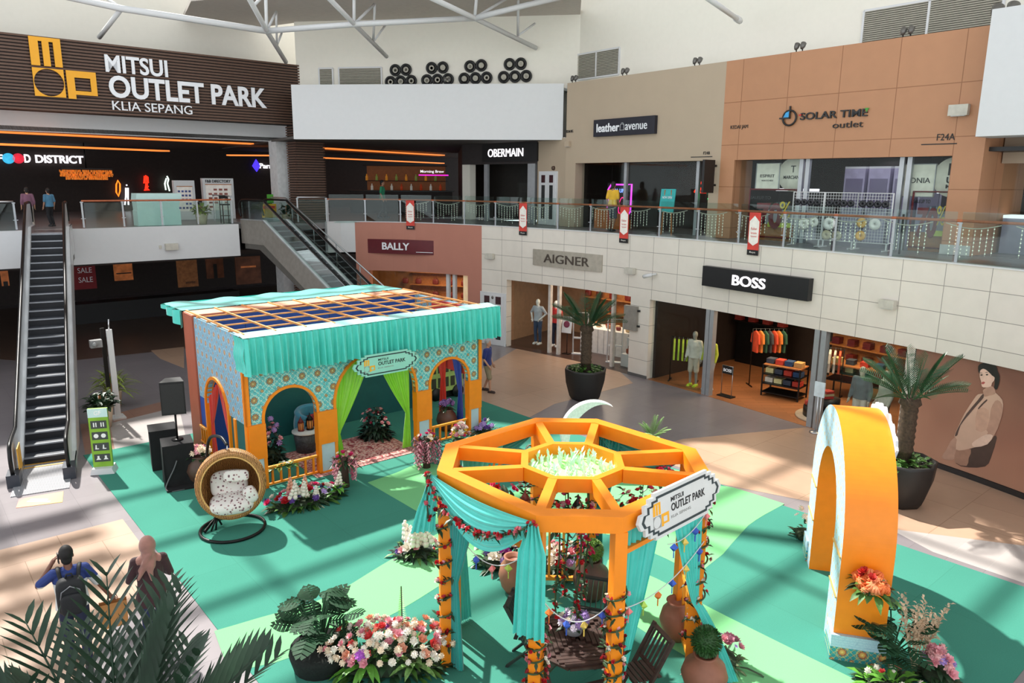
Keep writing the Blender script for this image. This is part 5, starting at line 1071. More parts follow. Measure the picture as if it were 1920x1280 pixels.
b = MB(); b.box(.12, 2.88, 0, .62, 2.92, 2.3); b.box(3.0, 2.88, 0, 3.62, 2.92, 2.3); b.build('back_pilaster', navy, pav)
b = MB()
for x in (.62, 2.96, 3.62): b.box(x, 2.87, 0, x + .07, 2.92, 2.3)
b.build('pilaster_strip', orange, pav)
MB().box(-.02, 2.98, KH, KW, 3.65, KH + .02).build('roof_board', salmon, pav)
b = MB()
for k in range(10): x = .04 + k * (KW - .08) / 9; b.bar((x, -.05, KH + .035), (x, 3.62, KH + .03), .035, .04)
for y in (.04, .72, 1.4, 2.08, 2.76, 3.6): b.bar((0, y, KH - .01), (KW, y, KH - .005), .035, .03)
b.build('roof_lattice', batten, pav)
b = MB(); b.box(.1, .1, KH - .3, KW - .1, .16, KH - .03); b.build('inner_header', navy, pav)
MB().box(KW - .14, .1, 1.5, KW - .1, 2.0, KH - .05).build('inner_lining', redc, pav)
def pleat(x0, x1, z0, z1, y, n, amp, seed):
    rr = random.Random(seed); ph = [rr.uniform(0, 6.3) for _ in range(4)]
    def f(u, v):
        x = x0 + (x1 - x0) * u; d = amp * (.3 + .7 * v)
        w_ = math.sin(2 * pi * n * u + 1.7 * math.sin(u * 23 + ph[0])) + .5 * math.sin(2 * pi * n * .43 * u + ph[1]) + .3 * math.sin(2 * pi * n * 2.1 * u + ph[2])
        return (x, y + d * w_, z1 + (z0 - z1) * v - .012 * math.sin(u * 37 + ph[3]) * v)
    return f
MB().surf(pleat(-.12, KW + .3, 2.62, KH + .02, -.42, 44, .075, 3), 520, 8).build('valance', aqua, pav)
b = MB(); b.surf(lambda u, v: (-.12 + .02 * math.sin(v * 9) + .03 * math.sin(u * 25), -.42 + .5 * u, KH + .02 - .72 * v), 16, 8); b.build('valance_return', aqua, pav); MB().surf(lambda u, v: (KW + .3 + .02 * math.sin(u * 25), -.42 + .5 * u, KH + .02 - .6 * v), 12, 6).build('valance_return', aqua, pav)
MB().surf(lambda u, v: (-.12 + (KW + .42) * u, -.42 + .5 * v, KH + .03 + .02 * math.sin(u * 60 + v * 4) * math.sin(v * 3.1) + .02 * v), 80, 6).build('valance_top', satin('aqua_satin_pale', (150, 220, 212)), pav)
MB().surf(lambda u, v: (-.05 + KW * u, 3.62 + 1.55 * v, KH + .04 - .03 * v + .03 * math.sin(u * 31) * v), 60, 8).surf(lambda u, v: (-.05 + KW * u, 5.17, KH + .01 - .12 * v), 60, 3).build('back_canopy', aqua, pav)
b = MB(); b.surf(lambda u, v: (-.1 + .08 * math.sin(u * 20) , 3.66 + 1.45 * u, KH + .03 - v * (.05 + .38 * (1 - u) ** 1.2)), 30, 5); b.build('canopy_drape', aqua, pav)
for k, x in enumerate((1.8, KW - 1.2)): MB().cyl((x, 5.1, 0), (x, 5.1, KH), .03, n=8).build('canopy_post', alu, pav)
# curtains of the pavilion
def cur(label, m, top, tie, bot, **k):
    t = curtain('curtain', None, m, top, tie, bot, **k); t.matrix_world = T(W(5.35, 14.8, .012)) @ RZ(AANG); return tag(t, label, 'curtain')
cur('lime green curtain tied to the left pier of the middle pavilion arch', lime, [(2.06, .22, 2.3), (3.1, .22, 2.6)], [(2.07, .2, .78), (2.2, .2, .78)], [(2.06, .2, .02), (2.32, .2, .02)], tie_v=.68)
cur('lime green curtain tied to the right pier of the middle pavilion arch', lime, [(3.15, .22, 2.6), (4.12, .22, 2.25)], [(3.98, .2, .9), (4.1, .2, .9)], [(3.86, .2, .02), (4.12, .2, .02)], tie_v=.66)
cur('red curtain at the rear jamb of the side pavilion arch', redc, [(.05, 1.75, 2.02), (.05, 2.44, 1.5)], [(.05, 2.3, .9), (.05, 2.44, .9)], [(.05, 2.16, .02), (.05, 2.44, .02)], nrm=(1, 0, 0), folds=6)
cur('red curtain at the front jamb of the side pavilion arch', redc, [(.05, 1.1, 1.5), (.05, 1.72, 2.03)], [(.05, 1.1, .75), (.05, 1.24, .75)], [(.05, 1.1, .02), (.05, 1.36, .02)], nrm=(1, 0, 0), folds=6)
cur('red curtain inside the right end of the pavilion', redc, [(KW - .2, 1.2, 2.9), (KW - .2, 2.0, 2.9)], [(KW - .2, 1.3, 1.2), (KW - .2, 1.5, 1.2)], [(KW - .2, 1.25, .02), (KW - .2, 1.6, .02)], nrm=(1, 0, 0), folds=6)
cur('blue curtain inside the right end of the pavilion', bluec, [(KW - .22, .6, 2.9), (KW - .22, 1.15, 2.9)], [(KW - .22, .5, 1.0), (KW - .22, .65, 1.0)], [(KW - .22, .45, .02), (KW - .22, .75, .02)], nrm=(1, 0, 0), folds=6)
# low balustrades in the side bays
def balustrade(label, x0, x1, y=.06, M=None, n=6):
    t = thing('balustrade', label, 'railing', W(5.35, 14.8, .012), AANG); L = x1 - x0; Mx = M or Matrix()
    MB(Mx).bar((x0, y, .42), (x1, y, .42), .06, .05).build('top_rail', brasso, t); MB(Mx).bar((x0, y, .04), (x1, y, .04), .05, .04).build('bottom_rail', orange, t)
    for k in range(n): x = x0 + L * (k + .5) / n; MB(Mx).box(x - .022, y - .022, .05, x + .022, y + .022, .42).build('baluster', orange, t)
balustrade('orange balustrade in the left bay of the pavilion, vine on its rail', .4, 1.54); balustrade('orange balustrade in the right bay of the pavilion', 4.62, 5.74)
balustrade('short orange balustrade behind the flower vase at the pavilion side', 2.5, 2.98, .0, RZ(pi / 2) @ Matrix.Scale(-1, 4, (0, 1, 0)) @ T(0, -.04, .3), 3)
# scalloped name board
def stepped(w, h, k=.1):
    q = [(-.5, 0), (-.5, .16), (-.455, .16), (-.455, .32), (-.40, .32), (-.40, .42), (-.34, .42), (-.34, .5)]
    top = [(x * w, z * h) for x, z in q]; return [(-.53 * w, 0)] + top[1:] + [(-x, z) for x, z in reversed(top[1:])] + [(.53 * w, 0)] + [(-x, -z) for x, z in top[1:]] + [(x, -z) for x, z in reversed(top[1:])]
def name_board(label, M, w, h, bgm, lm, x_logo=-.36):
    t = thing('name_board', label, 'sign'); t.matrix_world = M
    MB().slab(stepped(w, h), -.04, 0).build('board', bgm, t)
    o_ = stepped(w * .93, h * .84); i_ = stepped(w * .885, h * .74); b = MB(); n = len(o_)
    for k in range(n): b.slab([o_[k], o_[(k + 1) % n], i_[(k + 1) % n], i_[k]], -.046, -.04)
    b.build('border_line', lm, t)
    logo(t, w * x_logo, -h * .26, h * .26, yl, -.04, .004, oc=mat('grey_letter', (150, 150, 146), .6))
    text('MITSUI', w * .16, h * .1, ink, T(w * -.06, -.04, h * .22), t, .01, .004); text('OUTLET PARK', w * .44, h * .17, ink, T(w * .08, -.04, h * .04), t, .02, .004); text('KLIA SEPANG', w * .25, h * .06, mat('grey_letter', (150, 150, 146)), T(w * -.02, -.04, -h * .16), t, 0, .004)
bd_aq = mat('board_aqua', (150, 212, 196), .5, var=.03); bd_gr = mat('board_grey', (212, 214, 212), .5, var=.03); bline = mat('board_line', (44, 58, 62), .6)
name_board('pale aqua scalloped name board hanging on the pavilion valance', T(W(8.4, 14.28, 2.47)) @ RZ(AANG), 1.62, .5, bd_aq, bline)

# ---------------------------------------------------------------- furnishing of the pavilion
def pav_at(x, y, z=.012): return W(5.35 + x, 14.8 + y, z)
def pux(px, py): u_, v_ = uvof(gp(px, py)); return u_ - 5.35, v_ - 14.8
rugm = NT('persian_rug'); _o = rugm.obj(); _v = rugm.voro(_o, 9); _n = rugm.noise(_o, 16, 4); _x, _y, _z = rugm.sep(_o)[0:3]
_e = rugm.math('MAXIMUM', rugm.math('DIVIDE', rugm.math('ABSOLUTE', _x), 1.35), rugm.math('DIVIDE', rugm.math('ABSOLUTE', _y), .95))
_c0 = rugm.ramp(rugm.math('ADD', rugm.math('MULTIPLY', _v, .6), rugm.math('MULTIPLY', _n, .7)), [(.3, lin((96, 44, 52))), (.5, lin((190, 104, 100))), (.62, lin((224, 190, 176))), (.8, lin((150, 70, 74)))])
_c1 = rugm.mix(rugm.math('GREATER_THAN', _e, .8), _c0, rugm.ramp(_n, [(.35, lin((214, 176, 166))), (.6, lin((150, 84, 84)))])); rugm.col(_c1); rugm.base(.95, 0, .1)
rx, ry = pux(694, 829); b = MB(); b.box(-1.35, -.95, 0, 1.35, .95, .012); o = b.build('patterned_rug', rugm.m); tag(o, 'faded red and pink patterned rug on the pavilion floor', 'rug', M=T(pav_at(2.75, .75, .014)) @ RZ(AANG))
chb = mat('blue_velvet', (46, 132, 160), .55, var=.15, scale=7, sheen=.5)
t = thing('tufted_armchair', 'blue tufted tub armchair inside the pavilion behind the left lime curtain', 'armchair', pav_at(2.45, 2.0), AANG + .3)
b = MB(); b.surf(lambda u, v: ((.5 + .06 * math.sin(v * pi)) * math.cos(pi * (-.12 + 1.24 * u)) * (1 + .02 * math.sin(u * 40)), (.46 + .06 * math.sin(v * pi)) * math.sin(pi * (-.12 + 1.24 * u)), .12 + (.62 + .1 * math.sin(pi * u)) * v), 48, 10)
b.surf(lambda u, v: (.38 * math.cos(pi * (-.12 + 1.24 * u)), .34 * math.sin(pi * (-.12 + 1.24 * u)), .3 + (.44 + .1 * math.sin(pi * u)) * v), 48, 8)
pts = [(.45 * math.cos(pi * (-.12 + 1.24 * k / 24)), .42 * math.sin(pi * (-.12 + 1.24 * k / 24)), .74 + .1 * math.sin(pi * k / 24)) for k in range(25)]; b.tube(pts, .075, 8); b.build('backrest', chb, t)
rbox(MB(), (0, -.04, .3), .4, .4, .12, .5).build('seat', chb, t); MB().lathe([(.38, 0), (.42, .14), (.4, .2)], 24).build('base', chb, t)
rbox(MB(T(.0, .12, .55) @ RX(-.3)), (0, 0, 0), .2, .07, .16, .6).build('cushion', mat('cushion_print_red', (150, 40, 48), .8, var=.5, scale=20), t)
pos = pux(575, 846); t = thing('side_table', 'round side table with pale top and dark latticed drum in the pavilion', 'table', pav_at(pos[0], pos[1]), AANG)
MB().lathe([(.24, 0), (.27, .25), (.3, .5), (.001, .5)], 24).build('drum', mat('drum_lattice', (60, 66, 72), .5, var=.5, scale=22), t); MB().lathe([(.33, .5), (.33, .53), (.001, .53)], 28).build('table_top', mat('tray_pale', (206, 208, 204), .35), t)
def lantern(label, loc, h, cm, hang=0.0):
    t = thing('lantern', label, 'lantern', loc); r = h * .22
    MB().lathe([(r, 0), (r * 1.05, h * .06), (r * .8, h * .08)], 8).build('base', cm, t); MB().lathe([(r * .78, h * .08), (r * .9, h * .35), (r * .78, h * .58)], 8).build('pane', mat('amber_pane', (190, 120, 60), .2, emit=.15), t)
    b = MB()
    for k in range(8): a = pi / 4 * k; b.tube([(r * .8 * math.cos(a), r * .8 * math.sin(a), h * .07), (r * .92 * math.cos(a), r * .92 * math.sin(a), h * .35), (r * .8 * math.cos(a), r * .8 * math.sin(a), h * .6)], .008, 4)
    b.build('ribs', cm, t); MB().lathe([(r, h * .58), (r * .6, h * .74), (r * .2, h * .86), (.01, h)], 8).build('cap', cm, t)
    if hang: MB().cyl((0, 0, h), (0, 0, h + hang), .006, n=5).build('chain', cm, t)
    return t
lantern('dark red lantern standing on the round side table', pav_at(pos[0] - .1, pos[1] + .03, .548), .36, mat('lantern_red', (110, 30, 34), .4)); lantern('black lantern standing on the round side table', pav_at(pos[0] + .12, pos[1], .548), .42, blackm)
lantern('black lantern hanging in the pavilion behind the side arch', pav_at(.75, 1.75, 1.55), .42, blackm, KH - 1.97)
lantern('small clear lantern hanging from the pavilion roof near the middle arch', pav_at(2.9, 1.9, 2.3), .3, blackm, KH - 2.6)

# ---------------------------------------------------------------- flowers and foliage
FM = {}
def flower_mesh(kind, c, var=0):
    key = (kind, c)
    if key in FM: return FM[key]
    b = MB(); rr = random.Random(hash(kind) % 99 + c[0])
    if kind == 'rose':
        for lay in range(3):
            n = 6 - lay
            for k in range(n):
                a = 2 * pi * k / n + lay * .5; el = .35 + .38 * lay; b.leaf((0, 0, -.1 + .06 * lay), (math.cos(a) * math.cos(el), math.sin(a) * math.cos(el), math.sin(el)), .62 - .13 * lay, .6 - .1 * lay, -.35, fold=.3, n=3)
        b.ball((0, 0, .12), .2, n=8, m=5)
    elif kind == 'star':
        for k in range(6): a = pi / 3 * k; b.leaf((0, 0, 0), (math.cos(a), math.sin(a), .5), .55, .34, .25, fold=.15, n=2)
        b.ball((0, 0, .05), .12, n=6, m=4)
    elif kind == 'pompon':
        for k in range(26):
            z = 1 - 2 * (k + .5) / 26; a = k * 2.4; q = math.sqrt(1 - z * z); d = Vector((q * math.cos(a), q * math.sin(a), z))
            if z > -.6: b.leaf(d * .22, d + Vector((0, 0, .15)), .3, .26, .0, n=2, fold=.2)
        b.ball((0, 0, 0), .32, n=8, m=6)
    elif kind == 'spike':
        for k in range(26):
            z = -1.0 * k / 26; a = k * 2.4; r = .22 * (1 - .6 * k / 26); b.leaf((0, 0, z * 2.2), (math.cos(a), math.sin(a), -.4), r + .1, .16, .3, n=2)
    elif kind == 'lily':
        for k in range(14):
            z = .9 * k / 13; a = k * 2.1; b.ball((.16 * math.cos(a) * (1.1 - z), .16 * math.sin(a) * (1.1 - z), z), .13 * (1.25 - z * .7), n=6, m=4)
    elif kind == 'tube':
        for k in range(7): a = k * .9; b.tube([(0, 0, 0), (.2 * math.cos(a), .2 * math.sin(a), -.1), (.42 * math.cos(a), .42 * math.sin(a), -.5)], [.05, .1, .16], 6)
    me_o = b.build('proto', mat('petal_%d_%d_%d' % c, c, .6, var=.14, scale=1.6)); me = me_o.data; bpy.data.objects.remove(me_o); FM[key] = me
    return me
def bloom(t, p, d, size, kind, c, name='flower', roll=0):
    o = bpy.data.objects.new(name, flower_mesh(kind, c)); COL.objects.link(o); o.parent = t; o.location = p
    o.rotation_euler = Vector(d).to_track_quat('Z', 'Y').to_euler(); o.scale = (size, size, size); return o
def arrangement(label, loc, rx, ry, h, fl, fol=((40, .22, .06, leafd), ), seed=1, rz=0, zbase=.0, flat=.6, cat='flowers', name='flower_arrangement', base=True, fh=.55):
    rr = random.Random(seed); t = thing(name, label, cat, loc, rz)
    for j, (n, L, w, m) in enumerate(fol):
        b = MB()
        for k in range(n):
            a = rr.uniform(0, 2 * pi); q = rr.random() ** .5; el = rr.uniform(-.15, 1.25)
            b.leaf((rx * .75 * q * math.cos(a), ry * .75 * q * math.sin(a), zbase + h * rr.uniform(.02, fh) * (1.2 - q)), (math.cos(a) * math.cos(el), math.sin(a) * math.cos(el), math.sin(el)), L * rr.uniform(.7, 1.3), w * rr.uniform(.8, 1.2), .45)
        b.build('foliage', m, t)
    if base: rbox(MB(), (0, 0, zbase + h * .16), rx * .7, ry * .7, h * .16, .7, 14, 6).build('moss_base', mat('moss', (44, 58, 36), .9, var=.4, scale=20), t)
    for kind, c, n, size, sp in fl:
        for k in range(n):
            a = rr.uniform(0, 2 * pi); q = rr.random() ** .5 * sp; z = zbase + h * math.sqrt(max(.05, 1 - (q * .92) ** 2)) * rr.uniform(.75, 1.05)
            p = (rx * q * math.cos(a), ry * q * math.sin(a), max(z, zbase + .05)); d = Vector((p[0] * .8 / max(rx, .01), p[1] * .8 / max(ry, .01), flat + .3 * rr.random()))
            if kind == 'spike': d = Vector((rr.uniform(-.1, .1), rr.uniform(-.1, .1), 1))
            if kind == 'lily': d = Vector((rr.uniform(-.25, .25), rr.uniform(-.25, .25), 1))
            bloom(t, p, d, size * rr.uniform(.8, 1.25), kind, c)
    return t
WH, PK, HP, RD_, PU, LV_, CR_, PE, YE, OR_, CO = (238, 230, 216), (232, 166, 176), (222, 60, 120), (190, 30, 40), (96, 60, 140), (170, 140, 200), (236, 216, 190), (234, 170, 140), (230, 190, 60), (224, 110, 50), (222, 84, 80)
fa = pux(588, 948)
arrangement('long mixed flower bed before the left bay of the pavilion', gp(575, 944, .012), .98, .34, .38, [('lily', WH, 5, .3, .8), ('lily', PE, 3, .3, .6), ('rose', RD_, 6, .15, .8), ('pompon', PU, 5, .16, .95), ('rose', PK, 12, .13, .9), ('star', LV_, 9, .15, .95), ('rose', HP, 6, .12, .9), ('rose', WH, 6, .12, .9), ('pompon', (60, 60, 120), 4, .14, .95)],
    ((110, .26, .08, leafd), (60, .3, .09, leafg), (26, .34, .05, mat('leaf_grey_green', (120, 140, 116), .6, var=.3))), 5, AANG)
def hanging(label, loc, r, h0, cols, n, seed, rz=0, L=.5):
    t = arrangement(label, loc, r, r * .7, .3, [('rose', HP, 5, .09, .8), ('star', CR_, 6, .1, .8)], ((50, .2, .05, leafd),), seed, rz, h0, base=False); rr = random.Random(seed)
    for k in range(n):
        a = rr.uniform(0, 2 * pi); q = rr.uniform(.4, 1.0); c = cols[k % len(cols)]; bloom(t, (r * q * math.cos(a), r * .8 * q * math.sin(a), h0 + .12), (rr.uniform(-.1, .1), rr.uniform(-.1, .1), 1), L / 2.2 * rr.uniform(.8, 1.15), 'spike', c, 'hanging_raceme')
    MB().cyl((0, 0, 0), (0, 0, h0 + .15), .09, .06, 10).build('stand', mat('basket_brown', (70, 50, 40), .8), t); return t
hanging('pink hanging blossoms at the foot of the left lime curtain', gp(648, 912, .012), .34, .52, [PK, (214, 110, 140), (226, 140, 160)], 22, 4)
hanging('pink hanging blossoms at the foot of the right lime curtain', gp(800, 876, .012), .32, .58, [PK, (190, 100, 120), (150, 90, 100), (226, 140, 160)], 24, 6, 0, .62)
arrangement('white and pink flowers climbing the right bay balustrade', gp(862, 836, .012), .26, .2, .62, [('rose', WH, 16, .13, .9), ('rose', PK, 12, .12, .9), ('star', YE, 6, .1, .9), ('rose', HP, 4, .1, .9)], ((50, .2, .06, leafg),), 8)
arrangement('spiky green plant with purple blooms by the right end of the pavilion', gp(906, 812, .012), .28, .28, .36, [('pompon', LV_, 7, .14, .9), ('pompon', PU, 4, .12, .9)], ((70, .42, .04, leafd), (20, .4, .04, mat('leaf_grey_green', (120, 140, 116)))), 9)
arrangement('tall dark bush with small pink flowers against the back of the pavilion', gp(706, 822, .012), .42, .3, .9, [('rose', PK, 12, .1, .95), ('star', WH, 14, .07, .95), ('rose', (170, 40, 70), 6, .09, .9)], ((330, .22, .08, mat('leaf_deep', (30, 48, 34), .5, var=.4)),), 10, fh=.95)
arrangement('dark column of purple and white flowers inside the left pavilion arch', gp(512, 868, .012), .26, .26, 1.1, [('pompon', LV_, 9, .13, .9), ('star', WH, 16, .08, 1.0), ('rose', PK, 6, .1, .9)], ((200, .2, .07, mat('leaf_deep', (24, 40, 28))),), 12, fh=.95)
arrangement('green vine on the rail of the left pavilion balustrade', pav_at(.7, .02, .012), .42, .08, .16, [('star', WH, 4, .06, .9)], ((46, .16, .07, leafg), (20, .14, .06, leafy)), 13, AANG, .36, base=False, name='vine', cat='plant')
def vase(label, loc, r, h, m, neck=.55):
    t = thing('clay_vase', label, 'vase', loc)
    MB().lathe([(r * .5, 0), (r * .8, h * .18), (r, h * .5), (r * .86, h * .75), (r * neck, h * .92), (r * (neck + .12), h), (r * neck * .9, h), (r * neck * .8, h * .9), (.001, h * .88)], 24).build('vase_body', m, t); return t
clay = mat('brown_clay', (116, 74, 58), .5, var=.15); terr = mat('terracotta_clay', (150, 96, 74), .6, var=.12); dcl = mat('dark_clay', (84, 58, 46), .5, var=.2)
v0 = gp(378, 903, .012); vase('dark brown vase holding cream blooms beside the loudspeaker', v0, .3, .62, dcl)
arrangement('bunch of cream and pink blooms in the dark brown vase', v0 + Vector((0, 0, .56)), .26, .26, .26, [('pompon', CR_, 12, .16, .85), ('pompon', PK, 5, .15, .8)], ((26, .16, .07, leafd),), 14, base=False)
v1 = gp(838, 806, .012); vase('dark vase with violet blooms beyond the right pavilion arch', v1, .28, .6, dcl); arrangement('violet hydrangea bunch in the vase beyond the right arch', v1 + Vector((0, 0, .58)), .22, .22, .22, [('pompon', (120, 90, 150), 12, .15, .85)], ((14, .16, .07, leafd),), 15, base=False)
t = thing('market_cart', 'pale green market cart with little windows behind the pavilion', 'cart', gp(824, 742), AANG)
MB().box(-.6, -.4, .25, .6, .4, 1.3).build('body', mat('cart_green', (168, 196, 110), .5), t); b = MB()
for r_ in range(2):
    b = MB()
    for k in range(5): b.box(-.55 + k * .23, -.42, .4 + r_ * .45, -.4 + k * .23, -.4, .7 + r_ * .45)
    b.build('window_row', mat('cart_window', (60, 64, 50), .4), t)
MB().box(-.7, -.5, 1.3, .7, .5, 1.36).build('roof', mat('cart_roof', (90, 96, 80), .5), t)
for x in (-.4, .4): MB(T(x, -.42, .2) @ RX(pi / 2)).lathe([(.001, -.03), (.2, -.03), (.2, .03), (.001, .03)], 16).build('wheel', black, t)
MB().box(-.5, -.3, .0, .5, .3, .25).build('base', black, t)

# ---------------------------------------------------------------- loudspeaker, egg chair
spm = mat('speaker_black', (20, 20, 21), .7, var=.2, scale=60)
clo = mat('black_cloth', (17, 17, 19), .9, var=.25)
p0 = gp(338, 903, .012); a0 = AANG - .2
t = thing('covered_subwoofer', 'black cloth covered box with a cable loop under the loudspeaker', 'subwoofer', p0, a0)
b = MB(); b.surf(lambda u, v: ((.31 + .02 * v * math.sin(u * 60)) * max(-1, min(1, 1.6 * math.cos(2 * pi * u))), .31 * max(-1, min(1, 1.6 * math.sin(2 * pi * u))) + .02 * v * math.sin(u * 50), .95 - .93 * v), 72, 6); b.box(-.31, -.31, .9, .31, .31, .955); b.build('cloth_cover', clo, t)
MB().tube(catmull([(-.05, -.34, .62), (-.12, -.35, .45), (-.3, -.38, .1), (-.25, -.5, .02), (.1, -.5, .02), (.25, -.4, .03)], 5), .014, 6).build('cable', mat('grey_cable', (96, 96, 98), .5), t); MB().box(-.3, -.52, 0, .34, -.3, .04).build('cloth_hem', clo, t)
q = p0 + Vector((-.42, .42, 0)); t = thing('covered_subwoofer', 'second black cloth covered box behind the loudspeaker stand', 'subwoofer', gp(310, 872, .012), a0); MB().box(-.28, -.28, .0, .28, .28, .9).build('cloth_cover', clo, t); MB().box(-.29, -.29, .9, .29, .29, .94).build('top_fold', clo, t)
t = thing('loudspeaker', 'black loudspeaker on a pole above the cloth covered box', 'loudspeaker', p0 + Vector((0, .05, .962)), a0 - .15)
MB().prism([(-.24, -.2), (.24, -.2), (.15, .2), (-.15, .2)], .62, 1.34).build('cabinet', spm, t); MB().cyl((0, 0, 0), (0, 0, .62), .022, n=8).build('pole', blackm, t); MB().box(-.215, -.21, .66, .215, -.2, 1.3).build('grille', mat('grille_black', (28, 28, 29), .6, var=.5, scale=120), t); MB().lathe([(.12, 0), (.12, .02), (.001, .02)], 14).build('base_plate', blackm, t)
wick = NT('rattan_weave'); _o = wick.obj(); _w = wick.node('ShaderNodeTexWave', wave_type='BANDS'); wick.put(_w.inputs['Vector'], _o); _w.inputs['Scale'].default_value = 14; _w.inputs['Distortion'].default_value = 6; _w.inputs['Detail'].default_value = 2
wick.col(wick.ramp(_w.outputs[0], [(.2, lin((92, 56, 28))), (.6, lin((184, 126, 66))), (.9, lin((214, 160, 94)))])); wick.base(.55); wick.bump(_w.outputs[0], .5, .01)
eg = gp(437, 992, .012); ed = toward(eg, Vector((-2.9, 6, 0))) + pi
t = thing('egg_chair', 'round rattan egg chair hanging on a black ring stand', 'chair', eg, ed)      # local -y faces the viewer
EC = Vector((.02, .1, .88)); ER = .6
tilt = RX(-.12)
def egg(u, v):
    a = 2 * pi * u; ph_ = math.radians(73) + math.radians(107) * v; q = Vector((math.sin(ph_) * math.cos(a), -math.cos(ph_), math.sin(ph_) * math.sin(a)))
    return EC + tilt @ Vector((q.x * ER * .98, q.y * ER * .9, q.z * ER * 1.04))
b = MB(); b.surf(egg, 48, 14, True); o = b.build('basket', wick.m, t); k_ = o.modifiers.new('thick', 'SOLIDIFY'); k_.thickness = .05
pts = [egg(k / 40, 0) for k in range(40)]; MB().tube(pts, .042, 8, True).build('rim', wick.m, t); MB().tube([EC + (p - EC) * .93 + Vector((0, -.03, 0)) for p in pts], .018, 6, True).build('inner_ring', mat('rattan_pale', (214, 168, 100), .5), t)
RR = .58
MB().tube([(RR * math.cos(2 * pi * k / 40), RR * math.sin(2 * pi * k / 40), .03) for k in range(40)], .03, 8, True).build('base_ring', blackm, t)
MB().tube(catmull([(-.5, -.02, .03), (-.4, .12, .1), (-.3, .3, .2), (-.34, .55, .5), (-.42, .8, 1.1), (-.34, .72, 1.6), (-.12, .4, 1.72), (0, .12, 1.64)], 6), .03, 8).build('hook_arm', blackm, t)
b = MB(); b.tube([(-.3, .0, .03), (-.27, .02, .3)], .018, 6).tube([(-.38, -.05, .04), (-.27, .02, .3)], .018, 6).tube([(-.2, .1, .08), (-.27, .02, .3)], .018, 6); b.build('tripod_bracket', blackm, t)
MB().cyl((0, .12, 1.64), (0, .11, EC.z + ER), .012, n=6).build('hanger', steel, t)
cush = NT('floral_cushion'); _o = cush.obj(); _v = cush.voro(_o, 17); _v2 = cush.noise(_o, 30)
cush.col(cush.ramp(cush.math('ADD', _v, cush.math('MULTIPLY', _v2, .25)), [(.3, lin((84, 74, 80))), (.42, lin((186, 140, 142))), (.52, lin((226, 222, 216)))])); cush.base(.9)
eM = T(eg) @ RZ(ed)
def cushion(label, c, d, e, R=None):
    o = rbox(MB(), (0, 0, 0), d[0], d[1], d[2], e, 24, 12).build('cushion', cush.m); tag(o, label, 'cushion', M=eM @ T(c) @ (R or Matrix()))
cushion('big round floral seat cushion in the egg chair', (EC.x, EC.y - .12, EC.z - .33), (.4, .3, .14), .75, RX(.2)); cushion('floral back cushion standing in the egg chair', (EC.x - .04, EC.y + .16, EC.z - .05), (.34, .1, .26), .6, RX(-.35))
cushion('rectangular floral head pillow in the egg chair', (EC.x + .1, EC.y - .02, EC.z + .16), (.23, .07, .11), .5, RX(-.25) @ RY(.05)); cushion('small floral side cushion at the edge of the egg chair', (EC.x + .34, EC.y - .2, EC.z - .17), (.12, .12, .16), .7, RY(-.4))
# ---------------------------------------------------------------- the eight sided gazebo
GC = Vector((.82, 9.45, .012)); GA = -.028; GH = 2.84; GR = 1.83
t = gz = thing('gazebo', 'orange eight sided gazebo frame with spoked open roof', 'gazebo', GC, GA)
HA = math.radians(15.4)
OUT = [Vector((math.cos(a), math.sin(a), 0)) * GR for q in range(4) for a in (q * pi / 2 - HA, q * pi / 2 + HA)]      # 0,1 right  2,3 back  4,5 left  6,7 front
INN = [Vector((math.cos(a), math.sin(a), 0)) * .74 for q in range(4) for a in (q * pi / 2 - pi / 8, q * pi / 2 + pi / 8)]
def ring(P, w, z0, z1, b=None):
    b = b or MB(); n = len(P); Q_ = [p * (1 - w / p.length / .97) for p in P]
    for i in range(n):
        j = (i + 1) % n; a, c, d, e = P[i], P[j], Q_[j], Q_[i]
        b.add([(a.x, a.y, z0), (c.x, c.y, z0), (d.x, d.y, z0), (e.x, e.y, z0), (a.x, a.y, z1), (c.x, c.y, z1), (d.x, d.y, z1), (e.x, e.y, z1)], [(0, 3, 2, 1), (4, 5, 6, 7), (0, 1, 5, 4), (2, 3, 7, 6)])
    return b
ring(OUT, .2, GH - .2, GH).build('outer_ring', orange, gz); ring(INN, .1, GH - .19, GH - .005).build('inner_ring', orange, gz)
for i in range(8): MB().bar(INN[i] * .97 + Vector((0, 0, GH - .1)), OUT[i] * .93 + Vector((0, 0, GH - .1)), .12, .185).build('spoke', orange, gz)
for i in range(8): p = OUT[i] * .945; MB(T(p.x, p.y, 0) @ RZ(math.atan2(p.y, p.x))).box(-.085, -.075, 0, .085, .075, GH - .2).build('post', orange, gz)
for i in (1, 3, 5, 7): a, c = OUT[i] * .945, OUT[(i + 1) % 8] * .945; MB().bar(a + Vector((0, 0, GH - .5)), c + Vector((0, 0, GH - .5)), .06, .06).build('tie_bar', orange, gz)
for i in (0, 2, 4):
    a, c = OUT[i] * .945, OUT[i + 1] * .945; b = MB(); b.bar(a + Vector((0, 0, 1.0)), c + Vector((0, 0, 1.0)), .07, .06); b.build('top_rail', brasso, gz); MB().bar(a + Vector((0, 0, .12)), c + Vector((0, 0, .12)), .07, .06).build('bottom_rail', brasso, gz)
    for k in (.25, .5, .75): q = a.lerp(c, k); MB().box(q.x - .02, q.y - .02, .12, q.x + .02, q.y + .02, 1.0).build('baluster', brasso, gz)
MB().prism([tuple((p * .93)[:2]) for p in INN], GH - .18, GH - .165).build('ceiling_panel', mat('pale_green_panel', (176, 240, 150), .4, var=.05), gz)
b = MB(); rr = random.Random(5)
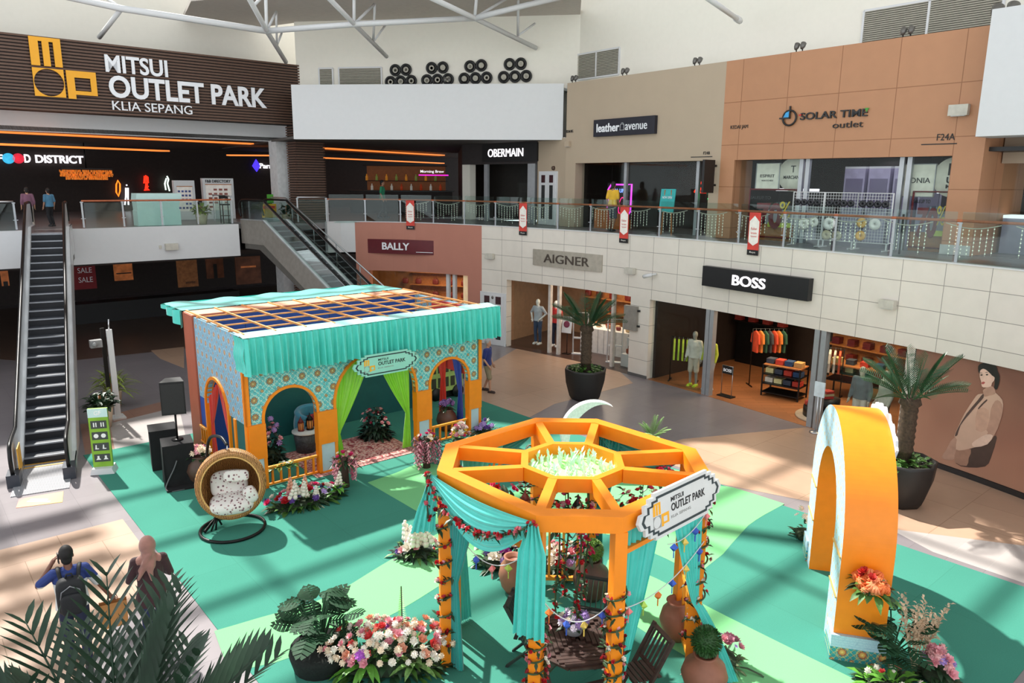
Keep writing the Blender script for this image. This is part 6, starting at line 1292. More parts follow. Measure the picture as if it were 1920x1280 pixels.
for k in range(75):
    a, q = rr.uniform(0, 2 * pi), rr.random() ** .5 * .56; x, y = q * math.cos(a), q * math.sin(a)
    for m in range(4): a2 = rr.uniform(0, 6.3); b.leaf((x, y, GH - .165 + .03 * m), (math.cos(a2) * .5, math.sin(a2) * .5, 1), rr.uniform(.07, .13), .04, .1, n=2)
o = b.build('feather_grass', mat('pale_feather', (206, 244, 216), .7, var=.1), None); tag(o, 'pale green feathery tufts lying on the middle panel of the gazebo roof', 'decoration', kind='stuff', M=T(GC) @ RZ(GA))
GM = T(GC) @ RZ(GA)
def gcur(label, name, m, *a, **k):
    o = curtain(name, None, m, *a, **k); o.matrix_world = GM; return tag(o, label, 'drape' if name == 'drape' else 'curtain')
def Z(p, z): return (p.x, p.y, z)
ZT = GH - .06
def swag(label, i, j, sag, m, out=1.03, wdt=.45):
    a, c = OUT[i] * out, OUT[j] * out
    def f(u, v):
        p = a.lerp(c, u); s_ = math.sin(pi * u); z = ZT + .04 - (.05 + sag * v) * s_ - .1 * v * (1 - s_) - .02
        n = Vector((p.x, p.y, 0)).normalized(); d = .03 + .05 * s_ * math.sin(pi * v) + .022 * math.sin(2 * pi * 6 * v + 1.0) * s_
        return p + n * d + Vector((0, 0, z))
    o = MB().surf(f, 40, 40).build('drape', m); tag(o, label, 'drape', M=GM)
swag('aqua satin swag across the gazebo side facing the flower bed with red garland', 5, 6, .62, aqua); swag('dark teal swag across the back of the gazebo toward the tiled pier', 2, 1, .5, aquad, .9); swag('teal swag across the far side of the gazebo toward the pavilion', 4, 3, .35, aquad, .9)
def tail(label, i, m, z0, wd, tilt_=.0, s=1):
    p = OUT[i] * 1.06; e = Vector((-p.y, p.x, 0)).normalized(); q = p + e * wd * s * .5
    return gcur(label, 'drape', m, [Z(p - e * .06 * s, ZT), Z(p + e * .08 * s, ZT)], [Z(p - e * wd * .4 * s, ZT - .35), Z(p + e * wd * .45 * s, ZT - .35)], [Z(p - e * wd * .4 * s, z0), Z(p + e * wd * .6 * s, z0 + .04)], folds=4, amp=.03, tie_v=.3, nrm=p.normalized())
p5 = OUT[5] * 1.05; ex = Vector((-1, .1, 0)); gcur('aqua satin tail hanging outside the gazebo post nearest the pavilion', 'drape', aqua, [Z(p5 + ex * .02, ZT), Z(p5 - ex * .1, ZT)], [Z(p5 + ex * .14, ZT - .4), Z(p5 - ex * .08, ZT - .4)], [Z(p5 + ex * .27, 1.95), Z(p5 - ex * .06, 2.0)], folds=4, amp=.025, tie_v=.4); tail('aqua satin tail hanging at the front gazebo post left of the table', 6, aqua, 1.35, .38, s=-1)
def post_curtain(label, i, j, m, t0, t1, ztie, end=None, inset=.93):
    a, c = OUT[i] * inset, OUT[j] * inset; d = (c - a); p0, p1 = a + d * t0, a + d * t1; e = d.normalized(); n = Vector((p0.x + p1.x, p0.y + p1.y, 0)).normalized()
    tie = (a + e * .06, a + e * .2) if abs(t0) < abs(1 - t1) else (c - e * .2, c - e * .06)
    ed_ = end or (tie[0] - e * .02, tie[1] + e * .08)
    return gcur(label, 'curtain', m, [Z(p0, GH - .22), Z(p1, GH - .22)], [Z(tie[0], ztie), Z(tie[1], ztie)], [Z(ed_[0], .03), Z(ed_[1], .03)], folds=7, amp=.03, nrm=n, tie_v=.62)
post_curtain('aqua curtain gathered on the front gazebo post right of the table', 7, 0, aqua, .06, .5, .55)
post_curtain('aqua curtain gathered on the gazebo post by the topiary vase and trailing outward', 7, 0, aqua, .56, .96, 1.1, (OUT[0] * 1.12 + Vector((.05, -.2, 0)), OUT[0] * 1.2 + Vector((.12, -.12, 0))), .98)
post_curtain('teal curtain gathered on the inner side of the post nearest the pavilion', 5, 6, aquad, .05, .35, 1.3)
post_curtain('teal curtain hanging at the back of the gazebo behind the black lantern', 4, 3, aqua, .1, .55, 1.2)
post_curtain('teal curtain hanging at the back corner of the gazebo near the crescent', 2, 1, aquad, .05, .3, 1.2)
# name board on the gazebo
a, c = OUT[7], OUT[0]; dd_ = (c - a).normalized(); mdl = a.lerp(c, .56)
name_board('grey scalloped name board fixed slanting on the gazebo roof edge', GM @ T(mdl.x, mdl.y, GH - .12) @ RZ(math.atan2(dd_.y, dd_.x)) @ T(0, -.06, 0) @ RX(-.12), 1.62, .56, bd_gr, bline)
# garlands: vines with small blossoms wound round the posts and along the swag
vinem = mat('vine_green', (58, 76, 40), .6, var=.3)
def garland(label, pts, n, cols, size=.05, seed=1, jit=.03, leaves=40):
    rr = random.Random(seed); t = thing('flower_garland', label, 'garland', GC, GA); P = catmull(pts, 8)
    MB().tube(P, .012, 5).build('vine', vinem, t); b = MB()
    for k in range(leaves): p = P[rr.randrange(len(P))]; b.leaf(p + Vector((rr.uniform(-1, 1), rr.uniform(-1, 1), rr.uniform(-1, 1))) * jit, (rr.uniform(-1, 1), rr.uniform(-1, 1), rr.uniform(-.6, .8)), rr.uniform(.07, .12), .045, .3, n=2)
    b.build('leaves', leafd, t)
    for k in range(n):
        p = P[int(len(P) * (k + rr.random()) / n) % len(P)]; d = Vector((rr.uniform(-1, 1), rr.uniform(-1, 1), rr.uniform(-.3, 1)))
        bloom(t, p + d.normalized() * jit, d, size * rr.uniform(.8, 1.4), 'rose', cols[rr.randrange(len(cols))], 'blossom')
    return t
def spiral(i, z0, z1, turns, r=.14, ph_=0):
    p = OUT[i] * .945; n = int(turns * 8); return [(p.x + r * math.cos(ph_ + 2 * pi * turns * k / n), p.y + r * math.sin(ph_ + 2 * pi * turns * k / n), z0 + (z1 - z0) * k / n) for k in range(n + 1)]
GCOL = [RD_, RD_, (206, 70, 80), WH, (226, 150, 160), (140, 24, 36)]
for i, z0, z1, lab, n in ((5, .3, 2.6, 'red and white flower garland winding round the gazebo post nearest the pavilion', 64), (6, .1, 1.5, 'red and white flower garland winding round the front post left of the table', 56), (7, .1, 1.9, 'red and white flower garland winding round the front post right of the table', 60), (0, .4, 2.7, 'dark red flower garland winding round the post by the topiary vase', 52), (2, .3, 2.3, 'red flower garland winding round the back post beside the topiary ball', 36), (3, .4, 2.4, 'red flower garland winding round the back post of the gazebo', 36), (4, 1.2, 2.6, 'red flower garland at the top of the far gazebo post', 30)):
    garland(lab, spiral(i, z0, z1, 9, .118, i), min(98, int(n * 1.6)), GCOL, .052, i + 2, .03, 110)
a, c = OUT[5] * 1.07, OUT[6] * 1.07
sw_ = [Z(a, ZT - .6), Z(a, ZT)] + [Z(a.lerp(c, k / 8) * 1.03, ZT - .42 * math.sin(pi * (k / 8) ** .9)) for k in range(1, 8)] + [Z(c, ZT + .02)]
garland('red flower garland draped along the aqua satin swag', sw_, 78, [RD_, RD_, (206, 50, 60), (224, 120, 130)], .05, 30, .03, 70)
for i, lab in ((0, 'front'), (1, 'second'), (2, 'third'), (3, 'last')):
    a = OUT[6].lerp(OUT[7], (i + .5) / 4) * .55 + OUT[2].lerp(OUT[3], .5) * .3 * (i % 2); garland('red garland strand hanging inside the gazebo, %s from the left front post' % lab, [Z(a, GH - .2), (a.x + .02, a.y, 2.0), (a.x - .02, a.y, 1.4), Z(a, 1.05)], 22, [RD_, (206, 50, 60)], .045, 40 + i, .025, 30)
def bunch(label, p, r, cols, n, seed, dz=.3):
    t = thing('hanging_blossoms', label, 'flowers', GM @ Vector(p)); rr = random.Random(seed); b = MB()
    for k in range(50): a = rr.uniform(0, 6.3); q = rr.random() ** .5; b.leaf((r * q * math.cos(a), r * q * math.sin(a), -dz * rr.random()), (math.cos(a), math.sin(a), rr.uniform(-.8, .6)), .14, .06, .3, n=2)
    b.build('foliage', leafd, t)
    for k in range(n): a = rr.uniform(0, 6.3); q = rr.random() ** .5; bloom(t, (r * q * math.cos(a), r * q * math.sin(a), .05 - dz * rr.random()), (math.cos(a), math.sin(a), .9), .07 * rr.uniform(.8, 1.3), 'rose', cols[rr.randrange(len(cols))], 'blossom')
    MB().cyl((0, 0, 0), (0, 0, GH - .19 - p[2]), .006, n=5).build('wire', vinem, t)
bunch('pink blossoms hanging inside the gazebo roof toward the pavilion', (-.95, .1, 2.5), .34, [HP, (236, 110, 150), RD_], 34, 51); bunch('pink blossoms hanging inside the gazebo roof over the table', (-.1, -.55, 2.45), .36, [HP, (236, 130, 160), (240, 190, 200)], 34, 52); bunch('white and pink blossoms hanging inside the gazebo roof behind the name board', (.95, -.15, 2.4), .42, [WH, PK, HP, RD_], 46, 53); bunch('magenta blossoms hanging near the right gazebo corner', (1.3, .55, 2.5), .26, [HP, RD_], 20, 54); bunch('long magenta blossoms hanging behind the front posts', (.25, .3, 2.0), .16, [HP, (230, 60, 110)], 40, 55, .75)
lantern('dark red lantern hanging under the gazebo roof on the pavilion side', GM @ Vector((-.62, -.42, 2.25)), .32, mat('lantern_rust', (120, 52, 40), .4), GH - .19 - 2.57); lantern('black lantern hanging under the gazebo roof above the table', GM @ Vector((.05, -.72, 2.3)), .34, blackm, GH - .19 - 2.64)
# string of paper lanterns
pc = [(226, 120, 50), (50, 90, 190), (222, 190, 90), (60, 90, 190), (236, 130, 130), (170, 200, 80)]
def bunting(label, p, q, sag, n, seed):
    t = thing('paper_lantern_string', label, 'bunting', GC, GA); P, Q_ = Vector(p), Vector(q); f = lambda u: P.lerp(Q_, u) - Vector((0, 0, sag * 4 * u * (1 - u)))
    MB().tube([f(k / 16) for k in range(17)], .007, 5).build('cord', white, t)
    for k in range(n):
        x = f((k + .6) / (n + .2)); c_ = pc[(k + seed) % 6]; b = MB(T(x) @ RZ(k)); s_ = .055
        b.add([(0, 0, 0), (s_, 0, -.06), (0, s_, -.06), (-s_, 0, -.06), (0, -s_, -.06), (0, 0, -.12)], [(0, 1, 2), (0, 2, 3), (0, 3, 4), (0, 4, 1), (5, 2, 1), (5, 3, 2), (5, 4, 3), (5, 1, 4)]).box(-.006, -.006, -.2, .006, .006, -.12); b.build('paper_lantern', mat('paper_%d_%d' % c_[:2], c_, .6), t)
bunting('string of coloured paper lanterns between the two front gazebo posts', Z(OUT[6] * .9, 1.75), Z(OUT[7] * .9, 1.72), .32, 4, 0); bunting('string of coloured paper lanterns from the post nearest the pavilion', Z(OUT[5] * .9, 2.1), Z(OUT[6] * .8 + Vector((-.3, .4, 0)), 1.9), .3, 4, 2)
bunting('string of coloured paper lanterns across the curtains under the name board', Z(OUT[7] * 1.0, 1.7), Z(OUT[0] * 1.0, 2.0), .2, 6, 4); bunting('short string of paper lanterns high on the curtain by the name board', Z(OUT[7].lerp(OUT[0], .5), 2.2), Z(OUT[0] * 1.02, 2.5), .15, 4, 1)

# ---------------------------------------------------------------- table, chairs, vases in and round the gazebo
dw = mat('dark_teak', (66, 46, 40), .45, var=.25, scale=12); dg = mat('dark_green_wood', (38, 40, 38), .5, var=.2)
tp = gp(1083, 1197, .76)
t = thing('octagonal_table', 'dark slatted eight sided wooden table in the gazebo', 'table', (tp.x, tp.y, .012), .15)
R8 = .62; P8 = [(R8 * math.cos(pi / 8 + k * pi / 4), R8 * math.sin(pi / 8 + k * pi / 4)) for k in range(8)]
b = MB()
for k in range(8): a, c = Vector(P8[k] + (.735,)), Vector(P8[(k + 1) % 8] + (.735,)); b.bar(a * .97 + Vector((0, 0, .022)), c * .97 + Vector((0, 0, .022)), .07, .03)
b.build('table_rim', dw, t); MB().prism(P8, .728, .744).build('table_bed', dw, t)
for q in range(4):
    b = MB(RZ(q * pi / 2))
    for k in range(8):
        y = .03 + k * .066; xm = min(.56, .56 * 1.38 - y); x0 = -min(y, .9) + 0
        b.box(max(-y + .03, -xm), y, .745, min(y - .0, xm) if False else min(xm, y), y + .055, .77)
    b.build('slats', dw, t, kind='stuff')
b = MB(); b.box(-.5, -.03, .72, .5, .03, .745); b.box(-.03, -.5, .72, .03, .5, .745); b.build('under_frame', dw, t)
for s in (-1, 1):
    for r_ in (0, 1): MB(RZ(.2)).bar((s * .42, -.32 + .64 * r_, 0), (s * .42, .32 - .64 * r_, .73), .05, .035, (1, 0, 0)).build('leg', dw, t)
MB(RZ(.2)).bar((-.42, -.2, .2), (.42, -.2, .2), .04).build('stretcher', dw, t)
def fold_chair(label, p, rz, m):
    t = thing('folding_chair', label, 'chair', (p.x, p.y, .012), rz); w = .22
    for s in (-1, 1):
        MB().bar((s * w, .24, 0), (s * w, -.28, .95), .035, .05, (1, 0, 0)).build('back_leg', m, t); MB().bar((s * (w - .04), -.26, 0), (s * (w - .04), .2, .45), .03, .045, (1, 0, 0)).build('front_leg', m, t)
    b = MB()
    for k in range(6): b.box(-w + .03, -.16 + k * .066, .44, w - .03, -.16 + k * .066 + .05, .46)
    b.build('seat', m, t)
    b = MB(); ax = lambda z: .24 - .52 * z / .95
    for z in (.55, .92): b.bar((-w, ax(z), z), (w, ax(z), z), .06 if z > .6 else .05, .025)
    for k in range(5): x = -w + .07 + k * .075; b.bar((x, ax(.56), .56), (x, ax(.9), .9), .035, .012, (1, 0, 0))
    b.build('backrest', m, t); MB().bar((-w, .05, .2), (w, .05, .2), .025).build('stretcher', m, t)
c1 = gp(990, 1205, .3); fold_chair('dark green folding chair left of the gazebo table', c1, -pi / 2 - .25, dg)
c2 = gp(1205, 1262, .42); fold_chair('dark brown folding chair right of the gazebo table seen from behind', c2, pi / 2 + .35, dw); c3 = tp + Vector((.25, .95, 0)); fold_chair('dark green folding chair on the far side of the gazebo table', c3, pi - .3, dg)
bv = Vector((tp.x - .05, tp.y + .05, .785)); t = thing('glass_bowl', 'small grey bowl on the gazebo table holding hydrangeas', 'bowl', bv); MB().lathe([(.05, 0), (.11, .04), (.12, .1), (.09, .14), (.08, .1), (.001, .04)], 18).build('bowl_body', mat('grey_bowl', (120, 122, 124), .3), t)
arrangement('lilac and white hydrangea bunch on the gazebo table', bv + Vector((0, 0, .1)), .2, .2, .22, [('pompon', LV_, 14, .11, .85), ('pompon', (210, 200, 214), 8, .1, .9), ('rose', WH, 5, .08, .9)], ((16, .12, .05, leafd),), 21, base=False)
v2 = gp(962, 1108, .012); vase('rounded clay vase with violet blooms left behind the gazebo table', v2, .24, .62, terr)
def topiary(label, p, r, m):
    t = thing('topiary_ball', label, 'plant', p); b = MB(); rr = random.Random(3)
    for k in range(420):
        z = 1 - 2 * (k + .5) / 420; a = k * 2.4; q = math.sqrt(1 - z * z); d = Vector((q * math.cos(a), q * math.sin(a), z)); b.leaf(d * r * .82 + Vector((0, 0, r)), d + Vector((rr.uniform(-.4, .4), rr.uniform(-.4, .4), rr.uniform(-.4, .4))), r * .32, r * .16, .0, n=2)
    b.ball((0, 0, r), r * .86, n=14, m=10); b.build('foliage', m, t)
v3 = gp(1108, 1120, .012); vase('large dark clay vase behind the gazebo table', v3, .3, .66, dcl, .42); topiary('green topiary ball on the large dark vase', v3 + Vector((0, 0, .66)), .17, mat('topiary_green', (96, 130, 50), .6, var=.3, scale=20))
v4 = gp(1318, 1298, .012); vase('brown clay vase by the gazebo post and trailing aqua curtain', v4, .3, .56, terr, .42); topiary('dark green topiary ball on the brown clay vase by the gazebo post', v4 + Vector((0, 0, .56)), .19, mat('topiary_dark', (44, 86, 36), .6, var=.35, scale=20))
v5 = gp(1268, 1195, .012); vase('brown clay vase just behind the right railing of the gazebo', v5, .26, .6, terr)
arrangement('pink roses and sprigs beside the trailing aqua curtain', gp(1352, 1245, .012), .3, .3, .5, [('rose', PK, 9, .14, .8), ('rose', (200, 130, 150), 5, .13, .8), ('star', LV_, 8, .08, .9)], ((44, .2, .05, mat('leaf_olive', (84, 100, 66), .6, var=.3)), (12, .5, .04, leafd)), 22)
arrangement('purple and magenta flower bed behind the gazebo on the pavilion side', gp(945, 1058, .012), .55, .4, .42, [('pompon', LV_, 14, .16, .9), ('pompon', (176, 50, 170), 8, .2, .6), ('rose', WH, 10, .14, .95), ('rose', PE, 8, .13, .95), ('pompon', (110, 80, 150), 6, .14, .95)], ((110, .24, .08, leafd),), 23)
arrangement('white and red flower bed behind the far gazebo posts', gp(1060, 1068, .012), .5, .4, .5, [('rose', WH, 14, .14, .95), ('rose', PK, 10, .14, .9), ('pompon', LV_, 8, .14, .95), ('rose', RD_, 8, .13, .9)], ((90, .24, .08, leafd),), 24)
arrangement('white lilies and dark leaves between the pavilion and gazebo', gp(778, 1040, .012), .5, .3, .3, [('lily', WH, 8, .34, .6), ('rose', WH, 6, .14, .9), ('rose', PK, 5, .13, .9), ('pompon', PU, 3, .12, .9)], ((120, .2, .06, mat('leaf_deep', (24, 40, 28))), (30, .3, .06, leafg)), 25)
arrangement('big bank of pale pink, white and coral flowers left of the gazebo', gp(735, 1252, .012), .98, .42, .72, [('pompon', WH, 80, .1, .95), ('rose', PK, 44, .1, .95), ('rose', CO, 16, .12, .85), ('pompon', CR_, 60, .1, .98), ('rose', PE, 20, .11, .9), ('pompon', (176, 90, 190), 2, .17, .9)],
    ((150, .26, .08, leafd), (40, .4, .08, leafg)), 26, .1)
# big leaved plants
def split_leaf(b, p, d, L, w):
    d = Vector(d).normalized(); x = d.cross(Vector((0, 0, 1))); x.normalize(); nz_ = x.cross(d); p = Vector(p)
    for s in (-1, 1):
        for k in range(6):
            t0, t1 = k / 6, (k + .72) / 6; w0 = w * .5 * math.sin(pi * (.16 + .8 * t0)) ; w1 = w * .5 * math.sin(pi * (.16 + .8 * t1)); dr = Vector((0, 0, 1)) * -.3 * L
            q0, q1 = p + d * L * t0 + dr * t0 * t0, p + d * L * t1 + dr * t1 * t1
            b.add([q0, q1, q1 + x * s * w1 + d * L * .12 - Vector((0, 0, .25 * w1)), q0 + x * s * w0 + d * L * .08 - Vector((0, 0, .25 * w0))], [(0, 1, 2, 3) if s > 0 else (3, 2, 1, 0)], True)
    b.bar(p, p + d * L * .95 - Vector((0, 0, .27 * L)), .012)
glossy = mat('glossy_dark_leaf', (32, 66, 42), .65, var=.3, scale=8, spec=.2)
def monstera(label, loc, n, h, seed, L=.34, pot_=True, rr_=.4):
    t = thing('monstera_plant', label, 'plant', loc); rr = random.Random(seed)
    if pot_: MB().lathe([(.36, 0), (.42, .22), (.4, .3), (.001, .28)], 20).build('pot', mat('moss_pot', (20, 26, 22), .9, var=.5, scale=30), t)
    for k in range(n):
        a = rr.uniform(0, 6.3); q = rr.uniform(.1, rr_); z = .3 + h * rr.random() ** .8 * (1 - q); p = Vector((q * math.cos(a), q * math.sin(a), z)); b = MB(); el = rr.uniform(-.1, .7)
        b.tube([(0, 0, .25), (p.x * .5, p.y * .5, z * .7), p], .01, 5); split_leaf(b, p, (math.cos(a) * math.cos(el), math.sin(a) * math.cos(el), math.sin(el)), L * rr.uniform(.8, 1.2), L * .9); b.build('leaf', glossy, t)
monstera('dark split leaved plant in a mossy pot at the end of the pale flower bank', gp(602, 1245, .012), 34, .85, 31)
def dracaena(label, loc, n, L, m, seed, w=.09, h=.1):
    t = thing('broad_leaf_plant', label, 'plant', loc); rr = random.Random(seed)
    for k in range(n): a = 2 * pi * k / n + rr.uniform(-.2, .2); el = rr.uniform(.2, 1.2); b = MB(); b.leaf((0, 0, h * k / n), (math.cos(a) * math.cos(el), math.sin(a) * math.cos(el), math.sin(el)), L * rr.uniform(.8, 1.15), w, .55, n=5); b.build('leaf', m, t)
    MB().cyl((0, 0, 0), (0, 0, h + .05), .03, n=6).build('stem', vinem, t)
brt = mat('bright_leaf', (96, 158, 56), .45, var=.3, scale=10)
dracaena('bright green rosette plant before the pale flower bank', gp(690, 1262, .012) + Vector((0, -.05, .1)), 16, .48, brt, 33); dracaena('striped green rosette plant nearest the left gazebo post', gp(775, 1270, .012) + Vector((0, 0, .1)), 14, .42, mat('leaf_striped', (110, 150, 80), .45, var=.5, scale=25), 34); dracaena('light green rosette plant beside the split leaved plant', gp(652, 1222, .012) + Vector((0, 0, .2)), 14, .44, brt, 35)
t = thing('fern_frond', 'single tall fern frond standing in the pale flower bank', 'plant', gp(756, 1248, .012)); b = MB()
for k in range(30): z = .35 + k * .028; L = .13 * (1 - k / 34); b.leaf((0, 0, z), (1, .1, .5), L, .025, .2, n=2).leaf((0, 0, z), (-1, .1, .5), L, .025, .2, n=2)
b.build('leaflets', brt, t, kind='stuff'); MB().cyl((0, 0, 0), (0, 0, 1.2), .009, n=5).build('stem', vinem, t)
dracaena('green rosette plant at the right end of the pavilion flower bed', gp(635, 932, .012) + Vector((0, 0, .1)), 14, .4, brt, 36)

# ---------------------------------------------------------------- white crescent behind the gazebo
t = thing('crescent_ornament', 'large white lattice crescent standing behind the gazebo', 'ornament', gp(1113, 874, .012), .1)
n = 30; a0_, a1_ = math.radians(250), math.radians(52)
outp = [(1.0 * math.cos(a0_ + (a1_ - a0_) * k / n), .95 + 1.0 * math.sin(a0_ + (a1_ - a0_) * k / n)) for k in range(n + 1)]
inp = [(q[0] + .34 * math.sin(pi * k / n) * .8, q[1] - .34 * math.sin(pi * k / n) * .62) for k, q in enumerate(outp)]
b = MB(T(0, 0, .12) @ RY(-.06) @ Matrix.Scale(.76, 4))
for k in range(n): b.slab([outp[k], outp[k + 1], inp[k + 1], inp[k]], -.13, .13)
b.build('crescent_body', mat('lattice_white', (226, 232, 228), .5, var=.1, scale=24), t); MB().box(-.75, -.22, 0, -.1, .22, .12).build('base', white, t)

# ---------------------------------------------------------------- free standing arch
AO = Vector((4.51, 9.25, .012)); Ad = Vector((.255, .967))
t = thing('festival_arch', 'free standing orange arch faced with pale blue patterned tiles', 'arch', AO, math.atan2(Ad.y, Ad.x)); TH = .66
tile_arch = arabesque('moroccan_tile_arch', 'xz', .22, (176, 208, 226), (206, 224, 236), (206, 170, 130), (150, 120, 110), .8, (150, 186, 212)); tile_base = arabesque('moroccan_tile_base', 'yz', .26, (60, 158, 162), (226, 196, 110), (186, 84, 40), (226, 160, 60), 1.1, (30, 110, 120))
CX, CZ, R1_, R0_ = 1.6, 1.58, 1.58, .93; N = 72
oa = [(CX - R1_ * math.cos(pi * k / N), CZ + R1_ * math.sin(pi * k / N)) for k in range(N + 1)]; ia = [(CX - R0_ * math.cos(pi * k / N), CZ + R0_ * math.sin(pi * k / N)) for k in range(N + 1)]
oa = [(oa[0][0], 0)] + oa + [(oa[-1][0], 0)]; ia = [(ia[0][0], 0)] + ia + [(ia[-1][0], 0)]
face = MB(); barrel = MB(); inner = MB()
for k in range(len(oa) - 1):
    a, b_, c, d = oa[k], oa[k + 1], ia[k + 1], ia[k]
    face.add([(a[0], 0, a[1]), (b_[0], 0, b_[1]), (c[0], 0, c[1]), (d[0], 0, d[1])], [(3, 2, 1, 0)]); face.add([(a[0], -TH, a[1]), (b_[0], -TH, b_[1]), (c[0], -TH, c[1]), (d[0], -TH, d[1])], [(0, 1, 2, 3)])
    barrel.add([(a[0], 0, a[1]), (b_[0], 0, b_[1]), (b_[0], -TH, b_[1]), (a[0], -TH, a[1])], [(0, 1, 2, 3)], True); inner.add([(d[0], 0, d[1]), (c[0], 0, c[1]), (c[0], -TH, c[1]), (d[0], -TH, d[1])], [(3, 2, 1, 0)], True)
face.build('tiled_face', tile_arch, t); barrel.build('outer_shell', orange, t); inner.build('inner_shell', orange, t)
for x0, x1 in ((-.04, .4), (2.8, 3.22)):
    MB().box(x0, -TH - .03, 0, x1, .03, .2).build('tiled_plinth', tile_base, t); MB().box(x0, -TH - .03, .2, x1, .03, .38).build('white_plinth', tile_arch, t)
b = MB()
for x in (.04, 2.53):
    for z in (.9, 1.5): b.bar((x, .012, z), (x + .6, .012, z + .0), .02, .02)
b.build('gold_line', mat('gold_trim', (214, 170, 96), .4, .4), t)
pts = []
for k in range(31):
    a = pi * (.3 + .4 * k / 30); r = R1_ + .05 + .045 * (k % 4 > 1); pts.append((CX - r * math.cos(a), CZ + r * math.sin(a)))
cr = MB()
for k in range(30): a0_, a1_ = pi * (.3 + .4 * k / 30), pi * (.3 + .4 * (k + 1) / 30); cr.slab([pts[k], pts[k + 1], (CX - R1_ * math.cos(a1_) * .9, CZ + R1_ * math.sin(a1_) * .9), (CX - R1_ * math.cos(a0_) * .9, CZ + R1_ * math.sin(a0_) * .9)], -TH - .04, -TH - .005)
cr.build('white_crest', white, t); MB().box(-.02, -.42, 1.02, -.0, -.22, 1.07).build('name_plate', mat('plate_green', (40, 70, 60), .5), t)
AM = T(AO) @ RZ(math.atan2(Ad.y, Ad.x))
hg = arrangement('spray of orange trumpet flowers with green leaves fixed on the arch side', AM @ Vector((-.14, -.36, 1.18)), .22, .3, .3, [('tube', OR_, 22, .15, .95), ('rose', (196, 50, 40), 5, .11, .6), ('tube', (236, 140, 90), 16, .14, 1.0)], ((34, .24, .09, leafg), (16, .2, .09, leafd)), 41, base=False)
monstera('dark leafy plant at the foot of the arch', gp(1668, 1258, .012) , 22, .7, 42, .3, False, .3)
t = thing('pampas_bunch', 'bunch of beige pampas plumes beside the arch foot', 'plant', gp(1712, 1262, .012)); rr = random.Random(9)
for k in range(17):
    a = rr.uniform(-.6, .75); b_ = rr.uniform(-.3, .4); L = rr.uniform(.8, 1.2); d = Vector((math.sin(a) * .55, b_ * .5, 1)).normalized(); b = MB(); b.cyl((0, 0, 0), d * L * .6, .006, n=4)
    for m in range(26): q = d * (L * (.45 + .55 * m / 25)) + Vector((rr.uniform(-.02, .02), rr.uniform(-.02, .02), 0)); b.leaf(q, d + Vector((rr.uniform(-.8, .8), rr.uniform(-.8, .8), -.1)), .15 * (1.1 - m / 40), .034, .5, n=2)
    b.build('plume', mat('pampas_beige', (206, 180, 150), .8, var=.2), t)
arrangement('round pink and lilac protea bouquet beside the pampas plumes', gp(1752, 1272, .012), .26, .24, .42, [('pompon', (226, 170, 170), 16, .17, .7), ('pompon', LV_, 6, .13, .9), ('rose', PK, 8, .13, .95)], ((50, .22, .06, leafd),), 43)
arrangement('bright green leaves with white buds before the arch foot', gp(1668, 1290, .012), .42, .26, .26, [('pompon', WH, 7, .1, .9), ('rose', CO, 3, .1, .9)], ((80, .3, .08, brt), (30, .3, .06, leafd)), 44)
arrangement('small green plants and white blooms at the far foot of the arch', gp(1506, 1010, .012), .2, .26, .6, [('pompon', WH, 5, .13, .8), ('star', WH, 5, .1, .9)], ((36, .22, .06, leafd),), 45)

# ---------------------------------------------------------------- potted palms
frm = mat('palm_frond', (44, 84, 52), .42, var=.35, scale=5); trk = mat('palm_trunk', (74, 58, 44), .8, var=.4, scale=20, bump=.6)
def palm(label, loc, rz=0, seed=1, nf=22, el0=(.3, 1.3), Lf=1.2, ll=.31, lw=.021, nl=22, fc=None):
    frm_ = mat('palm_frond_dark', fc, .5, var=.3, scale=5) if fc else frm
    t = thing('potted_palm', label, 'palm', loc, rz); rr = random.Random(seed)
    MB().lathe([(.42, 0), (.5, .12), (.62, .55), (.655, .9), (.66, .96), (.6, .96), (.58, .88), (.001, .86)], 8).build('pot', mat('planter_black', (36, 34, 33), .5, var=.1), t)
    MB().lathe([(.17, .85), (.15, 1.1)] + [(.155 + .02 * (k % 2), 1.1 + k * .07) for k in range(15)] + [(.22, 2.15), (.17, 2.3), (.001, 2.34)], 14).build('trunk', trk, t)
    bush(t, 150, .56, .2, .84, leafg, .18, .1, 'ground_cover', seed + 3)
    for k in range(nf):
        a = 2.4 * k + rr.uniform(-.2, .2); el = el0[0] + (el0[1] - el0[0]) * (k / nf) ; L = Lf * rr.uniform(.85, 1.1); d = Vector((math.cos(a) * math.cos(el), math.sin(a) * math.cos(el), math.sin(el))); p0_ = Vector((.1 * math.cos(a), .1 * math.sin(a), 2.25)); b = MB(); sp_ = []
        for m in range(15): s_ = m / 14; sp_.append(p0_ + d * L * s_ - Vector((0, 0, .22 * L * s_ * s_ * math.cos(el))))
        b.tube(sp_, [.016 - .012 * m / 14 for m in range(15)], 5); side = d.cross(Vector((0, 0, 1))); side = side.normalized() if side.length > .05 else Vector((1, 0, 0))
        for m in range(nl):
            s_ = .16 + .82 * m / (nl - 1); q = sp_[int(s_ * 14)].lerp(sp_[min(14, int(s_ * 14) + 1)], s_ * 14 % 1); ln = ll * math.sin(pi * min(.96, .2 + .72 * s_)) + .05
            for sg in (-1, 1): b.leaf(q, side * sg * 1.1 + d * (1.15 if fc else .75) + Vector((0, 0, .5)), ln, lw, .05, n=3, fold=.2)
        b.build('frond', frm_, t)
    return t
p1 = gp(1098, 751) + Vector((0, .25, 0)); pl = palm('tall palm in a black planter before the handbag shop', p1, .2, 3)
p2 = gp(1681, 946) + Vector((.1, .15, 0)); dup(pl, p2, 1.3, 'tall palm in a black planter before the fashion poster, half hidden by the arch')
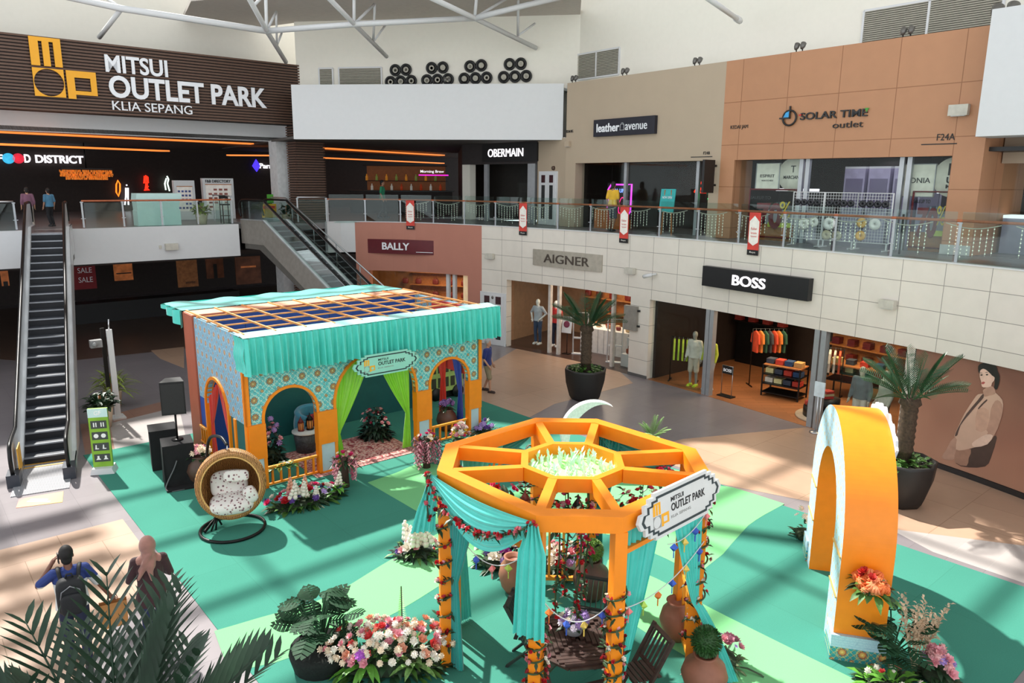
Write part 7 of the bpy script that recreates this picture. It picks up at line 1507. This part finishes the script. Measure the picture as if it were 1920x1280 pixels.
palm('dark palm crown rising close below the camera', Vector((-2.72, 4.4, 0)), .5, 8, 22, (.3, 1.35), 1.5, .46, .052, 12, (28, 56, 36))
t = thing('areca_fern', 'pale green feathery fern palm behind the gazebo corner', 'plant', gp(1222, 838, .0)); rr = random.Random(4)
for k in range(13):
    a = 2.4 * k; el = rr.uniform(.5, 1.3); d = Vector((math.cos(a) * math.cos(el), math.sin(a) * math.cos(el), math.sin(el))); L = rr.uniform(.55, .8); b = MB(); side = d.cross(Vector((0, 0, 1))).normalized()
    for m in range(14):
        s_ = .2 + .8 * m / 13; q = d * L * s_ - Vector((0, 0, .25 * L * s_ * s_)) + Vector((0, 0, .25))
        for sg in (-1, 1): b.leaf(q, side * sg + d * .8, .2 * (1.15 - s_), .03, .3, n=2)
    b.tube([(0, 0, .2), d * L * .5 + Vector((0, 0, .2)), d * L * .95 - Vector((0, 0, .22 * L)) + Vector((0, 0, .25))], .008, 4); b.build('frond', mat('areca_green', (140, 176, 110), .5, var=.3), t)
MB().lathe([(.16, 0), (.2, .26), (.001, .24)], 14).build('pot', white, t)

# ---------------------------------------------------------------- things by the tall escalator
sgp = gp(196, 884, .012)
t = thing('floor_directory', 'slim lime green floor directory sign with four rows of icons on a white foot', 'sign', sgp, AANG - .45)
MB().slab([(-.25, 0), (.25, 0), (.2, .14), (-.2, .14)], -.18, .18).build('foot', white, t); MB(RX(-.0)).box(-.2, -.04, .12, .2, .03, 1.5).build('panel', mat('sign_lime', (128, 176, 46), .5), t); MB().box(-.2, -.045, 1.3, .2, -.03, 1.5).build('heading_panel', mint, t); text('GF', .14, .1, mat('white_print', (236, 240, 236), .5), T(0, -.045, 1.4), t, .02, .004)
for k in range(4):
    z = 1.12 - k * .26; p_ = MB().box(-.16, -.046, z - .08, .16, -.04, z + .1).build('icon_panel', mat('icon_dark', (58, 66, 62), .5), t)
    for s in (-1, 1):
        b = MB(T(s * .075, -.05, z + .01))
        if k == 0: b.box(-.035, 0, -.05, -.012, .004, .05).box(.012, 0, -.05, .035, .004, .05)
        elif k == 1: b.slab([(.05 * math.cos(a * pi / 7), .05 * math.sin(a * pi / 7)) for a in range(14)], 0, .004)
        elif k == 2: b.slab([(-.045, -.05), (.03, -.05), (.03, -.03), (-.01, -.03), (-.01, .05), (-.03, .05)], 0, .004)
        else: b.slab([(-.05, -.04), (.05, -.04), (.02, .0), (.02, .05), (-.02, .05), (-.02, .0)], 0, .004)
        b.build('icon', mat('white_print', (236, 240, 236), .5), p_)
pp = gp(193, 800); potted('round leafy plant in a cream pot beside the tall escalator', pp + Vector((0, 0, 0)), .3, .55, .65, leafd, .26, .13, 110, 5)
pp2 = gp(214, 762); potted('spiky yellow green plant in a cream pot behind the white pole', pp2, .26, .5, 1.0, leafy, .5, .07, 80, 6)
pp3 = gp(222, 783); t = thing('counter_pole', 'white pole with a black camera bracket beside the potted plants', 'pole', pp3, AANG)
MB().box(-.07, -.03, .03, .07, .05, 2.5).build('pole', white, t); MB().box(-.16, -.22, 0, .16, .22, .05).build('base', mat('base_grey', (210, 210, 208), .5), t); MB().box(-.2, .04, .9, -.1, .1, 2.55).build('cable_channel', blackm, t); MB().box(-.48, -.05, 2.05, -.2, .15, 2.25).cyl((-.4, -.06, 2.15), (-.4, -.16, 2.15), .06).build('camera_housing', mat('housing_grey', (140, 140, 140), .4), t); MB().cyl((0, 0, 2.5), (0.02, 0, 2.78), .02, n=6).build('antenna', steel, t)
b = MB(); q = [gp(30, 952, .004), gp(36, 935, .004), gp(119, 921, .004), gp(117, 941, .004)]; c = sum(q, Vector()) / 4; b.prism([tuple((p - c)[:2]) for p in q], -.004, .004)
stk = NT('floor_sticker_print'); _x, _y, _z = stk.sep(stk.obj())[0:3]; stk.col(stk.ramp(stk.math('ADD', stk.math('ADD', stk.math('MULTIPLY', _x, .9), .5), stk.math('MULTIPLY', stk.noise(stk.obj(), 6), .1)), [(.1, lin((226, 90, 96))), (.6, lin((236, 170, 110))), (1, lin((240, 190, 90)))])); stk.base(.5)
o = b.build('floor_sticker', stk.m); tag(o, 'orange and pink sticker on the floor before the tall escalator', 'sticker', M=T(c)); 
for k in range(2): q_ = MB().box(-.22, -.1 + .09 * k, .004, .24 - .1 * k, -.05 + .09 * k, .006).build('printed_line', wl, o)

# ---------------------------------------------------------------- upper shops behind glass
def ulamp(s, y, z, e, col, size=1.5):
    l = bpy.data.lights.new('shop_ceiling_light', 'AREA'); l.energy = e; l.size = size; l.color = col; o = bpy.data.objects.new('shop_ceiling_light', l); COL.objects.link(o); o.location = lp(s, y, z)
ulamp(11.2, 1.6, 7.2, 22, (.9, .85, 1), 2.5); ulamp(3.6, 1.8, 7.2, 7, (1, .7, .5))
def uthing(name, label, cat, s, y, z=LV, group=None): p = lp(s, y, z); return thing(name, label, cat, (p.x, p.y, p.z), math.atan2(LD.y, LD.x), group)
t = uthing('neon_sign', 'pink neon frame sign reading ALL UP TO 70 in the taupe shop window', 'neon sign', 2.35, .55, 5.75); nm_ = mat('neon_pink', (214, 60, 220), .5, emit=2.4, var=.02); nr = mat('neon_rose', (240, 40, 120), .5, emit=2.4, var=.02)
MB().tube([(-.55, 0, -.55), (-.55, 0, .5), (-.4, 0, .68), (.35, 0, .68), (.62, 0, .7), (.6, 0, -.3), (.42, 0, -.48), (.3, 0, -.5)], .03, 6).tube([(-.55, 0, -.55), (-.3, 0, -.55)], .03, 6).build('frame_tube', nm_, t)
text('70', .6, .62, nr, T(-.02, 0, -.08), t, -.03, .02, shear=.3); text('ALL UP', .55, .14, mat('neon_blue', (120, 150, 255), .5, emit=1.6), T(-.03, 0, .46), t, 0, .02); text('UP TO', .3, .09, nr, T(-.15, 0, .3), t, 0, .02); text('%', .14, .18, nr, T(.38, 0, -.3), t, 0, .02); MB().box(-.6, .02, -.6, .65, .03, .74).build('backing', mat('neon_back', (30, 18, 30), .4), t)
for k in range(2): MB().cyl((-.4 + .8 * k, .02, .7), (-.4 + .8 * k, .02, 1.5), .008, n=5).build('cord', blackm, t)
t = uthing('neon_sign', 'red neon squiggle deep in the taupe shop', 'neon sign', 5.3, 1.6, 6.3); MB().tube(catmull([(-.3, 0, -.1), (0, 0, .25), (.1, 0, 0), (-.1, 0, .0), (.3, 0, .1), (.3, 0, -.1), (-.3, 0, -.1)], 4), .03, 6).build('tube', mat('neon_red', (250, 50, 20), .5, emit=2), t)
t = uthing('neon_sign', 'green neon word in the taupe shop beside the orange pier', 'neon sign', 6.45, .9, 6.1); text('Show', .7, .32, mat('neon_green', (60, 240, 130), .5, emit=2.2), T(0, 0, 0), t, -.01, .03, shear=.3)
for k, (s, c_, lab, w, h) in enumerate(((1.6, (206, 110, 40), 'orange cube display on the floor of the taupe shop window', .7, .75), (2.35, (206, 110, 40), 'smaller orange cube display on the floor of the taupe shop window', .5, .58))):
    t = uthing('display_cube', lab, 'display', s, .75); MB().box(-w / 2, -w / 2, 0, w / 2, w / 2, h).build('cube_body', mat('cube_orange', c_, .5), t); MB().box(-w / 2 + .05, -w / 2 + .05, h, w / 2 - .05, w / 2 - .05, h + .03).build('top_tray', wood, t)
t = uthing('easel_sign', 'turquoise notice board on an easel at the end of the taupe shop window', 'sign', 5.5, -.5); MB(T(0, 0, 1.15) @ RX(-.12)).box(-.3, -.015, -.38, .3, .015, .38).build('board', mat('notice_turq', (50, 170, 170), .5), t); text('NOW OPEN', .4, .08, wl, T(0, -.02, 1.25) @ RX(-.12), t, 0, .003)
for s in (-.22, .22): MB().bar((s, .02, 0), (s * .6, .02, 1.5), .03).build('leg', wood, t)
t = uthing('hanging_sign', 'black blade sign with white lettering beside the orange pier', 'sign', 7.0, -.05, 6.75); MB().box(-.05, -.62, -.55, .04, -.08, .48).build('sign_box', blk, t); text('leather', .4, .1, wl, T(-.05, -.35, .02) @ RZ(-pi / 2), t, 0, .004)
for z in (-.3, .3): MB().cyl((0, -.08, z), (0, .05, z), .035, n=8).build('bracket', blackm, t)
figure('mannequin', 'dark mannequin in a green top behind the taupe shop window', 'mannequin', lp(6.35, .9, LV + .1), math.atan2(LD.y, LD.x) + pi, 1.0, hipP, (60, 40, 34), top=(40, 110, 80), bottom=(40, 40, 44), vox=.018, face=False, hairy=False)
def brand_disc(label, s, z, r, lines, square=False):
    t = uthing('brand_sign', label, 'sign', s, .5, z); bm_ = mat('brand_lit', (214, 214, 200), .5, emit=.12)
    if square: MB().box(-r, 0, -r, r, .06, r).build('panel', bm_, t); MB().tube([(-r, -.01, -r), (r, -.01, -r), (r, -.01, r), (-r, -.01, r)], .02, 5, True).build('border', alu, t)
    else: MB(RX(pi / 2)).lathe([(.001, .0), (r, 0), (r, -.06), (.001, -.06)], 28).build('panel', bm_, t)
    for st, w, h, zz, bo in lines: text(st, w, h, ink, T(0, -.012, zz), t, bo, .006)
    for x in (-r * .6, r * .6): MB().cyl((x, .03, r * .7), (x, .03, LH - z + .05), .008, n=5).build('cord', blackm, t)
brand_disc('square lit sign with thin lettering in the left window of the orange shop', 8.55, 6.72, .4, [('ESPRIT', .5, .09, .02, 0), ('WATCHES', .4, .05, -.12, 0)], True); brand_disc('round lit sign with lettering in the left window of the orange shop', 9.4, 6.78, .5, [('T', .16, .2, .16, .0), ('MARCIANO', .6, .1, -.08, .01)])
brand_disc('square lit sign with dark capitals in the right window of the orange shop', 13.0, 6.62, .42, [('BONIA', .62, .14, 0, 0)], True); brand_disc('round lit sign with heavy black letters cut by the orange pier', 13.85, 6.7, .5, [('H', .26, .3, .2, .05), ('UM', .3, .16, -.07, .04), ('MEL', .3, .1, -.23, .03)])
dres = mat('sale_red', (120, 24, 34), .5)
for nm, s0, s1, lab in (('a', 8.0, 9.6, 'red framed sale display with big 70 in the left window of the orange shop'), ('b', 12.95, 13.9, 'red framed sale display with big 70 in the right window of the orange shop')):
    m_ = (s0 + s1) / 2; t = uthing('sale_display', lab, 'display', m_, .45); w = (s1 - s0) / 2
    MB().tube([(-w, 0, .1), (-w, 0, 1.55), (w, 0, 1.55), (w, 0, .1)], .035, 4, True).build('frame', dres, t); text('70', w * 1.1, .8, dres, T(-.05, -.02, .75), t, .04, .02); text('%', w * .45, .5, mat('sale_yellow', (226, 200, 70), .5), T(w * .6, -.03, .95), t, 0, .015); text('UP TO', w * .5, .1, ink, T(-w * .3, -.02, 1.3), t, .02, .01); text('SALE', w * .35, .09, ink, T(-w * .75, -.02, 1.3), t, .02, .01)
    MB().box(-w * .1, -.03, .42, w * .9, -.02, .56).build('yellow_strip', mat('strip_yellow', (206, 214, 80), .5), t); MB().box(-w, .02, .0, w, .06, .5).build('timber_base', wood, t)
    t = uthing('showcase', 'white lit watch showcase behind the %s sale display' % ('left' if nm == 'a' else 'right'), 'showcase', m_, 1.6); MB().box(-w * .9, -.3, 0, w * .9, .3, .9).build('body', mat('case_white', (210, 208, 220), .4), t); MB().box(-w * .9, -.3, .9, w * .9, .3, 1.15).build('glass_top', gls, t); MB().box(-w * .9, .2, 1.5, w * .9, .3, 1.58).build('light_bar', wled, t)
for k in range(4):
    t = uthing('showcase', 'tall pale showcase number %s from the left at the back of the watch shop' % ['one', 'two', 'three', 'four'][k], 'showcase', 10.3 + .75 * k, 2.7); MB().box(-.32, -.2, 0, .32, .25, 2.2).build('body', mat('case_lilac', (176, 168, 196), .4), t); MB().box(-.26, -.22, .9, .26, -.2, 1.9).build('pane', mat('pane_lilac', (120, 110, 140), .3), t); MB().box(-.32, -.2, 2.2, .32, .25, 2.26).build('cornice', white, t)
# wire display stands with round boxes before the watch shop
def wire_stand(label, s):
    t = uthing('wire_stand', label, 'display stand', s, -.55); b = MB(); w, h = .46, 1.3
    b.tube([(-w, 0, .2), (-w, 0, h + .2), (w, 0, h + .2), (w, 0, .2)], .022, 5, True); b.build('frame', white, t); b = MB()
    for k in range(11): x = -w + 2 * w * (k + 1) / 12; b.cyl((x, 0, .2), (x, 0, h + .2), .005, n=4)
    for k in range(15): z = .2 + h * (k + 1) / 16; b.cyl((-w, 0, z), (w, 0, z), .005, n=4)
    b.build('grid', white, t, kind='stuff')
    for x in (-w + .05, w - .05): MB().bar((x, -.22, .02), (x, .22, .02), .03).bar((x, 0, .02), (x, 0, .2), .03).build('foot', white, t)
    return t
def disc(label, s, z, r, c_, group, hole=True):
    p = lp(s, -.58, LV + z); b = MB(T(p) @ RZ(math.atan2(LD.y, LD.x)) @ RX(pi / 2)); b.lathe([(r * .22, 0), (r, 0), (r, .05), (r * .22, .05), (r * .22, 0)], 22) if hole else b.lathe([(.001, 0), (r, 0), (r, .05), (.001, .05)], 22)
    tag(b.build('round_case', mat('disc_%d_%d' % c_[:2], c_, .4), None), label, 'case', group)
for k, s in enumerate((10.55, 11.5, 12.42)): wire_stand('white wire grid display stand, %s of three before the watch shop' % ['left', 'middle', 'right'][k], s)
for k, (s, z, r, c_) in enumerate(((10.5, .62, .16, (230, 228, 222)), (10.8, .68, .13, (226, 224, 218)), (11.25, .66, .17, (236, 234, 230)), (11.2, .35, .13, (180, 170, 140)), (11.5, .34, .13, (170, 164, 140)), (12.15, .72, .13, (220, 176, 100)), (12.5, .7, .15, (226, 224, 220)), (12.15, .38, .13, (226, 170, 70)))):
    disc('round case hanging on the %s wire stand, %s' % (['left', 'left', 'middle', 'middle', 'middle', 'right', 'right', 'right'][k], ['white and lowest at its corner', 'smaller white one', 'largest white one', 'tan one', 'grey tan one', 'pale gold ring', 'white one', 'yellow one'][k]), s, z, r, c_, 'round cases on the wire stands')
for st in (10.55, 11.5, 12.42):
    for k in range(4): disc('%s dark round case in the top row of the %s wire stand' % (ORD[k], {10.55: 'left', 11.5: 'middle', 12.42: 'right'}[st]), st - .3 + .2 * k, 1.22, .09, (34, 34, 40), 'dark round cases on the wire stands')
t = uthing('showcase', 'lit violet showcase inside the last shop beyond the orange pier', 'showcase', LLEN + 1.0, 2.0); MB().box(-.9, -.3, 0, .9, .3, .9).build('body', mat('case_lilac', (176, 168, 196)), t); MB().box(-.9, -.32, .9, .9, .3, .98).build('light_bar', wled, t)
# glass door stoppers of the last walkway corner
b = MB(lf(0)); b.box(13.3, -.9, LV, 13.34, -.86, LV + 1.0); 
tag(b.build('barrier_post', blackm), 'slim dark barrier post before the right window of the orange shop', 'post')
# lamps and posters of the dim ground floor hall
gl_ = mat('dim_lit_sign', (190, 110, 60), .5, emit=.2, var=.4, scale=3)
def hall_thing(x0, y0, x1, y1, v, name, label, cat, m):
    a, z1 = pv(x0, y0, v); c, z0 = pv(x1, y1, v); t = thing(name, label, cat, W((a + c) / 2, v, max(.0, z0)), AANG); MB().box(-(c - a) / 2, -.05, 0, (c - a) / 2, .05, z1 - max(0, z0)).build('panel', m, t); return t, (c - a), z1 - max(0, z0)
t, w, h = hall_thing(132, 494, 182, 540, 40, 'sale_poster', 'dark red sale poster in the dim hall under the food court', 'poster', mat('poster_red', (120, 26, 32), .6, emit=.06)); text('SALE', w * .6, h * .2, wl, T(w * .05, -.05, h * .72), t, 0, .01); text('SALE', w * .6, h * .2, wl, T(w * .05, -.05, h * .36), t, 0, .01)
t, w, h = hall_thing(330, 488, 372, 536, 42, 'shop_window_panel', 'warm lit shop window with a tall figure in the dim hall', 'window', mat('dim_amber', (150, 96, 56), .6, emit=.07, var=.3)); text('arome', w * .5, h * .08, ink, T(w * .1, -.05, h * .16), t, 0, .01)
t, w, h = hall_thing(212, 495, 250, 524, 43, 'shop_window_panel', 'small warm lit shop front with red boxes in the dim hall', 'window', gl_); MB().box(-w * .4, -.1, h * .4, w * .4, -.05, h * .46).build('shelf_line', black, t)
t, w, h = hall_thing(385, 484, 420, 520, 42, 'shop_window_panel', 'dim lit shop window beside the tall figure window', 'window', mat('dim_brown', (110, 66, 44), .6, emit=.05, var=.5, scale=2)); MB().box(-w * .1, -.08, 0, w * .1, -.05, h * .7).build('figure_shape', black, t)
t, w, h = hall_thing(440, 482, 490, 530, 41, 'shop_window_panel', 'dim lit shop window half hidden by the far escalator', 'window', mat('dim_brown', (110, 66, 44))); MB().box(-w * .3, -.08, h * .6, w * .3, -.05, h * .66).build('lit_line', gl_, t)
t, w, h = hall_thing(0, 508, 18, 535, 38, 'shop_window_panel', 'warm lit shop front left of the tall escalator in the dim hall', 'window', gl_); MB().box(-w * .3, -.08, 0, w * .3, -.05, h * .3).build('counter_shape', black, t)
b = MB(MA); a_, z_ = pv(205, 545, 38); b.box(a_ - 3, 38, 0, a_ + 6, 39, .9); tag(b.build('dark_counter', mat('counter_dark', (30, 32, 34), .6)), 'long dark counter in the dim hall under the food court', 'counter')
